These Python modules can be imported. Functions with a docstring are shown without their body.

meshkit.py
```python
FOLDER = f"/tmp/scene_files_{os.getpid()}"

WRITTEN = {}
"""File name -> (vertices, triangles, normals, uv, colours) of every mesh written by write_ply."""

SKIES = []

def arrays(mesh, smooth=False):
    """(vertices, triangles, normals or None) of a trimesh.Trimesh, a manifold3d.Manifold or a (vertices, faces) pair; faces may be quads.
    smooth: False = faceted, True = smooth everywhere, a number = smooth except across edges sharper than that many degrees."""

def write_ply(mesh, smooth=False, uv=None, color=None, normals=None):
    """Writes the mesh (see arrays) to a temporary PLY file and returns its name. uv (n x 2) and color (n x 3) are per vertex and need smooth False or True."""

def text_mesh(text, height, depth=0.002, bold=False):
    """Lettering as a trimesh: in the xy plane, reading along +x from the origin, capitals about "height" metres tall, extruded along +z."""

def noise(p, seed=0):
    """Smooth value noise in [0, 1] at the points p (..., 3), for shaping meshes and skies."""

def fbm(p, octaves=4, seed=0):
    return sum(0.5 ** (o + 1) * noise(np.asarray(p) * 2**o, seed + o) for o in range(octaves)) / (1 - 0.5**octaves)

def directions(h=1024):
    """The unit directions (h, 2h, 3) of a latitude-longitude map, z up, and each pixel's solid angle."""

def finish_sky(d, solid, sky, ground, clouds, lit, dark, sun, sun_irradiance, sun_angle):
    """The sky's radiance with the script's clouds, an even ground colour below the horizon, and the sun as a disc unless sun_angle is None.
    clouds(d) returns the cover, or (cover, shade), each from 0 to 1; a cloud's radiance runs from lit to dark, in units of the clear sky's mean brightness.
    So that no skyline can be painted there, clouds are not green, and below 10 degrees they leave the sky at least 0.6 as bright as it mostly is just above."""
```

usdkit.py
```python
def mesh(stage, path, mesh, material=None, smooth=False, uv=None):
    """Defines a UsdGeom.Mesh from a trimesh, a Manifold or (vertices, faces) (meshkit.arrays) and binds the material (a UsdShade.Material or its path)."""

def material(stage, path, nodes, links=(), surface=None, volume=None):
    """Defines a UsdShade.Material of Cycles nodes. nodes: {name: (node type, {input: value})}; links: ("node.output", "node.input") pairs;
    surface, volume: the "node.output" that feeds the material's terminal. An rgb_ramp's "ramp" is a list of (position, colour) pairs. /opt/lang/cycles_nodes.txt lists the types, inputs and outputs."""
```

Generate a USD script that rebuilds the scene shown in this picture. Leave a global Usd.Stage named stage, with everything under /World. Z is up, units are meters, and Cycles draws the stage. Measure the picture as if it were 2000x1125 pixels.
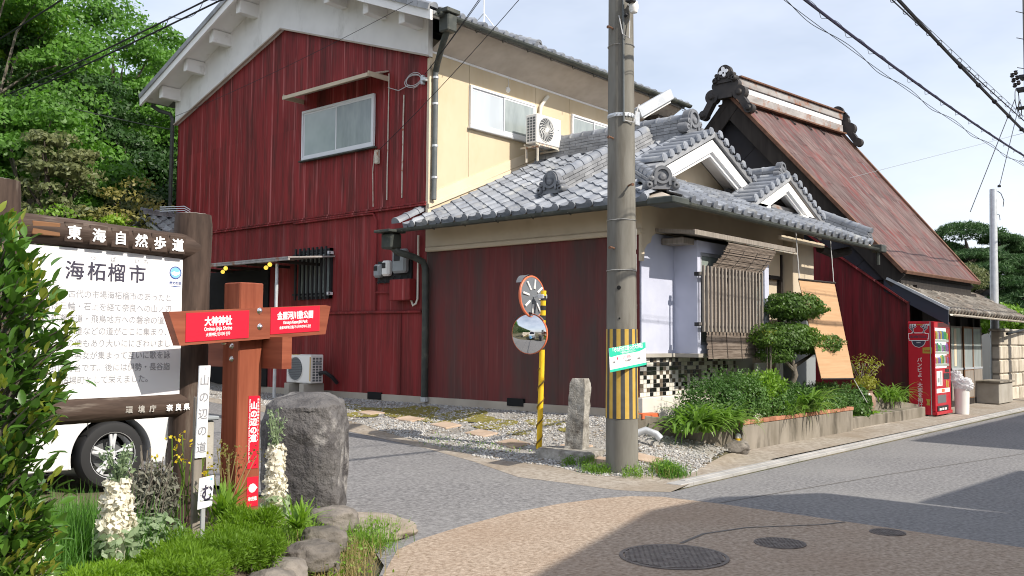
import math, glob, random
import numpy as np, trimesh, usdkit
from meshkit import noise, fbm
from pxr import Usd, UsdGeom, UsdLux, UsdShade, Gf, Sdf, Vt
from shapely.geometry import Polygon, Point, MultiPolygon
from shapely import box as sbox
from shapely import affinity, union_all

stage = Usd.Stage.CreateInMemory()
UsdGeom.Xform.Define(stage, '/World')
PI = math.pi
# ---------------------------------------------------------------- camera
cam = UsdGeom.Camera.Define(stage, '/World/camera')
cam.CreateFocalLengthAttr(32.4); cam.CreateHorizontalApertureAttr(36.0); cam.CreateVerticalApertureAttr(20.25)
_R = (0.65357764, -0.75682842, 0.00685646); _U = (-0.04877862, -0.03308025, 0.99826166); _F = (0.75528598, 0.65277595, 0.05853755)
cam.AddTransformOp().Set(Gf.Matrix4d(*_R, 0, *_U, 0, -_F[0], -_F[1], -_F[2], 0, 0, 0, 1.65, 1))
cam.CreateFStopAttr(0.0); cam.CreateClippingRangeAttr(Gf.Vec2f(0.05, 5000))
cam.CreateExposureAttr(0.6)
# ---------------------------------------------------------------- sky and sun
EL = math.radians(40); SX, SY = 0.12, -0.993
S = np.array([SX*math.cos(EL), SY*math.cos(EL), math.sin(EL)]); S /= np.linalg.norm(S)
skym = usdkit.material(stage, '/World/Looks/sky_air', {
    'sky': ('sky_texture', {'sky_type': 'single_scattering', 'sun_disc': False, 'sun_elevation': EL, 'sun_rotation': math.atan2(SX, SY), 'aerosol_density': 1.6, 'altitude': 100.0}),
    'tc': ('texture_coordinate', {}), 'mp': ('mapping', {'scale': (1.2, 1.2, 3.2)}),
    'nz': ('noise_texture', {'scale': 1.6, 'detail': 6.0, 'roughness': 0.55}),
    'rp': ('rgb_ramp', {'ramp': [(0.30, (0.30, 0.30, 0.30)), (0.75, (0.72, 0.72, 0.72))]}),
    'mx': ('mix_color', {'b': (8.1, 8.4, 9.2), 'use_clamp': False}),
    'bg': ('background_shader', {'strength': 0.105})},
    [('tc.generated', 'mp.vector'), ('mp.vector', 'nz.vector'), ('nz.fac', 'rp.fac'), ('rp.color', 'mx.fac'), ('sky.color', 'mx.a'), ('mx.result', 'bg.color')], surface='bg.background')
dome = UsdLux.DomeLight.Define(stage, '/World/sky')
UsdShade.MaterialBindingAPI.Apply(dome.GetPrim()).Bind(skym)
sun = UsdLux.DistantLight.Define(stage, '/World/sun')
sun.CreateIntensityAttr(1.0); sun.CreateAngleAttr(0.53); sun.CreateColorAttr(Gf.Vec3f(1.0, 0.93, 0.82)); sun.CreateNormalizeAttr(True)
_x = np.cross([0, 0, 1], S); _x /= np.linalg.norm(_x); _y = np.cross(S, _x)
sun.AddTransformOp().Set(Gf.Matrix4d(*_x, 0, *_y, 0, *S, 0, 0, 0, 50, 1))

# ---------------------------------------------------------------- object helpers
USED = {}
def path_for(parent, name):
    k = USED.get((parent, name), 0); USED[(parent, name)] = k + 1
    return f'{parent}/{name}' + (f'_{k:03d}' if k else '')
class T:                                   # a thing: an Xform at its base, parts below it
    def __init__(s, name, label, cat=None, base=(0, 0, 0), group=None, kind=None):
        s.path = path_for('/World', name); s.base = np.array(base, float)
        x = UsdGeom.Xform.Define(stage, s.path); x.AddTranslateOp().Set(Gf.Vec3d(*map(float, base)))
        tagp(x.GetPrim(), label, cat, group, kind); s.off = s.base
    def part(s, name, mesh, m, label=None, smooth=False, kind=None):
        p = path_for(s.path, name)
        v, f = arr(mesh)
        g = usdkit.mesh(stage, p, (v - s.off, f), m, smooth)
        if label: g.GetPrim().SetCustomDataByKey('label', label)
        if kind: g.GetPrim().SetCustomDataByKey('kind', kind)
        q = T.__new__(T); q.path = p; q.base = s.base; q.off = s.off
        return q
def tagp(p, label=None, cat=None, group=None, kind=None):
    for k, v in (('label', label), ('category', cat), ('group', group), ('kind', kind)):
        if v: p.SetCustomDataByKey(k, v)
def top(name, mesh, m, label=None, cat=None, group=None, kind=None, smooth=False):
    p = path_for('/World', name)
    g = usdkit.mesh(stage, p, arr(mesh), m, smooth); tagp(g.GetPrim(), label, cat, group, kind)
    q = T.__new__(T); q.path = p; q.base = np.zeros(3); q.off = np.zeros(3)
    return q
def copy_of(src, name, label, cat, pos, rot=0, group=None, scale=1):
    p = path_for('/World', name)
    x = UsdGeom.Xform.Define(stage, p)
    x.AddTranslateOp().Set(Gf.Vec3d(*map(float, pos))); x.AddRotateZOp().Set(float(rot))
    if scale != 1: x.AddScaleOp().Set(Gf.Vec3f(scale, scale, scale))
    x.GetPrim().GetReferences().AddInternalReference(src); tagp(x.GetPrim(), label, cat, group)
    x.GetPrim().SetInstanceable(True)

# ---------------------------------------------------------------- mesh helpers; a mesh is (vertices, triangles)
def arr(m):
    if isinstance(m, list): m = join(m)
    if isinstance(m, tuple):
        v, f = np.asarray(m[0], float), np.asarray(m[1], int)
        if f.ndim == 2 and f.shape[1] == 4: f = np.vstack([f[:, [0, 1, 2]], f[:, [0, 2, 3]]])
        return v, f
    return np.asarray(m.vertices, float), np.asarray(m.faces, int)
def join(ms):
    V, F, n = [], [], 0
    for m in ms:
        v, f = arr(m); V.append(v); F.append(f + n); n += len(v)
    return np.vstack(V), np.vstack(F)
_BF = np.array([[0, 2, 3, 1], [4, 5, 7, 6], [0, 1, 5, 4], [2, 6, 7, 3], [0, 4, 6, 2], [1, 3, 7, 5]])
def bx(x0, x1, y0, y1, z0, z1):
    x0, x1 = min(x0, x1), max(x0, x1); y0, y1 = min(y0, y1), max(y0, y1); z0, z1 = min(z0, z1), max(z0, z1)
    v = np.array([[x, y, z] for x in (x0, x1) for y in (y0, y1) for z in (z0, z1)], float)
    f = np.array([[0, 1, 3, 2], [4, 6, 7, 5], [0, 4, 5, 1], [2, 3, 7, 6], [0, 2, 6, 4], [1, 5, 7, 3]])
    return arr((v, f))
def cb(x0, x1, y0, y1, z0, z1, c=0.01):      # chamfered box
    x0, x1 = min(x0, x1), max(x0, x1); y0, y1 = min(y0, y1), max(y0, y1); z0, z1 = min(z0, z1), max(z0, z1)
    P = []
    for i, a in enumerate((x0, x1)):
        for j, b in enumerate((y0, y1)):
            for k, d in enumerate((z0, z1)):
                sx, sy, sz = 1 - 2*i, 1 - 2*j, 1 - 2*k
                P += [(a, b + sy*c, d + sz*c), (a + sx*c, b, d + sz*c), (a + sx*c, b + sy*c, d)]
    h = trimesh.convex.convex_hull(np.array(P)); return arr(h)
def obox(c, a, b, n, sa, sb, sn, ch=0):      # oriented box, half sizes
    m = bx(-sa, sa, -sb, sb, -sn, sn) if not ch else cb(-sa, sa, -sb, sb, -sn, sn, ch)
    return m[0] @ np.array([a, b, n], float) + np.asarray(c, float), m[1]
def frame(d, up=(0, 0, 1)):
    d = np.asarray(d, float); d = d/np.linalg.norm(d); up = np.asarray(up, float)
    if abs(d @ up) > .95: up = np.array([1., 0, 0])
    a = np.cross(up, d); a /= np.linalg.norm(a); return a, np.cross(d, a), d
def tube(pts, r, n=8, cap=True):
    P = np.asarray(pts, float); r = np.broadcast_to(np.asarray(r, float), (len(P),))
    t = np.gradient(P, axis=0); t /= np.linalg.norm(t, axis=1, keepdims=True) + 1e-12
    a, b, _ = frame(t[0]); V = []
    ang = np.arange(n)*2*PI/n
    for i in range(len(P)):
        a = a - t[i]*(a @ t[i]); a /= np.linalg.norm(a); b = np.cross(t[i], a)
        V.append(P[i] + r[i]*(np.cos(ang)[:, None]*a + np.sin(ang)[:, None]*b))
    V = np.vstack(V); F = []
    for i in range(len(P)-1):
        for j in range(n):
            k = (j+1) % n; F += [[i*n+j, i*n+k, (i+1)*n+k], [i*n+j, (i+1)*n+k, (i+1)*n+j]]
    if cap:
        c0, c1 = len(V), len(V)+1; V = np.vstack([V, P[0], P[-1]]); e = (len(P)-1)*n
        for j in range(n):
            k = (j+1) % n; F += [[c0, k, j], [c1, e+j, e+k]]
    return V, np.array(F)
def cyl(p0, p1, r, n=16, r1=None): return tube([p0, p1], [r, r if r1 is None else r1], n)
def lathe(prof, n=24, c=(0, 0, 0), axis=(0, 0, 1)):
    pr = np.asarray(prof, float); ang = np.arange(n)*2*PI/n; a, b, d = frame(axis)
    V = np.vstack([c + r*(np.cos(ang)[:, None]*a + np.sin(ang)[:, None]*b) + z*d for r, z in pr]); F = []
    for i in range(len(pr)-1):
        for j in range(n):
            k = (j+1) % n; F += [[i*n+j, i*n+k, (i+1)*n+k], [i*n+j, (i+1)*n+k, (i+1)*n+j]]
    return V, np.array(F)
def prism(poly, o, ux, uy, depth):           # polygon in the plane o,ux,uy, extruded along ux x uy
    g = poly if hasattr(poly, 'geom_type') else Polygon(poly)
    ux, uy = np.asarray(ux, float), np.asarray(uy, float); n = np.cross(ux, uy); ms = []
    for q in getattr(g, 'geoms', [g]):
        if q.is_empty or q.area < 1e-9: continue
        m = trimesh.creation.extrude_polygon(q, depth, engine='earcut'); v = np.asarray(m.vertices)
        ms.append((np.asarray(o, float) + v[:, :1]*ux + v[:, 1:2]*uy + v[:, 2:3]*n, np.asarray(m.faces)))
    return join(ms)
def quad(a, b, c, d): return np.array([a, b, c, d], float), np.array([[0, 1, 2], [0, 2, 3]])
def slab(corners, n, t):                     # quad thickened along -n
    v = np.array(corners, float); n = np.asarray(n, float); w = v - n*t
    return np.vstack([v, w]), np.array([[0,1,2],[0,2,3],[4,6,5],[4,7,6],[0,4,5],[0,5,1],[1,5,6],[1,6,2],[2,6,7],[2,7,3],[3,7,4],[3,4,0]])
def blob(c, r, seed=0, amp=.25, sub=3, fq=2.0, sq=1.0):
    m = trimesh.creation.icosphere(subdivisions=sub); v = np.asarray(m.vertices)
    d = 1 + amp*(fbm(v*fq + seed*7.3, 4, seed) - .5)*2
    v = v*d[:, None]
    if sq != 1: v = np.sign(v)*np.abs(v)**sq
    return v*np.asarray(r, float) + np.asarray(c, float), np.asarray(m.faces)
_FONT = {}
def text_poly(s, size=1.0, bold=0, font='Noto Sans CJK Regular.woff2', px=72):
    from PIL import Image, ImageDraw, ImageFont
    k = (font, px)
    if k not in _FONT: _FONT[k] = ImageFont.truetype(glob.glob('/opt/blender-*/*/datafiles/fonts/' + font)[0], px)
    f = _FONT[k]; x0, y0, x1, y1 = f.getbbox(s, anchor='ls', stroke_width=bold)
    im = Image.new('L', (int(x1-x0+8), int(y1-y0+8))); ImageDraw.Draw(im).text((4-x0, 4-y0), s, 255, f, anchor='ls', stroke_width=bold)
    on = np.pad(np.asarray(im) > 127, ((0, 0), (1, 1))).astype(np.int8)
    rows, st = np.nonzero(np.diff(on, axis=1) == 1); en = np.nonzero(np.diff(on, axis=1) == -1)[1]
    g = union_all(sbox(st, -rows-1, en, -rows)).buffer(.5).buffer(-.5).simplify(.75); q = size/px
    return affinity.affine_transform(g, [q, 0, 0, q, -4*q, (4-y0)*q]), (x1-x0)*q
def text(s, size, o, ux, uy, bold=0, align='l', width=None, depth=.0012, squeeze=1.0):
    g, w = text_poly(s, size, bold); sx = squeeze
    if width: sx = width/w
    x = {'l': 0, 'c': -w*sx/2, 'r': -w*sx}[align]
    g = affinity.affine_transform(g, [sx, 0, 0, 1, x, 0])
    return prism(g, o, ux, uy, depth)
def vtext(s, size, o, ux, uy, bold=0, pitch=1.05, depth=.0012, rot=''):
    ms = []
    for i, ch in enumerate(s):
        if ch in ' 　': continue
        g, w = text_poly(ch, size, bold); mn = g.bounds; g = affinity.translate(g, -(mn[0]+mn[2])/2, -size*.36)
        if ch in 'ー－～': g = affinity.rotate(g, -90, origin=(0, 0))
        if ch in '、。': g = affinity.translate(g, size*.25, size*.35)
        ms.append(prism(affinity.translate(g, 0, -i*pitch*size), o, ux, uy, depth))
    return join(ms)
X3, Y3, Z3 = np.eye(3)
FY = ((1, 0, 0), (0, 0, 1))                  # faces -y
FX = ((0, -1, 0), (0, 0, 1))                 # faces -x
def leaves(P, size, rng, nrm=None, tilt=.6, w=.5, fold=False):
    """Leaf-sized quads at the points P."""
    n = len(P); d = rng.normal(size=(n, 3))
    if nrm is not None: d = d*tilt + nrm
    d /= np.linalg.norm(d, axis=1, keepdims=True) + 1e-9
    t = rng.normal(size=(n, 3)); t -= d*(t*d).sum(1, keepdims=True); t /= np.linalg.norm(t, axis=1, keepdims=True) + 1e-9
    b = np.cross(d, t); L = (np.asarray(size)*rng.uniform(.7, 1.25, n))[:, None]
    V = np.stack([P - t*L*.5, P + b*L*w*.5 - t*L*.05, P + t*L*.5, P - b*L*w*.5 - t*L*.05], 1).reshape(-1, 3)
    i = np.arange(n)[:, None]*4
    return V, np.vstack([i + [0, 1, 2], i + [0, 2, 3]])
def arching(P, L, rng, w=.04, seg=7, a0=(5, 55), bend=(70, 130)):
    n = len(P); az = rng.uniform(0, 2*PI, n); h = np.stack([np.cos(az), np.sin(az), 0*az], 1); s = np.stack([-np.sin(az), np.cos(az), 0*az], 1)
    th0 = np.radians(rng.uniform(*a0, n)); k = np.radians(rng.uniform(*bend, n)); L = L*rng.uniform(.65, 1.15, n); c = np.array(P, float); R = []
    for i in range(seg+1):
        t = i/seg; ww = w*(.7+.3*min(1, t*4))*(1 - .9*t**3); th = th0 + k*t; up = np.stack([-h[:, 0]*np.cos(th), -h[:, 1]*np.cos(th), np.sin(th)], 1)
        R += [c - s*ww/2 + up*ww*.12, c, c + s*ww/2 + up*ww*.12]; ds = (L/seg)[:, None]; c = c + (h*np.sin(th)[:, None] + np.array([0, 0, 1.])*np.cos(th)[:, None])*ds
    V = np.stack(R, 1).reshape(-1, 3); m = 3*(seg+1); i0 = np.arange(n)[:, None]*m; F = []
    for q in range(seg):
        for j in (0, 1): b = 3*q+j; F += [i0 + [b, b+1, b+4], i0 + [b, b+4, b+3]]
    return V, np.vstack(F)
def blades(P, L, rng, w=.012, lean=.5, droop=.4, seg=3, up=None):
    """Curving strap leaves rooted at P."""
    n = len(P); az = rng.uniform(0, 2*PI, n); ln = rng.uniform(.1, 1, n)*lean; L = np.broadcast_to(L, (n,))*rng.uniform(.7, 1.15, n)
    h = np.stack([np.cos(az), np.sin(az), 0*az], 1); s = np.stack([-np.sin(az), np.cos(az), 0*az], 1); R = []
    for k in range(seg+1):
        t = k/seg; out = (ln*t + droop*ln*t*t)*L; z = L*(t - .55*droop*t*t*(ln/lean if lean else 0)*1.6 - .25*ln*t)
        c = P + h*out[:, None]; c = c + np.stack([0*z, 0*z, z], 1); ww = w*(1 - .85*t**2)
        R += [c - s*ww/2, c + s*ww/2]
    V = np.stack(R, 1).reshape(-1, 3); m = 2*(seg+1); i = np.arange(n)[:, None]*m; F = []
    for k in range(seg): F += [i + [2*k, 2*k+1, 2*k+3], i + [2*k, 2*k+3, 2*k+2]]
    return V, np.vstack(F)

# ---------------------------------------------------------------- materials
def lk(name): return '/World/Looks/' + name
def mat(name, c, c2=None, sc=(1, 1, 1), ns=4, det=4, lo=.35, hi=.65, rough=.75, metal=0, bump=0, bsc=(40, 40, 40), bdet=3, bd=.01, rnd=0, spec=.35, c3=None, sc3=(1, 1, 1), ns3=2, lo3=.55, hi3=.7, k3=1.0, coat=0, obj=False, emis=None, rr=None):
    n = {'g': ('geometry', {}), 'p': ('principled_bsdf', {'roughness': rough, 'metallic': metal, 'specular_ior_level': spec, 'coat_weight': coat, 'base_color': c})}; l = []
    pos = 'g.position'
    if obj: n['tc'] = ('texture_coordinate', {}); pos = 'tc.object'
    col = None
    if c2 is not None:
        n['m'] = ('mapping', {'scale': sc}); n['z'] = ('noise_texture', {'scale': ns, 'detail': det, 'roughness': .6}); n['r'] = ('rgb_ramp', {'ramp': [(lo, c), (hi, c2)]})
        l += [(pos, 'm.vector'), ('m.vector', 'z.vector'), ('z.fac', 'r.fac')]; col = 'r.color'
        if c3 is not None:
            n['m3'] = ('mapping', {'scale': sc3}); n['z3'] = ('noise_texture', {'scale': ns3, 'detail': 5.0, 'roughness': .65}); n['r3'] = ('rgb_ramp', {'ramp': [(lo3, (0, 0, 0)), (hi3, (k3, k3, k3))]})
            n['x3'] = ('mix_color', {'b': c3}); l += [(pos, 'm3.vector'), ('m3.vector', 'z3.vector'), ('z3.fac', 'r3.fac'), ('r3.color', 'x3.fac'), (col, 'x3.a')]; col = 'x3.result'
        if rr:
            n['rm'] = ('map_range', {'from_min': lo, 'from_max': hi, 'to_min': rr[0], 'to_max': rr[1]}); l += [('z.fac', 'rm.value'), ('rm.result', 'p.roughness')]
    if rnd:
        n['oi'] = ('object_info', {}); n['ma'] = ('math', {'math_type': 'multiply_add', 'value2': 2*rnd, 'value3': 1-rnd}); n['h'] = ('hsv', {'color': c})
        l += [('oi.random', 'ma.value1'), ('ma.value', 'h.value')]
        if col: l.append((col, 'h.color'))
        col = 'h.color'
    if col: l.append((col, 'p.base_color'))
    if bump:
        n['mb'] = ('mapping', {'scale': bsc}); n['zb'] = ('noise_texture', {'scale': 1.0, 'detail': float(bdet), 'roughness': .6}); n['b'] = ('bump', {'strength': bump, 'distance': bd})
        l += [(pos, 'mb.vector'), ('mb.vector', 'zb.vector'), ('zb.fac', 'b.height'), ('b.normal', 'p.normal')]
    if emis: n['p'][1].update(emission_color=emis[0], emission_strength=emis[1])
    return usdkit.material(stage, lk(name), n, l, surface='p.BSDF')
def leafmat(name, cs, trans=.35, rough=.5, tcol=None, spec=.35, gain=1.7):
    cs = [tuple(min(.85, gain*q) for q in c) for c in cs]
    k = len(cs); ramp = [(i/(k-1), c) for i, c in enumerate(cs)]
    tcol = tcol or tuple(min(1, 1.6*x) for x in cs[-1])
    n = {'g': ('geometry', {}), 'r': ('rgb_ramp', {'ramp': ramp}), 'nz': ('noise_texture', {'scale': .9, 'detail': 2.0}), 'ad': ('math', {'math_type': 'multiply_add', 'value2': .55, 'value3': 0.0}),
         'ad2': ('math', {'math_type': 'multiply_add', 'value2': .9, 'value3': -.17}), 'sm': ('math', {'math_type': 'add', 'use_clamp': True}),
         'p': ('principled_bsdf', {'roughness': rough, 'specular_ior_level': spec}), 't': ('translucent_bsdf', {}), 'hs': ('hsv', {'value': 1.5, 'saturation': 1.1}), 'x': ('mix_closure', {'fac': trans})}
    l = [('g.random_per_island', 'ad.value1'), ('g.position', 'nz.vector'), ('nz.fac', 'ad2.value1'), ('ad.value', 'sm.value1'), ('ad2.value', 'sm.value2'), ('sm.value', 'r.fac'), ('r.color', 'p.base_color'), ('r.color', 'hs.color'), ('hs.color', 't.color'), ('p.BSDF', 'x.closure1'), ('t.BSDF', 'x.closure2')]
    return usdkit.material(stage, lk(name), n, l, surface='x.closure')
def redmat(name, base, dark, pale, off, per, axis='y', palew=.75, dirt=None):
    """Red painted sheet: upright brush of dark grime and pale worn streaks, worn paler where two sheets lap."""
    n = {'g': ('geometry', {}), 'm1': ('mapping', {'scale': (3.6, 3.6, .42)}), 'z1': ('noise_texture', {'scale': 1.3, 'detail': 5.0, 'roughness': .65}), 'r1': ('rgb_ramp', {'ramp': [(.38, dark), (.56, base)]}),
         'm2': ('mapping', {'scale': (26, 26, .5)}), 'z2': ('noise_texture', {'scale': 1.0, 'detail': 3.0, 'roughness': .6}), 'r2': ('rgb_ramp', {'ramp': [(.56, (0, 0, 0)), (.74, (.55, .55, .55))]}), 'x2': ('mix_color', {'b': pale}),
         's': ('separate_xyz', {}), 'ph': ('math', {'math_type': 'multiply_add', 'value2': 1/per, 'value3': -off/per + 50}), 'fr': ('math', {'math_type': 'fraction'}), 'ed': ('rgb_ramp', {'ramp': [(0, (1, 1, 1)), (.05, (1, 1, 1)), (.11, (0, 0, 0)), (1, (0, 0, 0))]}),
         'm3': ('mapping', {'scale': (2.2, 2.2, .7)}), 'z3': ('noise_texture', {'scale': 1.0, 'detail': 4.0}), 'r3': ('rgb_ramp', {'ramp': [(.42, (0, 0, 0)), (.56, (palew, palew, palew))]}), 'mu': ('mix_color', {'blend_type': 'multiply', 'fac': 1.0}), 'x3': ('mix_color', {'b': pale}),
         'p': ('principled_bsdf', {'roughness': .62, 'specular_ior_level': .3})}
    l = [('g.position', 'm1.vector'), ('m1.vector', 'z1.vector'), ('z1.fac', 'r1.fac'), ('g.position', 'm2.vector'), ('m2.vector', 'z2.vector'), ('z2.fac', 'r2.fac'), ('r2.color', 'x2.fac'), ('r1.color', 'x2.a'),
         ('g.position', 's.vector'), ('s.' + axis, 'ph.value1'), ('ph.value', 'fr.value1'), ('fr.value', 'ed.fac'), ('g.position', 'm3.vector'), ('m3.vector', 'z3.vector'), ('z3.fac', 'r3.fac'), ('ed.color', 'mu.a'), ('r3.color', 'mu.b'), ('mu.result', 'x3.fac'), ('x2.result', 'x3.a')]
    col = 'x3.result'
    if dirt:
        n['m4'] = ('mapping', {'scale': (1.1, 1.1, .28)}); n['z4'] = ('noise_texture', {'scale': 1.0, 'detail': 5.0, 'roughness': .6}); n['r4'] = ('rgb_ramp', {'ramp': [(dirt[1], (0, 0, 0)), (dirt[2], (1, 1, 1))]}); n['x4'] = ('mix_color', {'b': dirt[0]})
        l += [('g.position', 'm4.vector'), ('m4.vector', 'z4.vector'), ('z4.fac', 'r4.fac'), ('r4.color', 'x4.fac'), (col, 'x4.a')]; col = 'x4.result'
    n['oi'] = ('object_info', {}); n['ma'] = ('math', {'math_type': 'multiply_add', 'value2': .24, 'value3': .87}); n['hv'] = ('hsv', {}); l += [('oi.random', 'ma.value1'), ('ma.value', 'hv.value'), (col, 'hv.color')]; col = 'hv.color'
    l.append((col, 'p.base_color'))
    return usdkit.material(stage, lk(name), n, l, surface='p.BSDF')
def glassmat(name, tint=(.8, .85, .85), fac=None):
    return usdkit.material(stage, lk(name), {'f': ('fresnel', {'IOR': 1.5}), 'a': ('math', {'math_type': 'multiply_add', 'value2': 1.0, 'value3': .06}), 't': ('transparent_bsdf', {'color': tint}), 'g': ('glossy_bsdf', {'color': (1, 1, 1), 'roughness': .03}), 'x': ('mix_closure', {})},
        [('f.fac', 'a.value1'), ('a.value', 'x.fac'), ('t.BSDF', 'x.closure1'), ('g.BSDF', 'x.closure2')], surface='x.closure')

M = {}
M['asphalt'] = mat('asphalt', (.08, .078, .08), (.28, .273, .274), sc=(24, 24, 24), ns=1.0, det=5, lo=.28, hi=.72, rough=.88, bump=.6, bsc=(60, 60, 60), bd=.008, c3=(.24, .235, .23), ns3=.35, lo3=.42, hi3=.68, k3=.6)
M['asphalt_old'] = mat('asphalt_old', (.12, .12, .12), (.18, .178, .175), ns=.4, det=8, lo=.3, hi=.7, rough=.9, bump=.5, bsc=(110, 110, 110), bd=.006, c3=(.21, .205, .195), sc3=(50, 50, 50), ns3=1.2, lo3=.58, hi3=.75)
M['tan'] = mat('tan_pavement', (.2, .145, .1), (.47, .38, .3), sc=(26, 26, 26), ns=1.0, det=5, lo=.3, hi=.7, rough=.85, bump=.8, bsc=(60, 60, 60), bd=.008, c3=(.27, .185, .125), ns3=.6, lo3=.45, hi3=.75, k3=.55)
M['patch'] = mat('asphalt_patch', (.15, .138, .126), (.2, .185, .17), ns=.8, det=8, rough=.88, bump=.5, bsc=(120, 120, 120), bd=.005)
M['concrete'] = mat('old_concrete', (.2, .165, .13), (.4, .36, .31), sc=(16, 16, 16), ns=1.0, det=6, lo=.3, hi=.7, rough=.9, bump=.6, bsc=(45, 45, 45), bd=.008, c3=(.22, .175, .125), ns3=1.0, lo3=.45, hi3=.68, k3=.75)
M['concrete_dark'] = mat('stained_concrete', (.15, .13, .1), (.27, .24, .2), sc=(1, 1, .35), ns=2.2, det=7, rough=.9, bump=.5, bsc=(40, 40, 40), bd=.006, c3=(.07, .06, .045), sc3=(2.5, 2.5, .6), ns3=1.3, lo3=.52, hi3=.7)
M['foundation'] = mat('foundation_render', (.33, .285, .23), (.42, .375, .31), ns=1.3, det=6, rough=.9, bump=.25, bsc=(30, 30, 30), bd=.004)
M['foundation_white'] = mat('foundation_pale', (.6, .55, .49), (.68, .64, .58), ns=1.3, det=6, rough=.9, bump=.2)
M['gutter_conc'] = mat('channel_concrete', (.3, .295, .285), (.4, .39, .38), ns=2.0, det=6, rough=.85, bump=.3)
M['soil'] = mat('soil', (.07, .05, .034), (.13, .1, .07), ns=4, det=8, rough=.95, bump=.8, bsc=(18, 18, 18), bd=.03)
M['land'] = mat('land', (.06, .06, .03), (.14, .12, .075), ns=.6, det=8, rough=.95, bump=.5, bsc=(8, 8, 8), bd=.03)
M['gravel_bed'] = mat('gravel_bed', (.27, .25, .225), (.42, .405, .38), sc=(30, 26, 26), ns=1.2, det=4, rough=.9, bump=1.0, bsc=(55, 55, 55), bd=.02, c3=(.17, .14, .1), ns3=1.1, lo3=.52, hi3=.72)
for i, c in enumerate([(.4, .39, .375), (.3, .295, .285), (.24, .205, .165)]): M[f'pebble{i}'] = mat(f'pebble_{i}', c, rnd=.3, rough=.85)
M['moss'] = mat('moss', (.17, .155, .035), (.27, .23, .06), ns=9, det=6, rough=1, bump=1, bsc=(60, 60, 60), bd=.02)
M['terracotta'] = mat('terracotta', (.36, .265, .19), (.47, .365, .28), ns=3, det=6, rough=.85, rnd=.12, bump=.3)
M['red_gable'] = redmat('red_gable', (.225, .021, .022), (.105, .017, .015), (.42, .13, .125), 12.4, .42)
M['red_low'] = redmat('red_low', (.215, .022, .023), (.125, .017, .016), (.34, .11, .105), 12.4, .9, palew=.3)
M['red_wing'] = redmat('red_wing', (.145, .03, .029), (.105, .027, .026), (.21, .09, .08), 12.4, .76, palew=.15, dirt=((.075, .045, .04), .44, .64))
M['red_lean'] = redmat('red_lean', (.17, .014, .02), (.09, .013, .015), (.16, .05, .05), 7, .8, palew=.1, dirt=((.05, .035, .03), .5, .7))
M['plaster_grey'] = mat('gable_plaster', (.72, .71, .7), (.8, .79, .78), ns=1.5, det=8, rough=.9, bump=.2, bsc=(60, 60, 60), bd=.003, c3=(.55, .54, .52), sc3=(1.5, 1.5, .8), ns3=1.4, lo3=.54, hi3=.76)
M['white_wood'] = mat('white_painted', (.76, .75, .735), (.82, .81, .8), sc=(1, 1, 1), ns=2, det=6, rough=.8, c3=(.5, .48, .46), ns3=2, lo3=.58, hi3=.76)
M['yellow_wall'] = mat('yellow_render', (.54, .44, .3), (.585, .485, .34), sc=(.8, .8, .5), ns=1.1, det=5, rough=.85, c3=(.5, .385, .235), sc3=(1, 1, .4), ns3=1.4, lo3=.5, hi3=.8)
M['soffit'] = mat('brown_soffit', (.4, .345, .29), (.48, .42, .36), ns=2.5, det=6, rough=.9)
M['beige_wall'] = mat('beige_render', (.47, .4, .3), (.56, .48, .365), ns=1.3, det=6, rough=.9, c3=(.4, .33, .24), ns3=1.3, lo3=.52, hi3=.76)
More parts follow.
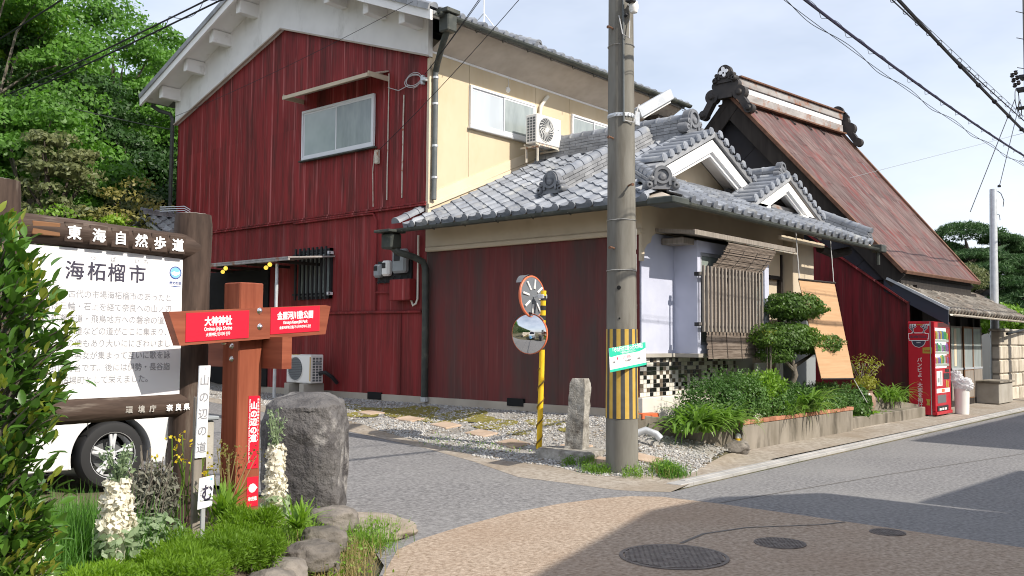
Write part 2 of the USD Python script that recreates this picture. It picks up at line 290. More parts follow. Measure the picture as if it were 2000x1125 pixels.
M['beige_light'] = mat('cream_wall', (.6, .5, .36), (.66, .56, .42), ns=1.3, rough=.9)
M['lavender'] = mat('lavender_render', (.44, .46, .565), (.5, .52, .62), ns=2.5, det=6, rough=.95, bump=.5, bsc=(130, 130, 130), bd=.004)
M['tile'] = mat('roof_tile', (.17, .183, .21), (.26, .277, .305), ns=2.5, det=5, rough=.36, rnd=.22, spec=.55, c3=(.36, .36, .345), ns3=1.7, lo3=.56, hi3=.72, rr=(.28, .48))
M['tile_dark'] = mat('ridge_tile', (.2, .205, .215), (.3, .305, .315), ns=3, det=5, rough=.5, rnd=.2, spec=.45)
M['tile_old'] = mat('old_roof_tile', (.16, .135, .11), (.27, .25, .22), ns=3.5, det=5, rough=.75, rnd=.35, c3=(.24, .12, .07), ns3=2, lo3=.6, hi3=.75)
M['oni'] = mat('ornament_tile', (.12, .125, .135), (.18, .185, .2), ns=5, rough=.45, spec=.45)
M['black_oni'] = mat('black_ornament', (.022, .02, .02), (.045, .038, .034), ns=4, rough=.6)
M['rust_roof'] = mat('rusty_red_roof', (.06, .025, .022), (.15, .105, .095), sc=(9, 1.0, 1.0), ns=1.6, det=7, lo=.38, hi=.62, rough=.55, rnd=.2, c3=(.14, .022, .018), sc3=(3.5, .7, .7), ns3=1.5, lo3=.52, hi3=.66, spec=.4, bump=.15, bsc=(30, 6, 6))
M['rust'] = mat('rust_edge', (.1, .045, .028), (.17, .09, .055), ns=6, det=6, rough=.8)
M['galv_rust'] = mat('weathered_sheet', (.23, .21, .2), (.36, .34, .33), sc=(1, 3, 3), ns=2, det=6, rough=.6, c3=(.24, .1, .05), ns3=2.6, lo3=.52, hi3=.68)
M['white_band'] = mat('white_band', (.72, .72, .74), (.8, .8, .82), ns=3, rough=.7)
M['dark_sheet'] = mat('dark_sheet', (.014, .014, .019), (.028, .027, .034), ns=2.2, det=6, rough=.55, rnd=.3, spec=.35, c3=(.03, .02, .018), ns3=2)
M['dark_wood'] = mat('dark_wood', (.018, .014, .012), (.034, .028, .024), sc=(3, 3, .3), ns=3, rough=.8)
M['navy_board'] = mat('navy_board', (.03, .035, .05), rough=.6)
M['alu'] = mat('aluminium', (.62, .64, .67), metal=.6, rough=.4)
M['alu_white'] = mat('pale_frame', (.68, .69, .71), rough=.45, spec=.4)
M['frosted'] = mat('frosted_glass', (.33, .38, .39), (.42, .47, .48), ns=1.4, det=3, rough=.12, spec=.6)
M['frosted_dark'] = mat('obscure_glass', (.24, .275, .28), (.32, .36, .36), sc=(1, 1, .3), ns=5, rough=.18, spec=.6)
M['curtain'] = mat('curtain', (.42, .46, .5), (.54, .58, .62), sc=(1, 1, .15), ns=1.6, rough=.18, spec=.55)
M['green_glass'] = mat('green_obscure_glass', (.2, .24, .22), (.3, .34, .31), ns=8, rough=.2, spec=.5)
M['gutter'] = mat('dark_gutter', (.035, .04, .036), (.06, .065, .055), ns=5, rough=.5, c3=(.1, .1, .08), ns3=4)
M['pipe_grey'] = mat('grey_pipe', (.09, .1, .1), (.13, .14, .142), ns=4, rough=.5)
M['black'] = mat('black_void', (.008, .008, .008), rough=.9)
M['black_metal'] = mat('black_metal', (.02, .02, .022), rough=.5)
M['white_plastic'] = mat('white_plastic', (.74, .73, .7), rough=.4)
M['lit_panel'] = mat('lit_display', (.8, .8, .8), rough=.4, emis=((.95, .97, 1.0), 1.3))
M['cream_plastic'] = mat('cream_plastic', (.7, .67, .58), rough=.45)
M['grey_plastic'] = mat('grey_plastic', (.26, .28, .29), rough=.45)
M['ac_dark'] = mat('fan_grille_dark', (.12, .125, .13), rough=.6)
M['rusty_white'] = mat('rusty_white_steel', (.5, .45, .37), (.6, .56, .48), ns=6, rough=.6, c3=(.3, .12, .05), ns3=9, lo3=.56, hi3=.66)
M['log'] = mat('brown_log', (.036, .022, .016), (.085, .056, .042), sc=(6, 6, 1), ns=2.2, det=7, rough=.8, bump=.6, bsc=(30, 30, 3), bd=.01, c3=(.15, .12, .095), sc3=(9, 9, 1.2), ns3=1.5, lo3=.58, hi3=.72)
M['log_h'] = mat('brown_rail', (.036, .022, .016), (.085, .056, .042), sc=(1, 6, 6), ns=2.2, det=7, rough=.8, bump=.6, bsc=(3, 30, 30), bd=.01, c3=(.17, .14, .115), sc3=(1.2, 9, 9), ns3=1.5, lo3=.58, hi3=.72)
M['log_end'] = mat('log_end', (.3, .28, .25), (.42, .4, .37), ns=12, rough=.9)
M['plaque_wood'] = mat('plain_wood_plaque', (.16, .075, .03), (.21, .1, .045), sc=(1, 1, 6), ns=3, rough=.7)
M['sign_wood'] = mat('red_stained_wood', (.185, .043, .02), (.28, .08, .04), sc=(9, 9, .7), ns=1.8, det=6, rough=.6, bump=.25, bsc=(50, 50, 3), bd=.004, spec=.3)
M['sign_wood_h'] = mat('red_stained_board', (.19, .047, .023), (.29, .085, .043), sc=(.7, .7, 9), ns=1.8, det=6, rough=.6, bump=.25, bsc=(3, 3, 50), bd=.004, spec=.3)
M['red_plate'] = mat('red_plate', (.58, .012, .035), rough=.45, spec=.35)
M['white_paint'] = mat('white_print', (.82, .82, .82), rough=.5)
M['white_board'] = mat('white_board', (.77, .77, .79), (.8, .8, .81), ns=1, rough=.35, spec=.4)
M['ink'] = mat('grey_ink', (.27, .27, .29), rough=.5)
M['ink_dark'] = mat('dark_ink', (.05, .045, .07), rough=.5)
M['blue'] = mat('blue_print', (.02, .07, .28), rough=.5)
M['sky_blue'] = mat('pale_blue_print', (.2, .5, .8), rough=.5)
M['steel'] = mat('bolt_steel', (.7, .7, .7), metal=1, rough=.25)
M['galv'] = mat('galvanised', (.5, .52, .54), (.6, .62, .64), ns=8, metal=.5, rough=.45)
M['pole_conc'] = mat('pole_concrete', (.135, .127, .108), (.21, .2, .175), sc=(2, 2, .35), ns=2.2, det=7, rough=.9, bump=.35, bsc=(60, 60, 60), bd=.004, c3=(.1, .088, .07), sc3=(3, 3, .4), ns3=1.4, lo3=.52, hi3=.7)
M['pole_yellow'] = mat('pole_yellow', (.5, .31, .05), (.56, .37, .08), ns=8, rough=.6)
M['pole_grey'] = mat('pole_band_grey', (.055, .056, .055), (.075, .075, .074), ns=8, rough=.7)
M['yellow'] = mat('bright_yellow', (.75, .46, .015), (.8, .52, .03), ns=10, rough=.45)
M['black_tape'] = mat('black_tape', (.03, .028, .025), rough=.5)
M['orange'] = mat('orange_rim', (.68, .17, .08), rough=.4)
M['mirror'] = mat('mirror_face', (.75, .76, .77), metal=1, rough=.015)
M['mirror_back'] = mat('mirror_back', (.14, .15, .165), rough=.5)
M['stone'] = mat('old_granite', (.2, .185, .16), (.42, .4, .36), ns=9, det=8, rough=.9, bump=.9, bsc=(45, 45, 45), bd=.02, c3=(.1, .085, .07), ns3=5, lo3=.5, hi3=.66)
M['rock'] = mat('dark_rock', (.045, .041, .043), (.16, .152, .15), ns=2.6, det=9, lo=.32, hi=.68, rough=.85, bump=1.0, bsc=(14, 14, 14), bdet=7, bd=.05, c3=(.45, .43, .41), ns3=2.0, lo3=.56, hi3=.74)
M['rock2'] = mat('garden_stone', (.1, .09, .08), (.23, .205, .18), ns=5, det=8, rough=.9, bump=.8, bsc=(20, 20, 20), bd=.02, rnd=.25)
M['brick'] = mat('brick', (.3, .12, .065), (.4, .2, .125), ns=5, det=6, rough=.9, rnd=.2, bump=.3)
M['brick_new'] = mat('orange_brick', (.55, .13, .05), rough=.8)
M['mos_black'] = mat('mosaic_black', (.012, .012, .012), rough=.18, spec=.6, rnd=.4)
M['mos_grey'] = mat('mosaic_brown', (.11, .085, .06), (.17, .14, .11), ns=9, rough=.25, rnd=.3)
M['mos_pale'] = mat('mosaic_pale', (.6, .57, .5), (.68, .65, .58), ns=9, rough=.5, rnd=.1)
M['grout'] = mat('grout', (.4, .385, .36), rough=.9)
M['wood_grey'] = mat('weathered_lattice', (.19, .165, .14), (.29, .255, .22), sc=(8, 8, .6), ns=3, rough=.8)
M['reed'] = mat('reed_blind', (.12, .09, .07), (.24, .195, .16), sc=(2.5, 2.5, 40), ns=1.2, det=5, rough=.9, rnd=.12)
M['tan_screen'] = mat('tan_screen', (.42, .25, .13), (.48, .3, .165), sc=(1, 1, 30), ns=1.0, rough=.75)
M['cord'] = mat('pale_cord', (.5, .5, .5), rough=.6)
M['vend_red'] = mat('vending_red', (.42, .008, .02), rough=.3, spec=.45)
M['vend_side'] = mat('vending_red_side', (.5, .016, .03), rough=.4, spec=.4)
M['gold_tape'] = mat('ochre_tape', (.2, .12, .018), rough=.6)
M['gold'] = mat('gold_print', (.42, .3, .05), rough=.5)
M['pink_print'] = mat('pale_pink_print', (.7, .55, .55), rough=.5)
M['chrome_grey'] = mat('grey_trim', (.45, .46, .47), rough=.35, metal=.5)
for i, c in enumerate([(.1, .25, .6), (.55, .06, .05), (.1, .4, .15), (.65, .5, .1), (.6, .6, .62), (.35, .12, .4)]): M[f'can{i}'] = mat(f'drink_{i}', c, rough=.3)
M['bag'] = usdkit.material(stage, lk('thin_bag'), {'p': ('principled_bsdf', {'base_color': (.85, .86, .88), 'roughness': .3}), 't': ('transparent_bsdf', {}), 'l': ('translucent_bsdf', {'color': (.8, .8, .82)}), 'x': ('mix_closure', {'fac': .4}), 'y': ('mix_closure', {'fac': .25})}, [('p.BSDF', 'x.closure1'), ('l.BSDF', 'x.closure2'), ('x.closure', 'y.closure1'), ('t.BSDF', 'y.closure2')], surface='y.closure')
M['glass'] = glassmat('clear_glass')
M['car_white'] = mat('car_white', (.66, .66, .655), rough=.22, coat=.6, spec=.5)
M['car_glass'] = mat('car_glass', (.012, .014, .016), rough=.05, spec=.7)
M['tyre'] = mat('tyre_rubber', (.022, .022, .023), rough=.75)
M['alloy'] = mat('alloy_wheel', (.7, .71, .73), metal=.25, rough=.3)
M['lamp_yellow'] = mat('yellow_bulb', (.75, .55, .05), rough=.3, emis=((1, .7, .1), .7))
M['green_sign'] = mat('green_print', (.03, .5, .33), rough=.45)
M['red_print'] = mat('red_print', (.65, .05, .1), rough=.5)
M['ceramic'] = mat('brown_glazed_pot', (.22, .1, .06), (.4, .3, .24), ns=4, rough=.25, spec=.5)
M['iron'] = mat('cast_iron', (.13, .112, .105), (.21, .185, .17), ns=14, rough=.6, metal=.3)
M['bark'] = mat('bark', (.1, .085, .065), (.2, .175, .145), sc=(4, 4, 1), ns=4, rough=.95, bump=.6)
M['bark_dark'] = mat('dark_bark', (.04, .032, .026), (.09, .075, .06), sc=(4, 4, 1), ns=4, rough=.95)
M['wire'] = mat('black_wire', (.016, .016, .02), rough=.6)
M['wire_blue'] = mat('bundled_cable', (.03, .028, .06), rough=.6)
M['block'] = mat('wall_block', (.42, .37, .29), (.56, .5, .42), ns=2.5, det=7, rough=.9, rnd=.1, bump=.3, c3=(.22, .19, .15), sc3=(2, 2, .5), ns3=1.6, lo3=.54, hi3=.7)
M['block_mossy'] = mat('grey_block', (.3, .275, .235), (.4, .375, .33), ns=2, det=7, rough=.9, rnd=.1, bump=.3)
M['tin_wall'] = mat('pale_house_wall', (.5, .48, .44), rough=.9)
M['lf_hill'] = leafmat('foliage_hill', [(.022, .05, .01), (.045, .1, .015), (.085, .17, .025), (.15, .215, .05)], trans=.38, gain=2.3)
M['lf_yel'] = leafmat('foliage_yellowgreen', [(.05, .09, .012), (.12, .19, .02), (.22, .3, .035)], trans=.38, gain=2.1)
M['lf_dark'] = leafmat('foliage_dark', [(.012, .03, .008), (.026, .06, .013), (.05, .1, .02)], trans=.28)
M['lf_olive'] = leafmat('foliage_olive', [(.05, .065, .025), (.1, .11, .045), (.15, .15, .07)], trans=.28)
M['lf_brown'] = leafmat('foliage_rusty', [(.07, .085, .02), (.14, .12, .035), (.2, .1, .035)], trans=.3)
M['lf_pine'] = leafmat('pine_needles', [(.012, .03, .011), (.03, .062, .018), (.065, .105, .028)], trans=.18, rough=.65, gain=2.1)
M['lf_pad'] = leafmat('clipped_foliage', [(.018, .04, .008), (.05, .09, .014), (.13, .165, .03)], trans=.25, gain=2.1)
M['lf_hedge'] = leafmat('azalea_foliage', [(.018, .045, .01), (.045, .09, .018), (.09, .15, .035)], trans=.25, gain=2.2)
M['lf_bush'] = leafmat('glossy_leaf', [(.02, .05, .01), (.05, .11, .016), (.12, .17, .028), (.22, .215, .045)], trans=.25, rough=.28, spec=.55)
M['lf_tip'] = leafmat('young_leaf', [(.1, .15, .02), (.17, .17, .03), (.24, .2, .05)], trans=.4, rough=.35)
M['lf_feather'] = leafmat('feathery_green', [(.04, .085, .008), (.13, .22, .016), (.27, .38, .04)], trans=.38, rough=.6)
M['lf_grass'] = leafmat('grass_green', [(.03, .08, .012), (.06, .14, .02), (.1, .2, .035)], trans=.35, rough=.5)
M['lf_weed'] = leafmat('weed_green', [(.06, .12, .015), (.13, .22, .03), (.22, .28, .06)], trans=.35)
M['lf_dry'] = leafmat('dry_grass', [(.12, .1, .04), (.22, .18, .08), (.3, .25, .12)], trans=.3)
M['lf_strap'] = leafmat('strap_leaf', [(.03, .075, .012), (.12, .2, .035), (.36, .38, .13)], trans=.35, rough=.3)
M['lf_grey'] = leafmat('grey_leaf', [(.07, .07, .06), (.13, .13, .1), (.2, .17, .15)], trans=.2)
M['lf_sage'] = leafmat('sage_green', [(.1, .14, .08), (.18, .23, .13), (.3, .34, .22)], trans=.3)
M['lf_cream'] = leafmat('cream_petals', [(.7, .66, .53), (.8, .77, .68), (.85, .83, .77)], trans=.25, rough=.7, gain=1)
M['lf_yflower'] = leafmat('yellow_petals', [(.6, .45, .02), (.75, .6, .05)], trans=.3, gain=1)
M['lf_gold'] = leafmat('golden_leaf', [(.14, .17, .02), (.25, .25, .04), (.36, .31, .06)], trans=.4, gain=1.15)
M['lf_ivy'] = leafmat('ivy_leaf', [(.02, .05, .01), (.05, .1, .02), (.1, .16, .04)], trans=.2)
M['hill_far'] = mat('far_hill_wood', (.02, .05, .016), (.05, .09, .03), ns=.08, det=9, rough=1)
# ================================================================ ground
def sst(t): t = np.clip(t, 0, 1); return t*t*(3-2*t)
def H(x, y):
    x, y = np.asarray(x, float), np.asarray(y, float)
    r = .042*np.clip(y-5.7, 0, 11)
    y0 = 6.0 + .55*sst((x-11.8)/1.2)
    L = np.minimum(np.clip((x-9.35)/2.5, 0, 1), np.clip((y-y0)/(1.7-.6*sst((x-11.8)/1.2)), 0, 1))
    L = L*(1-sst((x-19.2)/1.0))
    h = r + np.maximum(.49-r, 0)*L
    W = sst((5.7-x)/1.3)*sst((y-6.1)/.9)
    h = h + np.maximum(.31-h, 0)*W
    hill = 15*sst((y-17)/42)*(1-sst((x-22)/30))
    return h + hill
def axis_pts():
    a = [-700, -300, -150, -80, -50, -35, -25]; a += list(np.arange(-20, -2, 1.5)); a += list(np.arange(-2, 24.01, .3)); a += list(np.arange(25, 62, 1.5)); a += [70, 85, 110, 150, 250, 450, 800]
    return np.array(a)
gx = axis_pts(); gy = axis_pts(); XX, YY = np.meshgrid(gx, gy, indexing='ij')
V = np.stack([XX.ravel(), YY.ravel(), H(XX, YY).ravel() - .03], 1); nx, ny = XX.shape
I = (np.arange(nx-1)[:, None]*ny + np.arange(ny-1)[None]).ravel()
top('ground', (V, np.vstack([np.stack([I, I+ny, I+ny+1], 1), np.stack([I, I+ny+1, I+1], 1)])), M['land'], kind='structure', smooth=True)
def sheet(poly, off, size=.6):
    g = poly if hasattr(poly, 'geom_type') else Polygon(poly); out = []
    for q in getattr(g, 'geoms', [g]):
        v, f = trimesh.creation.triangulate_polygon(q, engine='earcut'); v = np.column_stack([v, np.zeros(len(v))])
        v, f = trimesh.remesh.subdivide_to_size(v, f, size, max_iter=14); m = trimesh.Trimesh(v, f); m.merge_vertices(); v = np.array(m.vertices)
        v[:, 2] = H(v[:, 0], v[:, 1]) + off; f = np.asarray(m.faces)
        n = np.cross(v[f[:, 1]]-v[f[:, 0]], v[f[:, 2]]-v[f[:, 0]])[:, 2]; f = np.where((n < 0)[:, None], f[:, ::-1], f); out.append((v, f))
    return join(out)
# main street (runs along x) and the side road going up and away to the left
side_edge = [(8.95, 5.40), (8.62, 5.9), (8.5, 6.5), (8.35, 7.1), (8.75, 8.2), (9.05, 9.4), (9.3, 11.4), (9.6, 14), (9.9, 18), (10.1, 26)]
road = Polygon([(-60, -1.9), (90, -1.9), (90, 5.42), (9.6, 5.42)] + side_edge + [(5.2, 26), (5.0, 9), (5.35, 7.3), (5.3, 6.3), (4.6, 5.2), (3.6, 4.3), (1, 3.4), (-60, 3.0)])
tan = Polygon([(4.3, 4.9), (5.0, 5.5), (5.4, 5.66), (6.0, 5.77), (6.77, 5.85), (7.5, 5.83), (8.1, 5.72), (8.42, 5.58), (8.62, 5.3), (8.66, 4.66), (8.62, 3.57), (8.56, 2.6), (8.5, 1.8), (8.3, -1.0), (-40, -1.0), (-40, 2.9), (1, 3.3), (3.4, 4.2)])
top('road', sheet(road.difference(tan), .004, .7), M['asphalt'], kind='structure', smooth=True)
top('tan_pavement', sheet(tan, .006, .7), M['tan'], kind='structure', smooth=True)
# repaired strips of darker asphalt over a trench
ring = Point(6.28, 3.76).buffer(.62).difference(Point(6.28, 3.76).buffer(.4))
trench = Polygon([(6.75, 3.95), (7.2, 4.0), (7.7, 3.85), (8.3, 3.4), (8.56, 3.3), (8.58, 3.32), (8.3, 3.43), (7.7, 3.88), (7.2, 4.03), (6.72, 3.98)])
top('asphalt_joint', sheet(trench.intersection(tan), .010, .6), M['patch'], kind='structure')
seam = Polygon([(8.7, 4.66), (12, 4.1), (16, 3.3), (24, 1.9), (24, 1.915), (16, 3.315), (12, 4.115), (8.7, 4.675)])
top('asphalt_joint', sheet(seam, .009, .8), M['patch'], kind='structure')
# concrete apron between asphalt and gravel, round the corner
apron = Polygon(side_edge + [(10.6, 26), (10.3, 18), (10.1, 14), (9.9, 12), (9.62, 10.8), (9.3, 9.3), (9.1, 8.3), (9.35, 7.4), (9.25, 6.6), (9.6, 6.15), (10.2, 5.95), (12.4, 6.35), (12.4, 5.62), (9.75, 5.58)])
apron2 = Polygon([(12.4, 5.85), (12.4, 6.6), (22, 6.9), (30, 7.2), (60, 7.2), (60, 5.85)])
top('concrete_apron', sheet(apron, .006, .5), M['concrete'], kind='structure', smooth=True)
top('roadside_strip', sheet(apron2, .006, .7), M['concrete'], kind='structure', smooth=True)
gravel = Polygon([(9.6, 6.15), (9.25, 6.6), (9.35, 7.4), (9.1, 8.3), (9.3, 9.3), (9.62, 10.8), (9.9, 12), (10.1, 14), (10.3, 18), (10.6, 26), (12.0, 26), (12.0, 7.72), (12.6, 6.5), (10.2, 5.95)])
top('gravel_yard', sheet(gravel, .005, .3), M['gravel_bed'], kind='structure', smooth=True)
# moss spreading over the gravel
rng = np.random.default_rng(5)
mp = [Point(*p).buffer(r, 10) for p, r in [((10.9, 11.6), .5), ((10.75, 10.9), .45), ((10.9, 12.6), .5), ((11.0, 10.3), .42), ((10.6, 9.6), .28), ((10.9, 13.6), .45), ((10.9, 15), .4), ((10.9, 9.7), .3), ((11.2, 9.0), .35), ((10.5, 8.9), .22), ((11.3, 12), .5), ((11.3, 10.8), .45), ((10.4, 12.4), .3), ((10.45, 14.2), .35), ((11.0, 8.3), .25)]]
mg = union_all([affinity.scale(q, rng.uniform(.5, .9), rng.uniform(.9, 1.3)) for q in mp]).simplify(.01)
v, f = sheet(mg, .014, .08); v[:, 2] += .03*(fbm(np.column_stack([v[:, :2]*9, np.zeros(len(v))]), 3, 3)-.45)
top('moss_patch', (v, f), M['moss'], 'olive moss spreading over the gravel beside the red wall', 'moss', kind='stuff', smooth=True)
# loose gravel: three pebble shapes scattered
pi_ = UsdGeom.PointInstancer.Define(stage, '/World/gravel')
tagp(pi_.GetPrim(), 'loose pale grey gravel between the side road and the red wall', 'gravel', None, 'stuff')
for k in range(3):
    m = trimesh.creation.icosphere(subdivisions=1); v = np.asarray(m.vertices)*(1 + .35*(noise(np.asarray(m.vertices)*2+k*9, k)-.5)[:, None])*[1, .8, .6]
    usdkit.mesh(stage, f'/World/gravel/pebble_shape_{k}', (v, m.faces), M[f'pebble{k}'])
rng = np.random.default_rng(11); P = []
while len(P) < 44000:
    q = rng.uniform([9.0, 5.9], [12.4, 19]);
    if rng.random() > 1.25 - .075*(q[1]-6): continue
    P.append(q)
P = np.array(P); from shapely import contains_xy
P = P[contains_xy(gravel.buffer(.05), P[:, 0], P[:, 1])]; bare = fbm(np.column_stack([P*1.1, np.zeros(len(P))]), 3, 8) > .53; P = P[~bare | (rng.random(len(P)) < .22)]
n = len(P); sz = rng.uniform(.006, .019, n)*rng.choice([1, 1, 1, 1.4], n); z = H(P[:, 0], P[:, 1]) + .006 + sz*.25
pi_.CreatePrototypesRel().SetTargets([Sdf.Path(f'/World/gravel/pebble_shape_{k}') for k in range(3)])
pi_.CreateProtoIndicesAttr(Vt.IntArray.FromNumpy(rng.choice(3, n, p=[.5, .32, .18]).astype(np.int32)))
pi_.CreatePositionsAttr(Vt.Vec3fArray.FromNumpy(np.column_stack([P, z]).astype(np.float32)))
pi_.CreateScalesAttr(Vt.Vec3fArray.FromNumpy(np.repeat(sz[:, None], 3, 1).astype(np.float32)))
a = rng.uniform(0, PI, n); pi_.CreateOrientationsAttr(Vt.QuathArray([Gf.Quath(float(math.cos(t)), 0, 0, float(math.sin(t))) for t in a]))
# terracotta stepping slabs in the gravel
names = ['terracotta slab half buried nearest the utility pole', 'terracotta slab behind the leaning stone marker', 'terracotta slab just left of the yellow mirror post', 'terracotta slab second from the mirror post in the gravel', 'terracotta slab third from the mirror post in the gravel', 'terracotta slab fourth from the mirror post by the moss', 'terracotta slab fifth from the mirror post by the moss', 'terracotta slab farthest from the mirror post, near the rock', 'terracotta slab right of the utility pole base']
for (x, y, r), nm in zip([(9.75, 6.95, 5), (10.1, 7.6, 20), (9.93, 8.55, -14), (10.2, 9.4, -8), (10.4, 10.35, -12), (10.5, 11.3, -6), (10.62, 12.4, -10), (10.8, 13.7, -8), (10.1, 6.5, 15)], names):
    z = float(H(x, y)); c, s = math.cos(math.radians(r)), math.sin(math.radians(r)); e = .05
    n_ = np.array([-(H(x+e, y)-H(x-e, y))/(2*e), -(H(x, y+e)-H(x, y-e))/(2*e), 1]); n_ /= np.linalg.norm(n_); a_ = np.array([c, s, 0]); a_ -= n_*(a_@n_); a_ /= np.linalg.norm(a_)
    top('stepping_slab', obox((x, y, z+.012), a_, np.cross(n_, a_), n_, .15, .23, .018, .008), M['terracotta'], nm, 'stepping stone', 'terracotta slabs set in the gravel')
# roadside drain channel
dr = T('drain_channel', 'long concrete drain channel with narrow slot along the street edge', 'drain', (9.7, 5.6, 0))
for i in range(26):
    x = 9.75 + i*1.0; y = 5.57 + .004*i
    for s in (0, 1): dr.part('kerb_block', cb(x+.006, x+.994, y+s*.11, y+.075+s*.11, -.1, .012+.01*s, .006), M['gutter_conc'])
    if i in (0, 1, 2, 9, 17): dr.part('cover_slab', cb(x+.01, x+.99, y+.077, y+.108, -.05, .012, .004), M['gutter_conc'])
dr.part('channel_bed', bx(9.75, 35.7, 5.64, 5.7, -.12, -.03), M['black'])
dr.part('edge_stone', cb(9.45, 9.74, 5.56, 5.76, -.08, .016, .008), M['gutter_conc'])
# utility covers in the pavement
def cover(x, y, r, label, nb):
    t = T('manhole_cover', label, 'manhole cover', (x, y, 0), 'iron covers in the street')
    t.part('frame', lathe([(r*1.0, .004), (r*1.0, .014), (r*.93, .014), (r*.93, .006)], 40, (x, y, 0)), M['iron'])
    ms = [lathe([(0.001, .009), (r*.9, .009), (r*.9, .003)], 40, (x, y, 0))]
    for i in range(-nb, nb+1):
        w = r*.88*math.sqrt(max(0, 1-(i/(nb+.6))**2)); ms.append(obox((x+i*r*.86/nb*.8, y+i*r*.86/nb*.6, .012), (-.6, .8, 0), (.8, .6, 0), (0, 0, -1), w, r*.028, .0045))
        ms.append(obox((x+i*r*.86/nb*.6, y-i*r*.86/nb*.8, .012), (.8, .6, 0), (-.6, .8, 0), (0, 0, 1), w, r*.028, .0035))
    ms.append(lathe([(r*.2, .017), (r*.26, .017), (r*.26, .009)], 24, (x, y, 0))); t.part('cover', ms, M['iron'])
cover(6.28, 3.76, .42, 'large round cast iron cover with raised grid near the picture bottom', 9)
cover(7.29, 3.36, .21, 'small round iron cover right of the large grid cover', 6)
cover(8.35, 2.85, .15, 'smallest iron cover, faint, farthest right on the tan pavement', 5)
# far hills
def hills(name, cx, cy, w, d, h, seed):
    u = np.linspace(-1, 1, 60); A, B = np.meshgrid(u, u, indexing='ij'); z = h*np.clip(1-A**2-B**2, 0, 1)**.8*(.55+.9*fbm(np.stack([A*3+seed, B*3, 0*A], -1), 5, seed)); nn = 60
    V = np.stack([cx+A*w, cy+B*d, z-1], -1).reshape(-1, 3); I = (np.arange(nn-1)[:, None]*nn+np.arange(nn-1)[None]).ravel()
    top(name, (V, np.vstack([np.stack([I, I+nn, I+nn+1], 1), np.stack([I, I+nn+1, I+1], 1)])), M['hill_far'], kind='structure', smooth=True)
hills('hills', 780, 60, 260, 420, 74, 3)
hills('hills', 500, 700, 320, 300, 60, 8)

# ================================================================ corrugated sheets and roof tiles
def corr(a0, a1, z0, ztop, plane, pitch=.066, amp=.009, axis='x', lap=0):
    """Corrugated sheet standing in the plane axis=plane from a0 to a1; ztop is a function of the position along it."""
    n = max(2, int(round((a1-a0)/pitch*2))); a = np.linspace(a0, a1, n+1); o = plane - amp*(np.arange(n+1) % 2) - lap
    zt = np.array([ztop(t) if callable(ztop) else ztop for t in a]); z0 = np.array([z0(t) if callable(z0) else z0 for t in a])
    if axis == 'x': lo = np.stack([o, a, z0], 1); hi = np.stack([o, a, zt], 1)
    else: lo = np.stack([a, o, z0], 1); hi = np.stack([a, o, zt], 1)
    V = np.vstack([lo, hi]); i = np.arange(n); m = n+1
    F = np.vstack([np.stack([i, i+m, i+1], 1), np.stack([i+1, i+m, i+m+1], 1)])
    return V, (F if axis == 'x' else F[:, ::-1])
CAM = np.array([0, 0, 1.65])
_s = np.array([0, .12, .25, .38, .5, .62, .72, .79, .86, .93, 1.0])
_z = np.where(_s < .72, -.03*np.sin(PI*np.clip(_s/.72, 0, 1)), .048*np.sin(PI*np.clip((_s-.72)/.28, 0, 1)))
def tile_mesh(c, U, V, N, W, L, front=.03):
    """One pantile: c is its front left corner on the roof plane."""
    u = _s*W; top0 = c + u[:, None]*U + (_z+.035+front)[:, None]*N; back = c + u[:, None]*U + (L*1.12)*V + (_z+.035)[:, None]*N; low = top0 - front*1.1*N + .004*V
    k = len(u); i = np.arange(k-1); VV = np.vstack([top0, back, low])
    return VV, np.vstack([np.stack([i, i+1, i+k+1], 1), np.stack([i, i+k+1, i+k], 1), np.stack([i+2*k, i+2*k+1, i+1], 1), np.stack([i+2*k, i+1, i], 1)])
def eave_mesh(c, U, V, N, W, L):
    v, f = tile_mesh(c, U, V, N, W, L, .035); ctr = c + U*W*.86 + N*.045 - V*.012
    ang = np.arange(10)*2*PI/10; a = .062*np.cos(ang)[:, None]*U + .062*np.sin(ang)[:, None]*N
    dv = np.vstack([ctr + a - V*.02, ctr + a + V*.05, [ctr - V*.026]]); df = []
    for j in range(10): k = (j+1) % 10; df += [[j, 10+k, k], [j, 10+j, 10+k], [20, j, k]]
    # scalloped lip below the flat part
    s = np.linspace(0, .74, 6); p0 = c + (s*W)[:, None]*U + (np.interp(s, _s, _z)+.03)[:, None]*N; p1 = c + (s*W)[:, None]*U - (.035+.018*np.sin(PI*s/.74))[:, None]*N
    i = np.arange(5); sf = np.vstack([np.stack([i+6, i+7, i+1], 1), np.stack([i+6, i+1, i], 1)])
    return join([(v, f), (dv, np.array(df)), (np.vstack([p0, p1]), sf)])
def orient(N_, U_, V_): return np.cross(U_, V_) @ N_ > 0
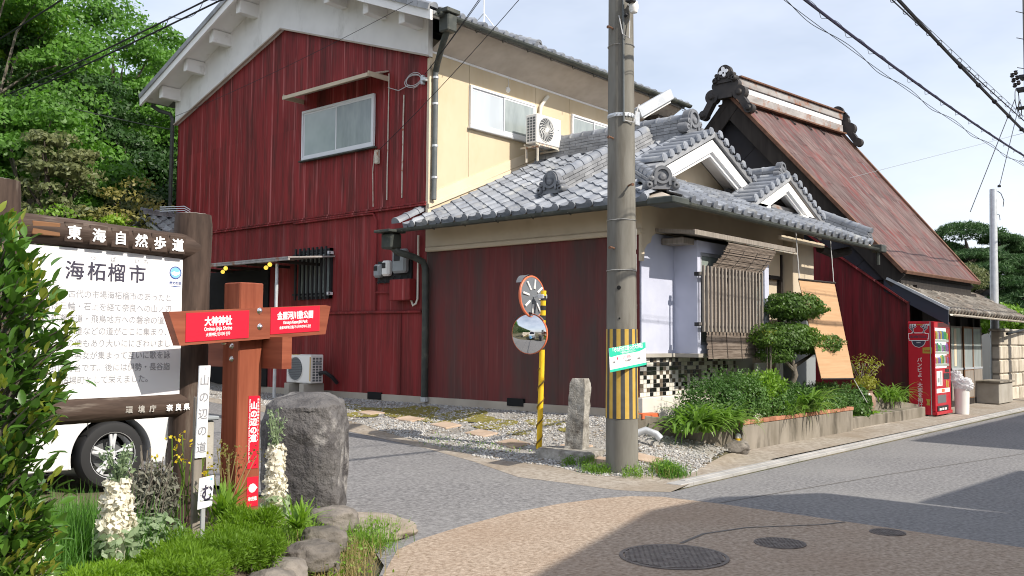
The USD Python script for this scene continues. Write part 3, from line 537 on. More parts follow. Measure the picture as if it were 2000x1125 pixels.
class Roof:                                  # collects the tiles of one building: the nearest 300 become parts, the rest one part
    def __init__(s): s.t = []
    def field(s, O, U, V, W, L, nu, nv, keep=None, eave=True, rs=0):
        U, V, O = (np.asarray(q, float) for q in (U, V, O)); V = V/np.linalg.norm(V); N = np.cross(U, V); flip = N[2] < 0
        if flip: N = -N
        r = np.random.default_rng(rs)
        for j in range(nv):
            for i in range(nu):
                c = O + U*W*i + V*L*j; m_ = c + U*W*.5 + V*L*.5
                if keep and not keep(m_): continue
                c = c + N*r.normal(0, .0025) + U*r.normal(0, .003)
                v, f = (eave_mesh if (j == 0 and eave) else tile_mesh)(c, U, V, N, W, L)
                s.t.append((np.linalg.norm(m_-CAM), (v, f[:, ::-1] if flip else f)))
    def build(s, t, m, limit=300, name='roof_tile'):
        s.t.sort(key=lambda q: q[0])
        for d, q in s.t[:limit]: t.part(name, q, m, smooth=40)
        if s.t[limit:]: t.part('roof_tiles_beyond', join([q for d, q in s.t[limit:]]), m, smooth=40, kind='stuff')
def half_round(p0, p1, r, up=(0, 0, 1), n=8, lip=True):
    """A half-round cap tile from p0 (lower) to p1 with a raised collar and a closed face at p0."""
    p0, p1 = np.asarray(p0, float), np.asarray(p1, float); d = (p1-p0)/np.linalg.norm(p1-p0); s = np.cross(d, up); s /= np.linalg.norm(s); u = np.cross(s, d)
    ang = np.linspace(0, PI, n); R = []
    for q, rr in ((p0, r*1.1), (p0+d*.035, r*1.1), (p0+d*.036, r), (p1, r*.96)): R.append(q + rr*(np.cos(ang)[:, None]*s + np.sin(ang)[:, None]*u))
    V = np.vstack(R + [[p0]]); F = []
    for i in range(3):
        for j in range(n-1): F += [[i*n+j, (i+1)*n+j+1, i*n+j+1], [i*n+j, (i+1)*n+j, (i+1)*n+j+1]]
    for j in range(n-1): F.append([4*n, j, j+1])
    return V, np.array(F)
def ridge(t, p0, p1, w, courses, ch=.055, piece=.3, capr=None, m='tile_dark', mc='tile', seed=0):
    """A ridge of stacked flat tiles in courses under a row of half-round caps, from p0 to p1 (its foot line)."""
    p0, p1 = np.asarray(p0, float), np.asarray(p1, float); d = p1-p0; Ln = np.linalg.norm(d); d /= Ln; s = np.cross(d, Z3); s /= np.linalg.norm(s); u = np.cross(s, d); rr = np.random.default_rng(seed)
    t.part('ridge_core', obox((p0+p1)/2 + u*courses*ch/2, d, s, np.cross(d, s), Ln/2, w*.36, courses*ch/2), M['oni'])
    for k in range(courses):
        ww = w*(1 - .035*k) + (.05 if k == 0 else 0); x = -piece*(.5 if k % 2 else 0)
        while x < Ln - .03:
            a, b = max(0, x+.004), min(Ln, x+piece-.004); x += piece
            if b-a < .04: continue
            t.part('ridge_tile', obox(p0 + d*(a+b)/2 + u*(k*ch+ch*.46+rr.normal(0, .0015)), d, s, np.cross(d, s), (b-a)/2, ww/2+.002*rr.normal(), ch*.43), M[m])
    capr = capr or w*.36; nn = max(1, int(round(Ln/.29))); hh = courses*ch
    for i in range(nn): t.part('cap_tile', half_round(p0 + d*(Ln*i/nn-.02) + u*hh, p0 + d*(Ln*(i+1)/nn+.01) + u*hh, capr, u), M[mc], smooth=40)
def oni(t, pos, out, sc=1.0, m='oni', name='ridge_end_ornament'):
    """Ornamental ridge-end tile: arched plate with a ring, scrolls at both feet. Faces the direction out."""
    o = np.asarray(out, float); o[2] = 0; o /= np.linalg.norm(o); ux = np.cross(Z3, o); pos = np.asarray(pos, float)
    def P(q, dpt, off=0): return prism(affinity.scale(q, sc, sc, origin=(0, 0)), pos + o*off, ux, Z3, dpt*sc)
    arch = union_all([Point(0, .2).buffer(.17, 12), sbox(-.17, 0, .17, .2)]); foot = union_all([Point(-.22, .03).buffer(.085, 8), Point(.22, .03).buffer(.085, 8), sbox(-.22, -.04, .22, .1)])
    body = union_all([arch, foot])
    q = t.part(name, P(body, .12), M[m], smooth=30)
    q.part('ring', P(Point(0, .2).buffer(.15, 12).difference(Point(0, .2).buffer(.105, 12)).union(sbox(-.15, .03, -.105, .2)).union(sbox(.105, .03, .15, .2)), .03, .12*sc), M[m], smooth=30)
    q.part('boss', lathe([(.001, .05*sc), (.05*sc, .04*sc), (.075*sc, 0)], 12, pos + Z3*.17*sc + o*.12*sc, o), M[m], smooth=40)
    for sx in (-1, 1): q.part('scroll', join([lathe([(.02*sc, .17*sc), (.05*sc, .165*sc), (.075*sc, .12*sc), (.085*sc, 0)], 12, pos + ux*sx*.235*sc + Z3*.03*sc, o), lathe([(.01*sc, .16*sc), (.045*sc, .15*sc), (.055*sc, 0)], 10, pos + ux*sx*.19*sc + Z3*.14*sc, o)]), M[m], smooth=40)
# ================================================================ two-storey house with the red gable
hA = T('two_storey_house', 'two storey house with dark red sheet gable, white eaves and yellow street wall', 'house', (11.93, 12.4, .45))
RY, RZ, RS = 17.1, 9.82, .41
roofz = lambda y: RZ - RS*abs(y-RY)
redtop = lambda y: 8.56 - .33*abs(y-17.05)
hA.part('wall', prism([(12.42, .3), (21.48, .3), (21.48, 7.55), (17.1, 9.4), (12.42, 7.4)], (11.96, 0, 0), (0, 1, 0), (0, 0, 1), 7.94), M['soffit'])
hA.part('foundation', bx(11.9, 11.97, 12.4, 21.5, .2, .63), M['foundation'])
ys = np.arange(12.42, 21.5, .42)
for i in range(22):
    a, b = 12.42 + .413*i, 12.42 + .413*(i+1) + .012; lap = .003*(i % 2)
    hA.part('upper_sheet', corr(a, b, 6.2, redtop, 11.93, lap=lap), M['red_gable'], smooth=True)
    hA.part('upper_sheet', corr(a, b, 4.26, 6.24, 11.926, lap=lap), M['red_gable'], smooth=True)
for i in range(10):
    a, b = 12.42 + .909*i, 12.42 + .909*(i+1) + .012; lap = .003*(i % 2)
    hA.part('lower_sheet', corr(a, b, 2.2, 4.2, 11.93, lap=lap), M['red_low'], smooth=True)
    hA.part('lower_sheet', corr(a, b, .63, 2.24, 11.926, lap=lap), M['red_low'], smooth=True)
hA.part('band', [cb(11.86, 11.95, 12.42, 21.5, 4.19, 4.225, .006), cb(11.88, 11.95, 12.42, 21.5, 4.235, 4.27, .006)], M['red_gable'])
pts = [(12.36, redtop(12.36)), (17.05, redtop(17.05)), (21.55, redtop(21.55)), (21.55, roofz(21.55)-.1), (17.1, RZ-.1), (12.36, roofz(12.36)-.1)]
hA.part('gable_plaster', prism(pts, (11.84, 0, 0), (0, 1, 0), (0, 0, 1), .12), M['plaster_grey'])
hA.part('drip_edge', [obox(((11.825), (a+b)/2, (redtop(a)+redtop(b))/2), (0, (b-a), redtop(b)-redtop(a))/np.hypot(b-a, redtop(b)-redtop(a)), (1, 0, 0), np.cross((0, (b-a), redtop(b)-redtop(a))/np.hypot(b-a, redtop(b)-redtop(a)), (1, 0, 0)), np.hypot(b-a, redtop(b)-redtop(a))/2, .03, .016) for a, b in ((12.36, 17.05), (17.05, 21.55))], M['soffit'])
def slope_slab(y0, y1, x0, x1, dz, th): return slab([(x0, y0, roofz(y0)+dz), (x1, y0, roofz(y0)+dz), (x1, y1, roofz(y1)+dz), (x0, y1, roofz(y1)+dz)], (0, 0, 1), th)
for a, b in ((11.65, RY), (22.15, RY)):
    hA.part('roof_deck', slope_slab(a, b, 11.28, 20.05, -.02, .07), M['tile_dark'])
    hA.part('eave_lining', slope_slab(a + (.06 if a < RY else -.06), b, 11.26, 11.95, -.09, .02), M['white_wood'])
    hA.part('bargeboard', slope_slab(a, b, 11.2, 11.258, -.02, .19), M['white_wood'])
    L = math.hypot(b-a, RS*(b-a)); n = int(L/.3); d = np.array([0, b-a, RS*abs(b-a)])/L
    for i in range(n):
        p0 = np.array([11.3, a, roofz(a)+.035]) + d*(i*L/n); p1 = np.array([11.3, a, roofz(a)+.035]) + d*((i+1)*L/n+.02)
        hA.part('verge_tile', half_round(p0, p1, .085, np.cross(d, X3) if np.cross(d, X3)[2] > 0 else -np.cross(d, X3)), M['tile'], smooth=40)
        hA.part('verge_plate', obox((p0+p1)/2 + np.array([-.115, 0, -.02]), d, X3, np.cross(d, X3), L/n/2-.004, .02, .055), M['tile_dark'])
for y in (21.4, 20.27, 19.14, 18.05, 16.2, 14.85, 13.62, 12.58):
    zt = roofz(y) - .11; hA.part('purlin', cb(11.36, 11.86, y-.085, y+.085, zt-.3, zt, .01), M['white_wood'])
r = Roof(); Vv = np.array([0, 1, RS]); r.field((11.42, 11.62, roofz(11.62)), X3, Vv, .3, .27, 29, 7, rs=2); r.build(hA, M['tile'])
hA.part('eave_cove', slab([(11.97, 12.38, 7.14), (20.0, 12.38, 7.14), (20.0, 11.72, 7.5), (11.97, 11.72, 7.5)], (0, 0, -1), .05), M['soffit'])
hA.part('eave_end_board', slab([(19.9, 12.4, 7.2), (20.02, 12.4, 7.2), (20.02, 12.4, 7.75), (19.9, 11.7, 7.52)], (1, 0, 0), .03), M['soffit'])
hA.part('end_timber', bx(19.2, 19.9, 11.9, 12.38, 6.9, 7.25), M['dark_wood'])
ridge(hA, (15.5, 12.75, roofz(12.75)+.04), (15.5, 14.6, roofz(14.6)+.04), .3, 3, .05, seed=4); oni(hA, (15.5, 12.72, roofz(12.72)+.05), (0, -1, 0), .6)
ridge(hA, (11.6, RY, RZ-.03), (20, RY, RZ-.03), .4, 4, .06, .5)
# gutter with hopper and downpipe at the street corner
def half_pipe(p0, p1, r, n=8):
    p0, p1 = np.asarray(p0, float), np.asarray(p1, float); d = (p1-p0)/np.linalg.norm(p1-p0); s = np.cross(d, Z3); ang = np.linspace(PI, 2*PI, n); R = []
    for q in (p0, p1):
        for rr in (r, r*.86): R.append(q + rr*(np.cos(ang)[:, None]*s + np.sin(ang)[:, None]*Z3))
    V = np.vstack(R); F = []
    for j in range(n-1):
        F += [[j, 2*n+j+1, j+1], [j, 2*n+j, 2*n+j+1], [n+j, n+j+1, 3*n+j+1], [n+j, 3*n+j+1, 3*n+j], [j, j+1, n+j+1], [j, n+j+1, n+j], [2*n+j, 3*n+j+1, 2*n+j+1], [2*n+j, 3*n+j, 3*n+j+1]]
    F += [[0, n, 3*n], [0, 3*n, 2*n], [n-1, 4*n-1, 2*n-1], [n-1, 3*n-1, 4*n-1]]
    return V, np.array(F)
hA.part('gutter', half_pipe((11.3, 11.56, 7.52), (20.15, 11.56, 7.6), .075), M['gutter'])
for i in range(12): x = 11.6+.75*i; hA.part('gutter_bracket', tube([(x, 11.66, 7.6), (x, 11.6, 7.42), (x, 11.5, 7.44)], .008, 5), M['gutter'])
hA.part('hopper', [cb(11.42, 11.66, 11.42, 11.66, 7.2, 7.52, .02), cb(11.36, 11.7, 11.38, 11.7, 7.52, 7.6, .01)], M['gutter'])
hA.part('downpipe', tube([(11.54, 11.55, 7.25), (11.62, 11.75, 7.05), (11.95, 12.22, 6.86), (12.0, 12.3, 6.75)], .06, 10), M['gutter'], smooth=50)
hA.part('downpipe', tube([(12.0, 12.31, 6.8), (12.0, 12.31, 5.6), (11.99, 12.31, 4.3)], .05, 10), M['pipe_grey'], smooth=50)
for z in (6.6, 6.1, 5.3, 4.7): hA.part('pipe_clip', cyl((12.0, 12.31, z), (12.0, 12.31, z+.04), .058, 10), M['galv'])
hA.part('rear_downpipe', [tube([(11.5, 22.1, 7.6), (11.6, 21.9, 7.45), (11.75, 21.62, 7.35), (11.8, 21.6, 7.2), (11.8, 21.6, 4.4)], .05, 8), tube([(11.85, 21.72, 7.1), (11.85, 21.72, 4.4)], .03, 6)], M['gutter'], smooth=50)
# yellow street wall, in sheets with joints
xs = [11.975, 13.0, 15.06, 16.25, 18.35, 19.9]
for a, b in zip(xs[:-1], xs[1:]): hA.part('wall_panel', cb(a+.004, b-.004, 12.385, 12.42, 4.0, 7.18, .004), M['yellow_wall'])
hA.part('corner_trim', cb(11.9, 11.972, 12.37, 12.44, 4.0, 7.0, .006), M['beige_light'])
hA.part('cove_bead', bx(11.975, 19.9, 12.372, 12.384, 7.1, 7.14), M['white_wood'])
def window_y(t, x0, x1, z0, z1, y, gl, label=None, fm='alu_white', sill=True):
    """Two-light sliding window in a wall facing -y."""
    w = t.part('window', [cb(x0, x1, y-.06, y, z1-.05, z1, .006), cb(x0, x1, y-.06, y, z0, z0+.055, .006), cb(x0, x0+.045, y-.06, y, z0+.055, z1-.05, .006), cb(x1-.045, x1, y-.06, y, z0+.055, z1-.05, .006)], M[fm], label)
    m = (x0+x1)/2
    for k, (a, b) in enumerate(((x0+.045, m+.03), (m-.02, x1-.045))):
        yy = y - .018 - .016*k
        w.part('sash', [bx(a, a+.035, yy-.012, yy, z0+.055, z1-.05), bx(b-.035, b, yy-.012, yy, z0+.055, z1-.05), bx(a+.035, b-.035, yy-.012, yy, z1-.085, z1-.05), bx(a+.035, b-.035, yy-.012, yy, z0+.055, z0+.1)], M[fm])
        w.part('pane', bx(a+.035, b-.035, yy-.009, yy-.004, z0+.1, z1-.085), M[gl[k]])
    if sill: w.part('sill', cb(x0-.04, x1+.04, y-.09, y, z0-.035, z0-.002, .006), M['alu'])
window_y(hA, 12.99, 15.02, 5.87, 6.71, 12.385, ('curtain', 'frosted_dark'))
window_y(hA, 16.3, 18.0, 6.0, 6.77, 12.385, ('frosted_dark', 'frosted_dark'))
hA.part('vent_cap', [lathe([(.001, .035), (.05, .03), (.065, 0)], 14, (14.15, 12.385, 6.86), (0, -1, 0)), tube([(14.15, 12.37, 6.9), (14.17, 12.37, 7.0), (14.15, 12.37, 7.12)], .006, 5)], M['white_plastic'], smooth=40)
hA.part('pipe_cover', tube([(15.42, 12.34, 6.98), (15.32, 12.34, 6.88), (15.17, 12.33, 6.7), (15.13, 12.33, 6.45), (15.13, 12.3, 6.2)], .042, 8), M['cream_plastic'], smooth=50)
hA.part('roof_flashing', [slab([(11.98, 12.36, 4.44), (15.3, 12.36, 5.86), (15.3, 12.36, 5.66), (11.98, 12.36, 4.24)], (0, 1, 0), -.03), slab([(11.9, 12.345, 4.22), (15.3, 12.345, 5.64), (15.3, 12.345, 5.56), (11.9, 12.345, 4.14)], (0, 1, 0), -.04)], M['beige_light'])
# gable window, hood and its wiring
y0, y1, z0, z1 = 13.9, 16.25, 5.5, 6.57; xw = 11.9
w = hA.part('window', [cb(xw-.06, xw, y0, y1, z1-.05, z1, .006), cb(xw-.06, xw, y0, y1, z0, z0+.055, .006), cb(xw-.06, xw, y0, y0+.045, z0+.055, z1-.05, .006), cb(xw-.06, xw, y1-.045, y1, z0+.055, z1-.05, .006)], M['alu_white'], 'aluminium two-light window in the red gable')
ym = (y0+y1)/2
for k, (a, b, gl) in enumerate(((ym-.02, y1-.045, 'frosted'), (y0+.045, ym+.03, 'frosted_dark'))):
    x = xw-.02-.016*k
    w.part('sash', [bx(x-.012, x, a, a+.035, z0+.055, z1-.05), bx(x-.012, x, b-.035, b, z0+.055, z1-.05), bx(x-.012, x, a+.035, b-.035, z1-.085, z1-.05), bx(x-.012, x, a+.035, b-.035, z0+.055, z0+.1)], M['alu_white'])
    w.part('pane', bx(x-.009, x-.004, a+.035, b-.035, z0+.1, z1-.085), M[gl])
w.part('sill', cb(xw-.09, xw, y0-.06, y1+.06, z0-.035, z0-.002, .006), M['gutter'])
hA.part('window_hood', [slab([(11.92, 13.55, 6.98), (11.38, 13.55, 6.8), (11.38, 16.28, 6.8), (11.92, 16.28, 6.98)], (0, 0, 1), .03)], M['rusty_white'])
hA.part('hood_edge', [cb(11.36, 11.385, 13.54, 16.29, 6.735, 6.81, .004), bx(11.385, 11.92, 16.28, 16.3, 6.75, 6.85), bx(11.385, 11.92, 13.53, 13.55, 6.75, 6.85)], M['beige_wall'])
hA.part('bell_box', cb(11.83, 11.91, 13.75, 13.85, 5.14, 5.42, .015), M['rusty_white'])
hA.part('conduit', [tube([(11.9, 13.52, 6.9), (11.9, 13.52, 6.0), (11.9, 13.53, 4.4)], .012, 6), tube([(11.9, 13.08, 6.4), (11.9, 13.1, 4.4)], .014, 6), tube([(11.89, 13.9, 5.4), (11.89, 13.95, 5.0), (11.89, 13.92, 4.3)], .01, 5)], M['rusty_white'])
a = np.linspace(0, 5.5*PI, 70); hA.part('cable_coil', [tube(np.stack([11.86+.02*np.sin(a*.9), 12.78+(.2+.03*np.sin(a*.37))*np.cos(a), 6.62+(.13+.03*np.cos(a*.31))*np.sin(a)], 1), .008, 5), tube([(11.87, 12.9, 6.56), (11.87, 13.2, 6.5), (11.88, 13.52, 6.62)], .008, 5)], M['cord'])
hA.part('cable_bracket', [cb(11.84, 11.92, 12.5, 12.56, 6.5, 6.68, .008), cb(11.8, 11.9, 12.42, 12.5, 6.55, 6.62, .008)], M['galv'])
hA.part('conduit', [tube([(11.88, 12.6, 3.64), (11.88, 12.6, 2.45), (11.86, 12.62, 2.36), (11.86, 12.7, 2.32), (11.87, 12.76, 2.42)], .02, 8)], M['cream_plastic'], smooth=50)
hA.part('wall_pipe', [tube([(11.89, 12.5, 2.21), (11.89, 14, 2.215), (11.89, 16.4, 2.22)], .03, 8), tube([(11.88, 13.8, 2.24), (11.88, 13.8, 4.0), (11.88, 13.9, 4.16), (11.88, 14.2, 4.17), (11.88, 16.5, 4.17)], .022, 6), tube([(11.88, 13.8, 2.6), (11.88, 13.25, 2.58)], .018, 6), tube([(11.9, 13.08, .65), (11.9, 13.08, 2.2)], .012, 5)], M['red_low'], smooth=50)
hA.part('meter_board', bx(11.88, 11.915, 12.78, 13.74, 2.78, 3.2), M['black_metal'])
for (a, b, c, d, mm) in ((13.52, 13.74, 2.88, 3.14, 'grey_plastic'), (13.28, 13.5, 2.9, 3.2, 'white_plastic'), (12.82, 13.2, 2.94, 3.4, 'grey_plastic')):
    q = hA.part('meter', [cb(11.74, 11.88, a, b, c, d, .04)], M[mm], 'pale electricity meter' if mm == 'white_plastic' else None); h_ = d-c; q.part('meter_dial', cb(11.732, 11.745, a+(b-a)*.35, b-(b-a)*.2, d-h_*.5, d-h_*.15, .004), M['black_metal'])
for i in range(5): yy = 12.85+.19*i; hA.part('meter_cable', tube([(11.86, yy, 2.9), (11.83, yy+.05, 2.76), (11.86, yy+.12, 2.8)], .01, 5), M['black_metal'])
hA.part('switch_box', cb(11.72, 11.9, 12.66, 13.22, 2.42, 2.82, .012), M['red_gable'])
# barred window low in the red wall
y0, y1, z0, z1 = 15.18, 16.28, 2.52, 3.56
w = hA.part('barred_window', [bx(11.86, 11.92, y0, y1, z0, z0+.05), bx(11.86, 11.92, y0, y1, z1-.05, z1), bx(11.86, 11.92, y0, y0+.05, z0, z1), bx(11.86, 11.92, y1-.05, y1, z0, z1)], M['black_metal'])
w.part('pane', bx(11.885, 11.89, y0+.05, y1-.05, z0+.05, z1-.05), M['frosted_dark'])
for i in range(8): yy = y0+.04+(y1-y0-.08)*i/7; w.part('bar', cb(11.74, 11.78, yy-.025, yy+.025, z0-.02, z1+.03, .004), M['black_metal'])
for z in (z0+.1, z1-.1): w.part('rail', bx(11.782, 11.8, y0-.06, y1+.1, z-.02, z+.02), M['black_metal']); w.part('bracket', cb(11.76, 11.9, y0-.04, y0-.005, z-.03, z+.03, .004), M['alu_white'])
hA.part('underfloor_vent', bx(11.885, 11.93, 13.6, 14.0, .52, .66), M['black'])
# dark doorway behind the awning
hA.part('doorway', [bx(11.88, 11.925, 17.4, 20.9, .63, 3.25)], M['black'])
aw = T('awning', 'low awning with yellow bulbs over the dark doorway in the red wall', 'awning', (11.0, 16.5, .6))
aw.part('awning_roof', slab([(11.9, 15.1, 3.4), (10.75, 15.1, 3.3), (10.75, 19.2, 3.3), (11.9, 19.2, 3.4)], (0, 0, 1), .03), M['galv_rust'])
aw.part('front_beam', cb(10.75, 10.8, 15.1, 19.2, 3.225, 3.268, .006), M['galv_rust'])
[aw.part('rafter', bx(10.8, 11.88, y, y+.05, 3.2, 3.26), M['dark_wood']) for y in (15.5, 16.6, 17.7, 18.8)]
for y in (15.75, 19.1): aw.part('post', cyl((10.95, y, .5), (10.95, y, 3.2), .035, 10), M['galv'])
for y, x in ((17.35, 10.78), (15.75, 10.78), (18.3, 11.3), (16.5, 11.2)): aw.part('bulb', trimesh.creation.icosphere(subdivisions=2, radius=.045).apply_translation((x, y, 3.19-.02)), M['lamp_yellow'], smooth=True)
def ac_unit(name, label, x0, y0, z0, face, w=.8, d=.3, h=.56, yellow=False):
    t = T(name, label, 'air conditioner', (x0, y0, z0), 'air conditioner outdoor units'); U, Vn = (np.array(FY[0], float), np.array([0, -1., 0])) if face == 'y' else (np.array(FX[0], float), np.array([-1., 0, 0]))
    o = np.array([x0, y0, z0]); c = o + U*w/2 - Vn*d/2 + Z3*h/2      # o: lower left front corner
    t.part('casing', obox(c, U, Z3, Vn, w/2, h/2, d/2, .015), M['white_plastic'])
    fc = o + U*w*.38 + Z3*h*.5 + Vn*.002
    t.part('fan_recess', lathe([(.001, .002), (h*.4, .002), (h*.4, 0)], 28, fc, Vn), M['ac_dark'])
    t.part('fan_ring', lathe([(h*.4, .0), (h*.43, .012), (h*.45, .0)], 32, fc, Vn), M['white_plastic'], smooth=40)
    if yellow: t.part('fan_guard', [cyl(fc+Vn*.02-Z3*q+U*s, fc+Vn*.02-Z3*q-U*s, .003, 4) for k in range(-6, 7) for q, s in [(k*h*.06, math.sqrt(max(1e-4, (h*.41)**2-(k*h*.06)**2)))]] + [cyl(fc+Vn*.02-U*q+Z3*s, fc+Vn*.02-U*q-Z3*s, .003, 4) for k in range(-6, 7) for q, s in [(k*h*.06, math.sqrt(max(1e-4, (h*.41)**2-(k*h*.06)**2)))]], M['grey_plastic'])
    else:
        t.part('fan_hub', lathe([(.001, .03), (.04, .025), (.05, 0)], 14, fc, Vn), M['white_plastic'])
        for k in range(18): a = k*2*PI/18; q = [fc + Vn*.02 + (U*math.cos(a+s*.9)+Z3*math.sin(a+s*.9))*(.04+s*(h*.41-.04)) for s in (0, .33, .66, 1)]; t.part('guard_vane', tube(q, .007, 4), M['white_plastic'])
    # coil grille on the side seen
    sd = U if face == 'x' else -U; so = o + (U*w if face == 'x' else 0*U)
    for i in range(3):
        for j in range(9): cc = so + sd*.001 - Vn*(d*(.25+.25*i)) + Z3*h*(.1+.095*j); t.part('coil_slot', obox(cc, Vn, Z3, sd, d*.09, h*.035, .003), M['ac_dark'])
    if yellow:
        t.part('yellow_strip', [obox(o+U*(w-.015)+Z3*h*.5+Vn*.001, U, Z3, Vn, .012, h*.42, .004), obox(o+U*w*.3+Z3*(h+.001)-Vn*.02, U, Vn, -Z3, w*.22, .02, .003)], M['pole_yellow'])
        t.part('service_cover', obox(so + sd*.008 - Vn*d*.55 + Z3*h*.7, Vn, Z3, sd, .06, .03, .012), M['grey_plastic'])
    else: t.part('badge', obox(o+U*w*.88+Z3*h*.62+Vn*.001, U, Z3, Vn, .035, .012, .002), M['grey_plastic'])
    return t
ac1 = ac_unit('air_conditioner', 'white outdoor air conditioner unit on a rusty stand above the tiled roof', 14.3, 11.72, 5.7, 'y', .8, .3, .6)
for x in (14.36, 15.0):
    for y in (11.75, 12.05): ac1.part('stand_leg', cb(x-.018, x+.018, y-.018, y+.018, 3.95+.46*(x-11.33)-.02, 5.69, .003), M['rusty_white'])
ac1.part('stand_rail', [cb(14.3, 15.12, 11.735, 11.765, 5.66, 5.697, .003), cb(14.3, 15.12, 12.03, 12.07, 5.66, 5.697, .003), cb(14.345, 14.375, 11.7, 12.2, 5.62, 5.657, .003), cb(14.985, 15.015, 11.7, 12.2, 5.62, 5.657, .003)], M['rusty_white'])
ac2 = ac_unit('air_conditioner', 'white outdoor air conditioner with yellow strips on blocks beside the red wall', 11.28, 15.82, .8, 'x', .8, .32, .57, True)
for y in (15.7, 15.2): ac2.part('block', cb(11.2, 11.7, y-.08, y+.08, .48, .795, .01), M['block_mossy'])
ac2.part('hose', tube([(11.5, 15.02, 1.0), (11.55, 14.9, 1.02), (11.7, 14.86, .92), (11.85, 14.9, .8)], .04, 8), M['black_metal'], smooth=50)
an = T('antenna', 'thin television antenna mast on wire feet on the upper roof', 'antenna', (14.07, 13, 8.15))
an.part('mast', cyl((14.07, 13, 8.15), (14.07, 13, 10.6), .016, 6), M['galv']); an.part('element', [cyl((14.07-.4, 13, 9.3+.2*k), (14.07+.4, 13, 9.3+.2*k), .006, 5) for k in range(3)], M['galv'])
for dx, dy in ((-.35, -.3), (.4, -.2), (.1, .5)): an.part('foot', cyl((14.07, 13, 8.6), (14.07+dx, 13+dy, roofz(13+dy)+.05), .01, 5), M['galv'])

# ================================================================ single-storey wing with the tiled entrance roof
hB = T('tiled_wing', 'single storey wing with grey tiled hip roof, two white gablets and lavender entrance wall', 'house', (11.93, 7.72, .4))
EX, EY, EZ, SL = 11.33, 6.85, 3.74, .46
RX = 15.2; RZ1 = EZ + SL*(RX-EX)
zl = lambda x: EZ + SL*(x-EX)
# decks under the tiles
hB.part('roof_deck', slab([(EX+.05, 12.4, zl(EX+.05)), (EX+.05, EY+.05, zl(EX+.05)), (EX+1.6, EY+1.6, zl(EX+1.6)), (EX+1.6, 12.4, zl(EX+1.6))], (0, 0, 1), .09), M['soffit'])
hB.part('roof_deck', slab([(EX+1.6, 12.4, zl(EX+1.6)), (EX+1.6, 8.3, zl(EX+1.6)), (RX, 8.3, RZ1), (RX, 12.4, RZ1)], (0, 0, 1), .09), M['soffit'])
hB.part('roof_deck', slab([(RX, 12.4, RZ1), (RX, 8.3, RZ1), (RX+3.4, 8.3, RZ1-SL*3.4), (RX+3.4, 12.4, RZ1-SL*3.4)], (0, 0, 1), .09), M['tile_dark'])
hB.part('roof_deck', slab([(EX+.05, EY+.05, EZ+.02), (19.5, EY+.05, EZ+.02), (19.5, 8.8, EZ+SL*1.95), (EX+2.0, 8.8, EZ+SL*1.95)], (0, 0, 1), .09), M['soffit'])
rf = Roof()
rf.field((EX, 12.42, EZ), -Y3, (1, 0, SL), .3265, .272, 18, 16, keep=lambda p: p[1] > min(EY + (p[0]-EX) + .1, 8.72) and p[0] < RX-.1, rs=5)
rf.field((EX, EY, EZ), X3, (0, 1, SL), .334, .272, 24, 7, keep=lambda p: (p[0]-EX) > (p[1]-EY)+.1 and p[1] < 8.75 and not (15.9 < p[0] < 18.7 and p[1] > 8.1), rs=6)
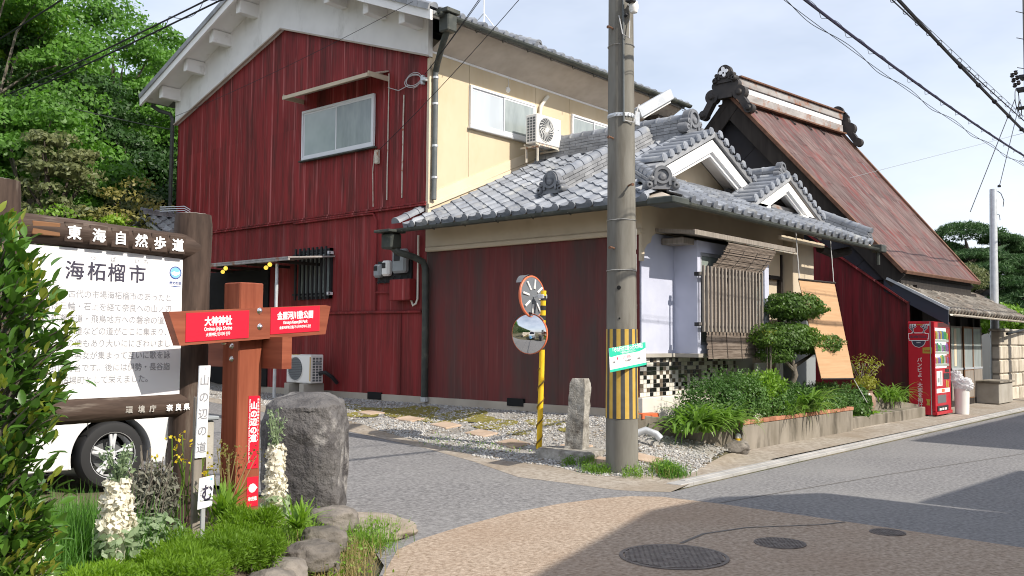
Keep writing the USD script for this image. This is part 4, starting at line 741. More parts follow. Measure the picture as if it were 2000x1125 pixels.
# dormer gablet roof
DX, DZ, DS = 17.3, 4.95, .45
for s in (-1, 1):
    hB.part('gablet_deck', slab([(DX, 7.7, DZ), (DX, 9.6, DZ), (DX+s*1.8, 9.6, DZ-DS*1.8), (DX+s*1.8, 7.7, DZ-DS*1.8)], (0, 0, 1), .07), M['soffit'])
rf.field((DX-1.8, 9.55, DZ-DS*1.8), -Y3, (1, 0, DS), .31, .272, 5, 7, keep=lambda p: p[0] < DX-.05 and p[2] > EZ+SL*(p[1]-EY)-.05, eave=False, rs=7)
rf.build(hB, M['tile'])
def gablet(px, pz, yv, half_l, half_r, slope, ywall, bw, plaster, sp=.255, rollx=None):
    """White barge boards, recessed gable wall and the round verge tiles of one gablet facing the street."""
    und = lambda x: pz - .1 - slope*abs(x-px)
    for s, hw in ((-1, half_l), (1, half_r)):
        xe = px + s*hw; d = np.array([s*hw, 0, -slope*hw]); Ln = np.linalg.norm(d); d /= Ln; n = np.cross(d, -Y3)*(1 if s < 0 else -1); n = n if n[2] > 0 else -n
        for k, (wd, yy, th) in enumerate(((bw, yv, .05), (bw*.62, yv+.05, .06))):
            a = np.array([px, yy, pz-.1]); b = np.array([xe, yy, und(xe)]); a2 = a - Z3*wd*1.12; b2 = b - Z3*wd*1.0
            if k: a -= Z3*bw*.9; a2 = a - Z3*wd; b -= Z3*bw*.8; b2 = b - Z3*wd*.9
            hB.part('bargeboard', slab([a, b, b2, a2], (0, -1, 0), th), M['white_wood'])
        hB.part('verge_lining', slab([(px, yv+.05, pz-.1), (xe, yv+.05, und(xe)), (xe, ywall, und(xe)), (px, ywall, pz-.1)], (0, 0, 1), .025), M['plaster_grey'])
        nn = int(Ln/sp)
        for i in range(nn):
            c = np.array([px, 0, pz]) + d*(i+.6)*sp + n*.07
            q = hB.part('verge_tile', half_round((c[0], yv-.09, c[2]-.02), (c[0], yv+.5, c[2]+.0), .075, n), M['tile'], smooth=40)
            q.part('tile_face', lathe([(.001, .012), (.06, .008), (.08, -.02)], 10, (c[0], yv-.085, c[2]+.02), -Y3), M['tile'])
        hB.part('verge_bed', slab([(px, yv-.05, pz+.04), (xe, yv-.05, pz+.04-slope*hw), (xe, yv+.5, pz+.04-slope*hw), (px, yv+.5, pz+.04)], (0, 0, 1), .1), M['tile_dark'])
        Ls = Ln-.2; m_ = max(1, int(Ls/.29)); yr = yv+.56
        for i in range(m_):
            c0 = np.array([px, yr, pz+.06]) + d*(Ln-.05-i*.29); hB.part('cap_tile', half_round(c0, c0 - d*.3, .085, n), M['tile'], smooth=40)
    wp = [(px, pz-.15), (px+half_r, und(px+half_r)-.05), (px-half_l, und(px-half_l)-.05)]
    hB.part('gablet_wall', prism(wp, (0, ywall+.03, 0), (1, 0, 0), (0, 0, 1), .03), M[plaster])
gablet(RX, RZ1, 8.25, 2.05, 2.1, .455, 8.78, .2, 'beige_wall')
gablet(DX, DZ, 7.72, 1.72, 1.75, DS, 8.1, .15, 'dark_wood')
hB.part('gablet_sill', [cb(13.3, 16.9, 8.42, 8.75, 4.42, 4.5, .01)], M['galv_rust'])
hB.part('gablet_sill', [cb(15.9, 16.5, 7.72, 7.95, 4.22, 4.3, .01), cb(18.0, 18.75, 7.72, 7.95, 4.2, 4.28, .01)], M['white_wood'])
hB.part('gablet_sill', [cb(16.3, 18.2, 7.95, 8.12, 4.2, 4.42, .01)], M['galv_rust'])
ridge(hB, (RX, 12.36, RZ1-.02), (RX, 8.8, RZ1-.02), .34, 6, .062, .3, seed=1); oni(hB, (RX, 8.78, RZ1+.12), (0, -1, 0), 1.15)
ridge(hB, (12.15, 9.55, zl(12.15)+.04), (15.05, 9.55, zl(15.05)+.04), .3, 4, .062, .3, seed=2); oni(hB, (12.13, 9.55, zl(12.13)+.07), (-1, 0, 0), .95)
ridge(hB, (11.72, 7.24, zl(11.72)+.03), (13.1, 8.62, zl(13.1)+.03), .26, 2, .055, .3, seed=3); oni(hB, (11.66, 7.18, zl(11.66)+.05), (-1, -1, 0), .85)
ridge(hB, (DX, 9.4, DZ-.02), (DX, 7.95, DZ-.02), .28, 3, .06, .3, seed=4); oni(hB, (DX, 7.93, DZ+.04), (0, -1, 0), .78)
ridge(hB, (19.4, 6.95, EZ+.09), (19.4, 8.0, EZ+SL*1.1+.06), .26, 3, .06, .3, seed=5); oni(hB, (19.4, 6.95, EZ+.13), (0, -1, 0), .5)
for i in range(4): d = np.array([1, 0, SL])/math.hypot(1, SL); p = np.array([EX-.06, 12.56, EZ+.06]) + d*.28*i; hB.part('cap_tile', half_round(p, p+d*.3, .1, (-SL, 0, 1)), M['tile'], smooth=40)
# gutters
hB.part('gutter', half_pipe((EX-.07, 12.75, EZ-.05), (EX-.07, EY-.05, EZ-.05), .065), M['gutter'])
hB.part('gutter', half_pipe((EX-.1, EY-.07, EZ-.05), (19.65, EY-.07, EZ-.08), .065), M['gutter'])
for i in range(8): y = 12.3-.75*i; hB.part('gutter_bracket', tube([(EX, y, EZ+.0), (EX-.06, y, EZ-.13), (EX-.15, y, EZ-.1)], .007, 5), M['gutter'])
hB.part('corner_flashing', [cb(EX-.2, EX+.25, EY-.2, EY+.25, EZ-.13, EZ-.02, .02)], M['gutter'])
hB.part('gutter_end', [cb(19.5, 19.78, EY-.18, EY+.06, EZ-.16, EZ+.0, .015), cyl((19.6, EY-.06, EZ-.15), (19.6, EY-.06, EZ-.42), .04, 8)], M['gutter'])
hB.part('hopper', [cb(11.12, 11.38, 12.5, 12.8, 3.33, 3.62, .03), cb(11.0, 11.42, 12.44, 12.86, 3.62, 3.67, .01)], M['gutter'])
hB.part('downpipe', tube([(11.25, 12.65, 3.4), (11.3, 12.55, 3.28), (11.6, 12.42, 3.2), (11.78, 12.36, 3.12), (11.82, 12.34, 3.0), (11.83, 12.33, 2.0), (11.83, 12.33, .6)], .065, 10), M['gutter'], smooth=50)
hB.part('downpipe_foot', cyl((11.83, 12.33, .55), (11.83, 12.33, .63), .075, 10), M['galv'])
# walls
hB.part('wall', bx(11.96, 17.8, 7.75, 12.38, .3, 3.9), M['beige_wall'])
hB.part('foundation', cb(11.885, 11.975, 7.7, 12.39, .1, .63, .008), M['foundation'])
for i in range(6):
    a, b = 12.39-.775*i, 12.39-.775*(i+1)-.012; b = max(b, 7.71); hB.part('wall_sheet', corr(b, a, .63, 3.32, 11.93, lap=.003*(i % 2)), M['red_wing'], smooth=True)
hB.part('underfloor_vent', [bx(11.875, 11.94, 10.0, 10.36, .57, .7)], M['black'])
hB.part('plaster_band', cb(11.86, 11.96, 7.66, 12.39, 3.4, 3.92, .006), M['beige_wall'])
hB.part('moulding', cb(11.835, 11.96, 7.64, 12.39, 3.31, 3.398, .02), M['beige_wall'])
hB.part('eave_lining', slab([(11.93, 12.4, 3.86), (11.93, 7.6, 3.86), (EX+.06, EY+.1, EZ-.06), (EX+.06, 12.4, EZ-.06)], (0, 0, -1), .02), M['beige_wall'])
hB.part('eave_lining', slab([(11.9, 7.7, 3.9), (19.45, 7.7, 3.9), (19.45, EY+.08, EZ-.06), (EX+.1, EY+.08, EZ-.06)], (0, 0, 1), .02), M['beige_wall'])
hB.part('street_plaster', prism(Polygon([(11.865, 3.92), (11.865, 2.9), (11.93, 2.9), (11.95, 3.08), (12.02, 3.16), (12.12, 3.2), (12.16, 3.3), (12.3, 3.37), (17.85, 3.37), (17.85, 3.92)]), (0, 7.7, 0), (1, 0, 0), (0, 0, 1), .05), M['beige_wall'])
hB.part('lavender_wall', bx(11.945, 12.9, 7.705, 7.76, 1.49, 3.36), M['lavender'])
hB.part('wall_ledge', cb(11.92, 12.9, 7.66, 7.76, 1.425, 1.488, .006), M['block_mossy'])
hB.part('mosaic_ground', bx(11.93, 15.7, 7.735, 7.77, .82, 1.425), M['grout'])
rng = np.random.default_rng(21)
for j in range(9):
    for i in range(33):
        k = rng.random(); mm = 'mos_black' if k < .3 else 'mos_grey' if k < .5 else 'mos_pale'; x = 11.94+.094*i; z = .83+.0655*j
        hB.part('mosaic_tile', bx(x, x+.087, 7.727, 7.737, z, z+.058), M[mm])
hB.part('foundation', cb(11.9, 15.7, 7.66, 7.76, .2, .818, .008), M['foundation_white'])
# bay window
bay = hB.part('bay', [bx(12.9, 15.45, 7.5, 7.75, 1.49, 3.28), bx(12.9, 13.0, 7.28, 7.5, 1.49, 3.28), bx(15.28, 15.45, 7.28, 7.5, 1.49, 3.28), bx(13.0, 15.28, 7.28, 7.5, 1.49, 1.62), bx(13.0, 15.28, 7.28, 7.5, 3.1, 3.28)], M['lavender'])
bay.part('window_frame', [bx(13.0, 15.28, 7.31, 7.35, 1.62, 1.67), bx(13.0, 15.28, 7.31, 7.35, 3.05, 3.1), bx(13.0, 13.1, 7.31, 7.35, 1.67, 3.05), bx(15.24, 15.28, 7.31, 7.35, 1.67, 3.05), bx(14.14, 14.2, 7.31, 7.35, 1.67, 3.05)], M['alu'])
bay.part('pane', bx(13.1, 15.24, 7.325, 7.332, 1.67, 3.05), M['green_glass'])
hB.part('bay_base', cb(12.86, 15.5, 7.24, 7.76, 1.425, 1.488, .006), M['block_mossy'])
hB.part('bay_roof', [slab([(12.25, 7.72, 3.44), (15.85, 7.72, 3.44), (15.85, 6.98, 3.36), (12.25, 6.98, 3.36)], (0, 0, 1), .05), cb(12.25, 15.85, 6.95, 6.985, 3.29, 3.37, .004), cb(12.5, 12.85, 7.3, 7.7, 3.2, 3.3, .01)], M['wood_grey'])
hB.part('bracket_beam', cb(15.4, 17.3, 7.0, 7.08, 3.5, 3.58, .01), M['beige_wall'])
hB.part('door_head', [bx(15.47, 16.85, 7.68, 7.74, 2.88, 2.95), bx(16.8, 16.86, 7.66, 7.74, .5, 3.6)], M['dark_wood'])
hB.part('cream_panel', bx(15.47, 16.8, 7.685, 7.72, 2.95, 3.62), M['beige_light'])
d = hB.part('entrance_door', bx(15.47, 16.8, 7.86, 7.9, .5, 2.88), M['dark_wood'])
for i in range(4): x = 15.5+.33*i; d.part('door_pane', bx(x, x+.27, 7.845, 7.852, 1.3, 2.75), M['car_glass'])
d.part('door_rail', [bx(15.47, 16.8, 7.84, 7.858, z, z+.05) for z in (1.2, 2.0, 2.78)], M['dark_wood'])
hB.part('white_post', [cb(16.15, 16.28, 7.4, 7.5, .5, 1.6, .01), bx(15.6, 16.1, 7.62, 7.66, .5, 1.3)], M['white_plastic'])
hB.part('porch_pillar', cb(16.87, 17.85, 7.45, 7.76, 2.5, 3.7, .01), M['beige_wall']); hB.part('pillar_base', cb(16.86, 17.86, 7.44, 7.77, .3, 2.498, .01), M['grey_plastic'])
hB.part('end_wall', bx(17.7, 17.83, 7.77, 12.3, .3, 3.9), M['dark_wood'])
hB.part('alley_wall', bx(17.85, 22.2, 9.9, 10.0, 0, 5.2), M['dark_wood'])
hB.part('eave_beam', tube([(17.8, 7.3, 3.55), (18.6, 7.35, 3.5), (19.3, 7.3, 3.62)], .09, 8), M['dark_wood'])
# lattice in front of the bay, reed blind, hanging screen
la = T('window_lattice', 'weathered upright wooden lattice fixed before the bay window', 'lattice', (14, 7.17, 1.85))
for i in range(18): x = 12.84+2.03*i/17; la.part('bar', cb(x-.019, x+.019, 7.12, 7.155, 1.83, 2.87, .003), M['wood_grey'])
for z in (1.93, 2.72): la.part('rail', bx(12.78, 14.94, 7.156, 7.19, z, z+.045), M['wood_grey'])
for z in (1.93, 2.72): la.part('bracket', cb(12.8, 12.88, 7.15, 7.285, z-.01, z+.05, .004), M['black_metal'])
bl = T('reed_blind', 'brown reed blind hung from a pole and tucked behind the window lattice', 'blind', (14.3, 7.1, 1.3))
bl.part('pole', cyl((13.3, 6.98, 3.3), (15.95, 6.98, 3.28), .02, 8), M['rusty_white'])
path = [(6.98, 3.27, 13.38, 15.12), (7.05, 3.05, 13.28, 15.0), (7.16, 2.82, 13.06, 14.84), (7.2, 2.6, 13.04, 14.82), (7.2, 1.9, 13.03, 14.8), (7.17, 1.6, 13.0, 14.78), (7.15, 1.4, 13.0, 14.76)]
pz = [p[1] for p in path][::-1]; rng = np.random.default_rng(8); ms = []
for z in np.arange(1.41, 3.27, .0125):
    y, xa, xb = (np.interp(z, pz, [p[k] for p in path][::-1]) for k in (0, 2, 3)); j = rng.normal(0, .012, 2); q = rng.normal(0, .003)
    ms.append(obox(((xa+xb)/2+j[0], y+q, z), X3, Z3, -Y3, (xb-xa)/2+j[1]*.6, .0058, .004))
for k in range(3): bl.part('reeds', join(ms[k::3]), M['reed'], kind='stuff')
bl.part('stitch', [tube([(np.interp(z, pz, [p[2] for p in path][::-1])*(1-f)+np.interp(z, pz, [p[3] for p in path][::-1])*f, np.interp(z, pz, [p[0] for p in path][::-1])-.012, z) for z in np.arange(1.37, 3.27, .1)], .005, 4) for f in (.08, .36, .64, .92)], M['dark_wood'])
sc = T('hanging_screen', 'tan reed sunscreen hung on cords before the entrance', 'screen', (16.7, 6.6, 1.04))
q0 = np.array([[15.85, 6.9, 2.81], [17.5, 6.9, 2.83], [17.5, 6.55, 1.0], [15.85, 6.5, 1.04]]); N_ = np.cross(q0[1]-q0[0], q0[3]-q0[0]); N_ = N_/np.linalg.norm(N_); N_ = -N_ if N_[1] > 0 else N_
sc.part('screen', slab(q0, N_, .012), M['tan_screen'])
sc.part('batten', cyl(q0[0]+N_*.012-X3*.02, q0[1]+N_*.012+X3*.02, .016, 6), M['dark_wood']); sc.part('batten', cyl(q0[3]+N_*.012, q0[2]+N_*.012, .014, 6), M['dark_wood'])
for x in (15.88, 17.47): sc.part('cord', cyl((x, 6.9, 2.82), (x-.02, 6.95, 3.72), .009, 5), M['cord'])
sc.part('cord', cyl((17.48, 6.55, 1.0), (17.75, 6.4, .55), .007, 5), M['cord'])
# ================================================================ old steep-roofed house
hC = T('steep_roofed_house', 'old house with steep rusty red metal roof and black gable', 'house', (22.3, 7.1, 0))
RL, RR, EL, ER = (np.array(q, float) for q in ((22.1, 11.5, 8.3), (28.2, 11.0, 8.4), (22.3, 7.13, 3.36), (28.6, 7.1, 3.42)))
BL, BR = np.array([22.05, 15.8, 3.4]), np.array([28.3, 15.0, 3.4])
def rp(u, v, a=EL, b=ER, c=RL, d=RR): return (a*(1-u)+b*u)*(1-v) + (c*(1-u)+d*u)*v + np.array([0, .6, -.6])*(.045*math.sin(PI*v)+.03*math.sin(u*9+1)*math.sin(PI*v)+.02*math.sin(u*23)*(1-v))
NR = np.cross(ER-EL, RL-EL); NR /= np.linalg.norm(NR)
for i in range(14):
    for j in range(4):
        u0, u1 = i/14, (i+1)/14+.002; v0 = max(0, (j - (.35 if i % 2 else 0))/4); v1 = min(1, (j+1-(.35 if i % 2 else 0))/4 + .012)
        if j == 3: v1 = 1
        n = 12; V = [rp(u0+(u1-u0)*k/n, v) + NR*((.014 if k % 2 else 0)+.003*(i % 2)+.006*(3-j)*0+(.008 if v == v0 else 0)) for v in (v0, v1) for k in range(n+1)]
        F = [[k, k+1, n+1+k+1] for k in range(n)] + [[k, n+2+k, n+1+k] for k in range(n)]
        hC.part('roof_sheet', (np.array(V), np.array(F)), M['rust_roof'], smooth=True)
    c0 = rp((i+.55)/14, .965) if i in (1, 4, 6, 9, 12) else None
hC.part('roof_deck', [slab([EL-NR*.16, ER-NR*.16, RR-NR*.16, RL-NR*.16], NR, .1), slab([BL, RL, RR, BR], np.cross(RL-BL, BR-BL)/np.linalg.norm(np.cross(RL-BL, BR-BL)), .16)], M['dark_wood'])
[hC.part('roof_hook', tube([rp(u, .985)+NR*.03, rp(u, .93)+NR*.04, rp(u+.004, .905)+NR*.04, rp(u+.012, .9)+NR*.04, rp(u+.018, .912)+NR*.04], .014, 5), M['black_metal']) for u in (.09, .27, .43, .59, .72)]
def rake(p, q, w, th, m, nm, off=(0, 0, 0)):
    d = (q-p)/np.linalg.norm(q-p); s = np.cross(d, X3); s /= np.linalg.norm(s); s = s if s[2] > 0 else -s; hC.part(nm, obox((p+q)/2+np.array(off), d, s, np.cross(d, s), np.linalg.norm(q-p)/2, w/2, th/2, .004), M[m])
rake(EL, RL, .09, .14, 'rust', 'rake_trim', (-.05, 0, .0)); rake(ER, RR, .1, .14, 'rust', 'rake_trim', (.05, 0, .02)); rake(EL, ER, .06, .08, 'rust', 'eave_trim', (0, -.03, 0))
rake(EL, RL, .42, .06, 'dark_wood', 'rake_board', (.02, .14, -.22)); rake(BL, RL, .42, .06, 'dark_wood', 'rake_board', (.02, -.14, -.22))
# black gable in large plates laid along the rake
tri = Polygon([(EL[1]+.25, 3.2), (RL[1], RL[2]-.28), (BL[1]-.25, 3.2)]); ang = math.degrees(math.atan2(RL[2]-EL[2], RL[1]-EL[1]))
hC.part('gable_wall', prism(tri, (22.36, 0, 0), (0, 1, 0), (0, 0, 1), .1), M['dark_wood'])
for i in range(-8, 9):
    for j in range(-6, 8):
        b = affinity.rotate(sbox(i*1.05+.006, j*.92+.006, (i+1)*1.05-.006, (j+1)*.92-.006), ang, origin=(0, 0)); g = affinity.translate(b, RL[1]-.15, RL[2]-.5).intersection(tri)
        if g.area > .04: hC.part('gable_plate', prism(g, (22.345+.006*((i+j) % 2), 0, 0), (0, 1, 0), (0, 0, 1), .012), M['dark_sheet'])
hC.part('lower_side_wall', [bx(22.42, 28.4, 7.25, 15, -.1, 3.5)], M['dark_wood'])
for k in range(5): a = 8.55+.5*k; hC.part('dark_side_sheet', corr(a, a+.51, 3.1, 4.6+.7*k*.5, 22.33, .08, .012), M['dark_sheet'], smooth=True)
# banded ridge box
dR = (RR-RL)/np.linalg.norm(RR-RL); sR = np.cross(dR, Z3); sR /= np.linalg.norm(sR); Lr = np.linalg.norm(RR-RL); mid = (RL+RR)/2
for (z, h, w, m, nm) in ((.02, .24, .56, 'galv_rust', 'ridge_band'), (.27, .15, .46, 'white_band', 'ridge_white_band'), (.43, .19, .54, 'galv_rust', 'ridge_band'), (.63, .05, .66, 'rust', 'ridge_cap')):
    hC.part(nm, obox(mid + Z3*(z-.22+h/2), dR, sR, np.cross(dR, sR), Lr/2-.1, w/2, h/2, .008), M[m])
hC.part('ridge_flashing', obox(mid - Z3*.24 - sR*0, dR, sR, np.cross(dR, sR), Lr/2-.1, .4, .02), M['rust'])
def black_end(p, out):
    o = np.asarray(out, float); ux = np.cross(Z3, o)
    oni(hC, p + Z3*.3, o, 1.15, 'black_oni', 'black_ridge_ornament')
    ls = __import__('shapely').LineString
    g = union_all([ls([(0, .3), (sx*.3, .0), (sx*.62, -.5)]).buffer(.09) for sx in (-1, 1)] + [Point(sx*a, b).buffer(r_, 10) for sx in (-1, 1) for a, b, r_ in ((.26, .2, .13), (.4, -.06, .19), (.66, -.52, .13))] + [sbox(-.2, -.15, .2, .5)])
    q = hC.part('scroll_foot', prism(g, p - o*.1, ux, Z3, .2), M['black_oni'])
    for sx in (-1, 1):
        for a, b, r_ in ((.66, -.52, .09), (.4, -.06, .1)): q.part('scroll_boss', lathe([(.001, .16), (r_*.6, .15), (r_, .1)], 10, p + ux*sx*a + Z3*b, o), M['black_oni'], smooth=40)
    return q
black_end(RL + np.array([-.12, 0, 0]), (-1, 0, 0)); black_end(RR + np.array([.1, 0, 0]), (1, 0, 0))
pt = [affinity.rotate(affinity.scale(Point(0, .07).buffer(.055, 8), .9, 1.25), a, origin=(0, 0)) for a in (10, 100, 190, 280)]
hC.part('flower_crest', prism(union_all(pt), RL + np.array([-.29, -0.0, .3+.23]), *FX, .02), M['white_paint'])
# pent roof of old tiles along the street, its boards, doors and posts
PY0, PZ0, PY1, PZ1, PX0, PX1 = 6.2, 2.4, 7.5, 3.12, 22.35, 29.9
po = Roof(); Vp = np.array([0, PY1-PY0, PZ1-PZ0]); po.field((PX0, PY0, PZ0), X3, Vp, .27, .3, 28, 5, rs=9); po.build(hC, M['tile_old'], name='pent_tile')
hC.part('pent_deck', slab([(PX0, PY0+.03, PZ0), (PX1, PY0+.03, PZ0), (PX1, 7.6, PZ1+.05), (PX0, 7.6, PZ1+.05)], (0, 0, 1), .07), M['dark_wood'])
hC.part('pent_barge', [slab([(PX0-.02, PY0-.02, PZ0+.05), (PX0-.02, PY1+.1, PZ1+.13), (PX0-.02, PY1+.1, PZ1-.2), (PX0-.02, PY0-.02, PZ0-.3)], (1, 0, 0), .04)], M['navy_board'])
hC.part('pent_edge', obox((PX0-.03, (PY0+PY1)/2, (PZ0+PZ1)/2+.085), (0, PY1-PY0, PZ1-PZ0)/np.hypot(PY1-PY0, PZ1-PZ0), X3, np.cross((0, PY1-PY0, PZ1-PZ0)/np.hypot(PY1-PY0, PZ1-PZ0), X3), .78, .05, .03), M['galv'])
hC.part('pent_gutter', half_pipe((PX0, PY0-.08, PZ0-.04), (PX1, PY0-.08, PZ0-.06), .05), M['rusty_white'])
hC.part('dark_fascia', [slab([(22.4, 7.3, 3.45), (28.5, 7.3, 3.5), (28.5, 7.55, 3.1), (22.4, 7.55, 3.05)], (0, -1, 0), .04)], M['dark_wood'])
hC.part('street_wall', bx(23.25, 28.5, 7.14, 7.24, 0, 3.1), M['dark_wood'])
for k, x in enumerate((23.3, 25.3, 26.5, 27.7, 28.4)): hC.part('wall_post', cb(x-.05, x+.05, 7.03, 7.14, 0, 2.9, .006), M['dark_wood'])
for k, x in enumerate((25.45, 26.62, 27.55)):
    w_ = (1.0, .9, .85)[k]; d = hC.part('sliding_door', [bx(x, x+w_, 7.0, 7.03, .02, 1.0), bx(x, x+w_, 7.0, 7.03, 2.1, 2.15), bx(x, x+.045, 7.0, 7.03, 1.0, 2.1), bx(x+w_-.045, x+w_, 7.0, 7.03, 1.0, 2.1)], M['plaque_wood' if k == 1 else 'wood_grey'])
    d.part('door_glass', bx(x+.045, x+w_-.045, 7.012, 7.02, 1.05, 2.1), M['frosted_dark']); d.part('door_rail', bx(x, x+w_, 6.985, 7.035, 1.0, 1.05), M['alu']); d.part('kick_board', bx(x+.01, x+w_-.01, 6.993, 6.999, .04, .22), M['dark_wood'])
    d.part('door_panel', bx(x+.05, x+w_-.05, 6.992, 6.999, .25, .97), M['wood_grey'])
hC.part('curtain_strip', bx(25.75, 25.95, 7.005, 7.011, 1.1, 2.08), M['beige_light'])
# red lean-to side wall
ltop = lambda y: 2.62 + .74*(y-7.07)
for k in range(4):
    a = 7.07+.63*k; hC.part('lean_to_sheet', corr(a, a+.64, .05, lambda y: min(ltop(y), 4.2), 22.3, .075, .011, lap=.003*(k % 2)), M['red_lean'], smooth=True)
hC.part('lean_to_edge', obox((22.27, 8.3, ltop(8.3)+.02), (0, 1, .74)/np.hypot(1, .74), X3, np.cross((0, 1, .74)/np.hypot(1, .74), X3), 1.55, .05, .02), M['red_gable'])
hC.part('corner_board', bx(22.26, 22.32, 7.02, 7.075, 0, 2.66), M['red_lean'])
# ================================================================ drinks vending machine
vm = T('vending_machine', 'red drinks vending machine under the old tiled pent roof', 'vending machine', (22.6, 6.7, 0))
x0, x1, y0, y1, zb, zt = 22.0, 23.18, 6.4, 6.98, .07, 2.18
vm.part('cabinet', cb(x0, x1, y0+.09, y1, zb, zt, .012), M['vend_side']); vm.part('door', [cb(x0, x1, y0, y0+.082, zt-.14, zt, .01), cb(x0, x0+.05, y0, y0+.082, zb+.08, zt-.14, .006), cb(x1-.05, x1, y0, y0+.082, zb+.08, zt-.14, .006), bx(x0+.05, x1-.05, y0, y0+.082, zb+.08, 1.12)], M['vend_red'])
vm.part('display_back', bx(x0+.05, x1-.05, y0+.07, y0+.088, 1.12, zt-.14), M['lit_panel'])
rng = np.random.default_rng(4)
for r_, zz in enumerate((1.22, 1.5, 1.78)):
    vm.part('display_shelf', cb(x0+.05, x1-.05, y0+.012, y0+.07, zz-.06, zz-.004, .006), M['white_plastic'])
    for k in range(9): xx = x0+.12+.118*k; rr = .036; hh = (.2, .19, .15)[rng.integers(3)]; vm.part('drink', lathe([(.001, 0), (rr, .005), (rr, hh*.7), (rr*.5, hh), (.001, hh)], 8, (xx, y0+.042, zz)), M[f'can{rng.integers(6)}'], smooth=40)
vm.part('display_glass', quad((x0+.05, y0+.006, 1.12), (x1-.05, y0+.006, 1.12), (x1-.05, y0+.006, zt-.14), (x0+.05, y0+.006, zt-.14)), M['glass'])
vm.part('poster', bx(x0+.1, x0+.52, y0-.004, y0-.001, .72, 1.06), M['white_plastic']); vm.part('poster_print', [bx(x0+.36, x0+.44, y0-.006, y0-.0045, .74, 1.04), bx(x0+.16, x0+.3, y0-.006, y0-.0045, .8, .9)], M['grey_plastic'])
vm.part('coin_panel', bx(x0+.62, x1-.1, y0-.004, y0-.001, .86, 1.0), M['black_metal']); vm.part('sticker', [bx(x0+.75, x1-.12, y0-.004, y0-.001, 1.02, 1.1)], M['dark_wood']); vm.part('lettering', [bx(x0+.8, x0+.88, y0-.005, y0-.002, .68, .84), bx(x0+.92, x0+.98, y0-.005, y0-.002, .66, .82)], M['gold'])
vm.part('label_strip', [bx(x0+.08, x1-.1, y0-.004, y0-.001, .56, .66)], M['white_plastic']); vm.part('label_mark', bx(x0+.45, x0+.68, y0-.006, y0-.0045, .575, .645), M['orange'])
vm.part('dispenser_flap', bx(x0+.14, x0+.78, y0-.004, y0-.001, .33, .51), M['ac_dark']); vm.part('dispenser_tray', [cb(x0+.1, x0+.9, y0-.02, y0-.001, .15, .27, .006)], M['black_metal']); vm.part('tray_items', [bx(x0+.2+.2*k, x0+.34+.2*k, y0-.026, y0-.0205, .17, .22) for k in range(3)], M['white_plastic'])
vm.part('red_kick', cb(x0, x1, y0-.03, y0+.082, zb, zb+.075, .008), M['vend_red']); vm.part('edge_trim', bx(x0-.004, x0-.001, y0+.08, y0+.1, zb, zt), M['chrome_grey'])
for x in (x0+.08, x1-.08):
    for y in (y0+.12, y1-.08): vm.part('foot', cb(x-.06, x+.06, y-.06, y+.06, .01, zb, .01), M['concrete_dark'])
xs_ = x0-.0008
vm.part('slogan', vtext('バンビよ、大志を抱け！', .112, (xs_, 6.73, 1.31), *FX, bold=2, pitch=1.02), M['pink_print'])
vm.part('header_lettering', text('自販機', .045, (xs_, 6.93, 2.09), *FX, bold=2), M['white_paint']); vm.part('header_lettering', text('に挑戦', .045, (xs_, 6.63, 2.09), *FX, bold=2), M['white_paint'])
vm.part('header_mark', bx(xs_-.001, xs_, 6.65, 6.78, 2.1, 2.12), M['gold'])
bn = Polygon([(-.2, 0), (.2, 0), (.2, .04), (.215, .04), (.215, .14), (.15, .14), (.15, .155), (-.15, .155), (-.15, .14), (-.215, .14), (-.215, .04), (-.2, .04)])
oL = (xs_, 6.745, 1.76)
vm.part('crest_outline', prism(bn.buffer(.014), oL, *FX, .001), M['white_paint']); vm.part('crest_banner', prism(bn, (xs_-.001, 6.745, 1.76), *FX, .001), M['vend_side'])
vm.part('crest_lettering', text('BAMBITIOUS', .07, (xs_-.002, 6.745, 1.81), *FX, bold=3, align='c', width=.36), M['ink_dark'])
hb = Point(0, 0).buffer(.14, 16).intersection(sbox(-.2, -.2, .2, 0)); vm.part('crest_ball', prism(hb.buffer(.012), (xs_, 6.745, 1.745), *FX, .0008), M['white_paint']); vm.part('crest_ball', prism(hb, (xs_-.001, 6.745, 1.742), *FX, .0008), M['ink_dark'])
vm.part('crest_lettering', text('NARA', .035, (xs_-.002, 6.745, 1.69), *FX, bold=1, align='c'), M['white_paint'])
for s in (-1, 1):
    for m_, r_, dx in (('white_paint', .016, 0), ('ink_dark', .009, -.0012)):
        g = union_all([__import__('shapely').LineString(np.array(l)*[s, 1]).buffer(r_) for l in ([(.1, .15), (.13, .24), (.1, .34)], [(.125, .22), (.19, .28), (.18, .34)], [(.12, .27), (.06, .31)], [(.15, .25), (.14, .35)])]); vm.part('crest_antler', prism(g, (xs_+dx, 6.745, 1.76), *FX, .0008), M[m_])
vm.part('gold_badge', prism(Polygon([(-.1, -.07), (.1, -.075), (.105, .06), (.05, .075), (-.1, .055)]), (xs_, 6.56, 1.53), *FX, .001), M['gold']); vm.part('gold_badge', prism(Polygon([(-.04, -.07), (.04, -.07), (.025, 0), (.05, .06), (-.05, .07), (-.02, 0)]), (xs_, 6.56, .36), *FX, .001), M['gold'])
vm.part('slogan_badge_lettering', text('NARA', .05, (xs_-.002, 6.56, 1.5), *FX, bold=2, align='c'), M['vend_side'])
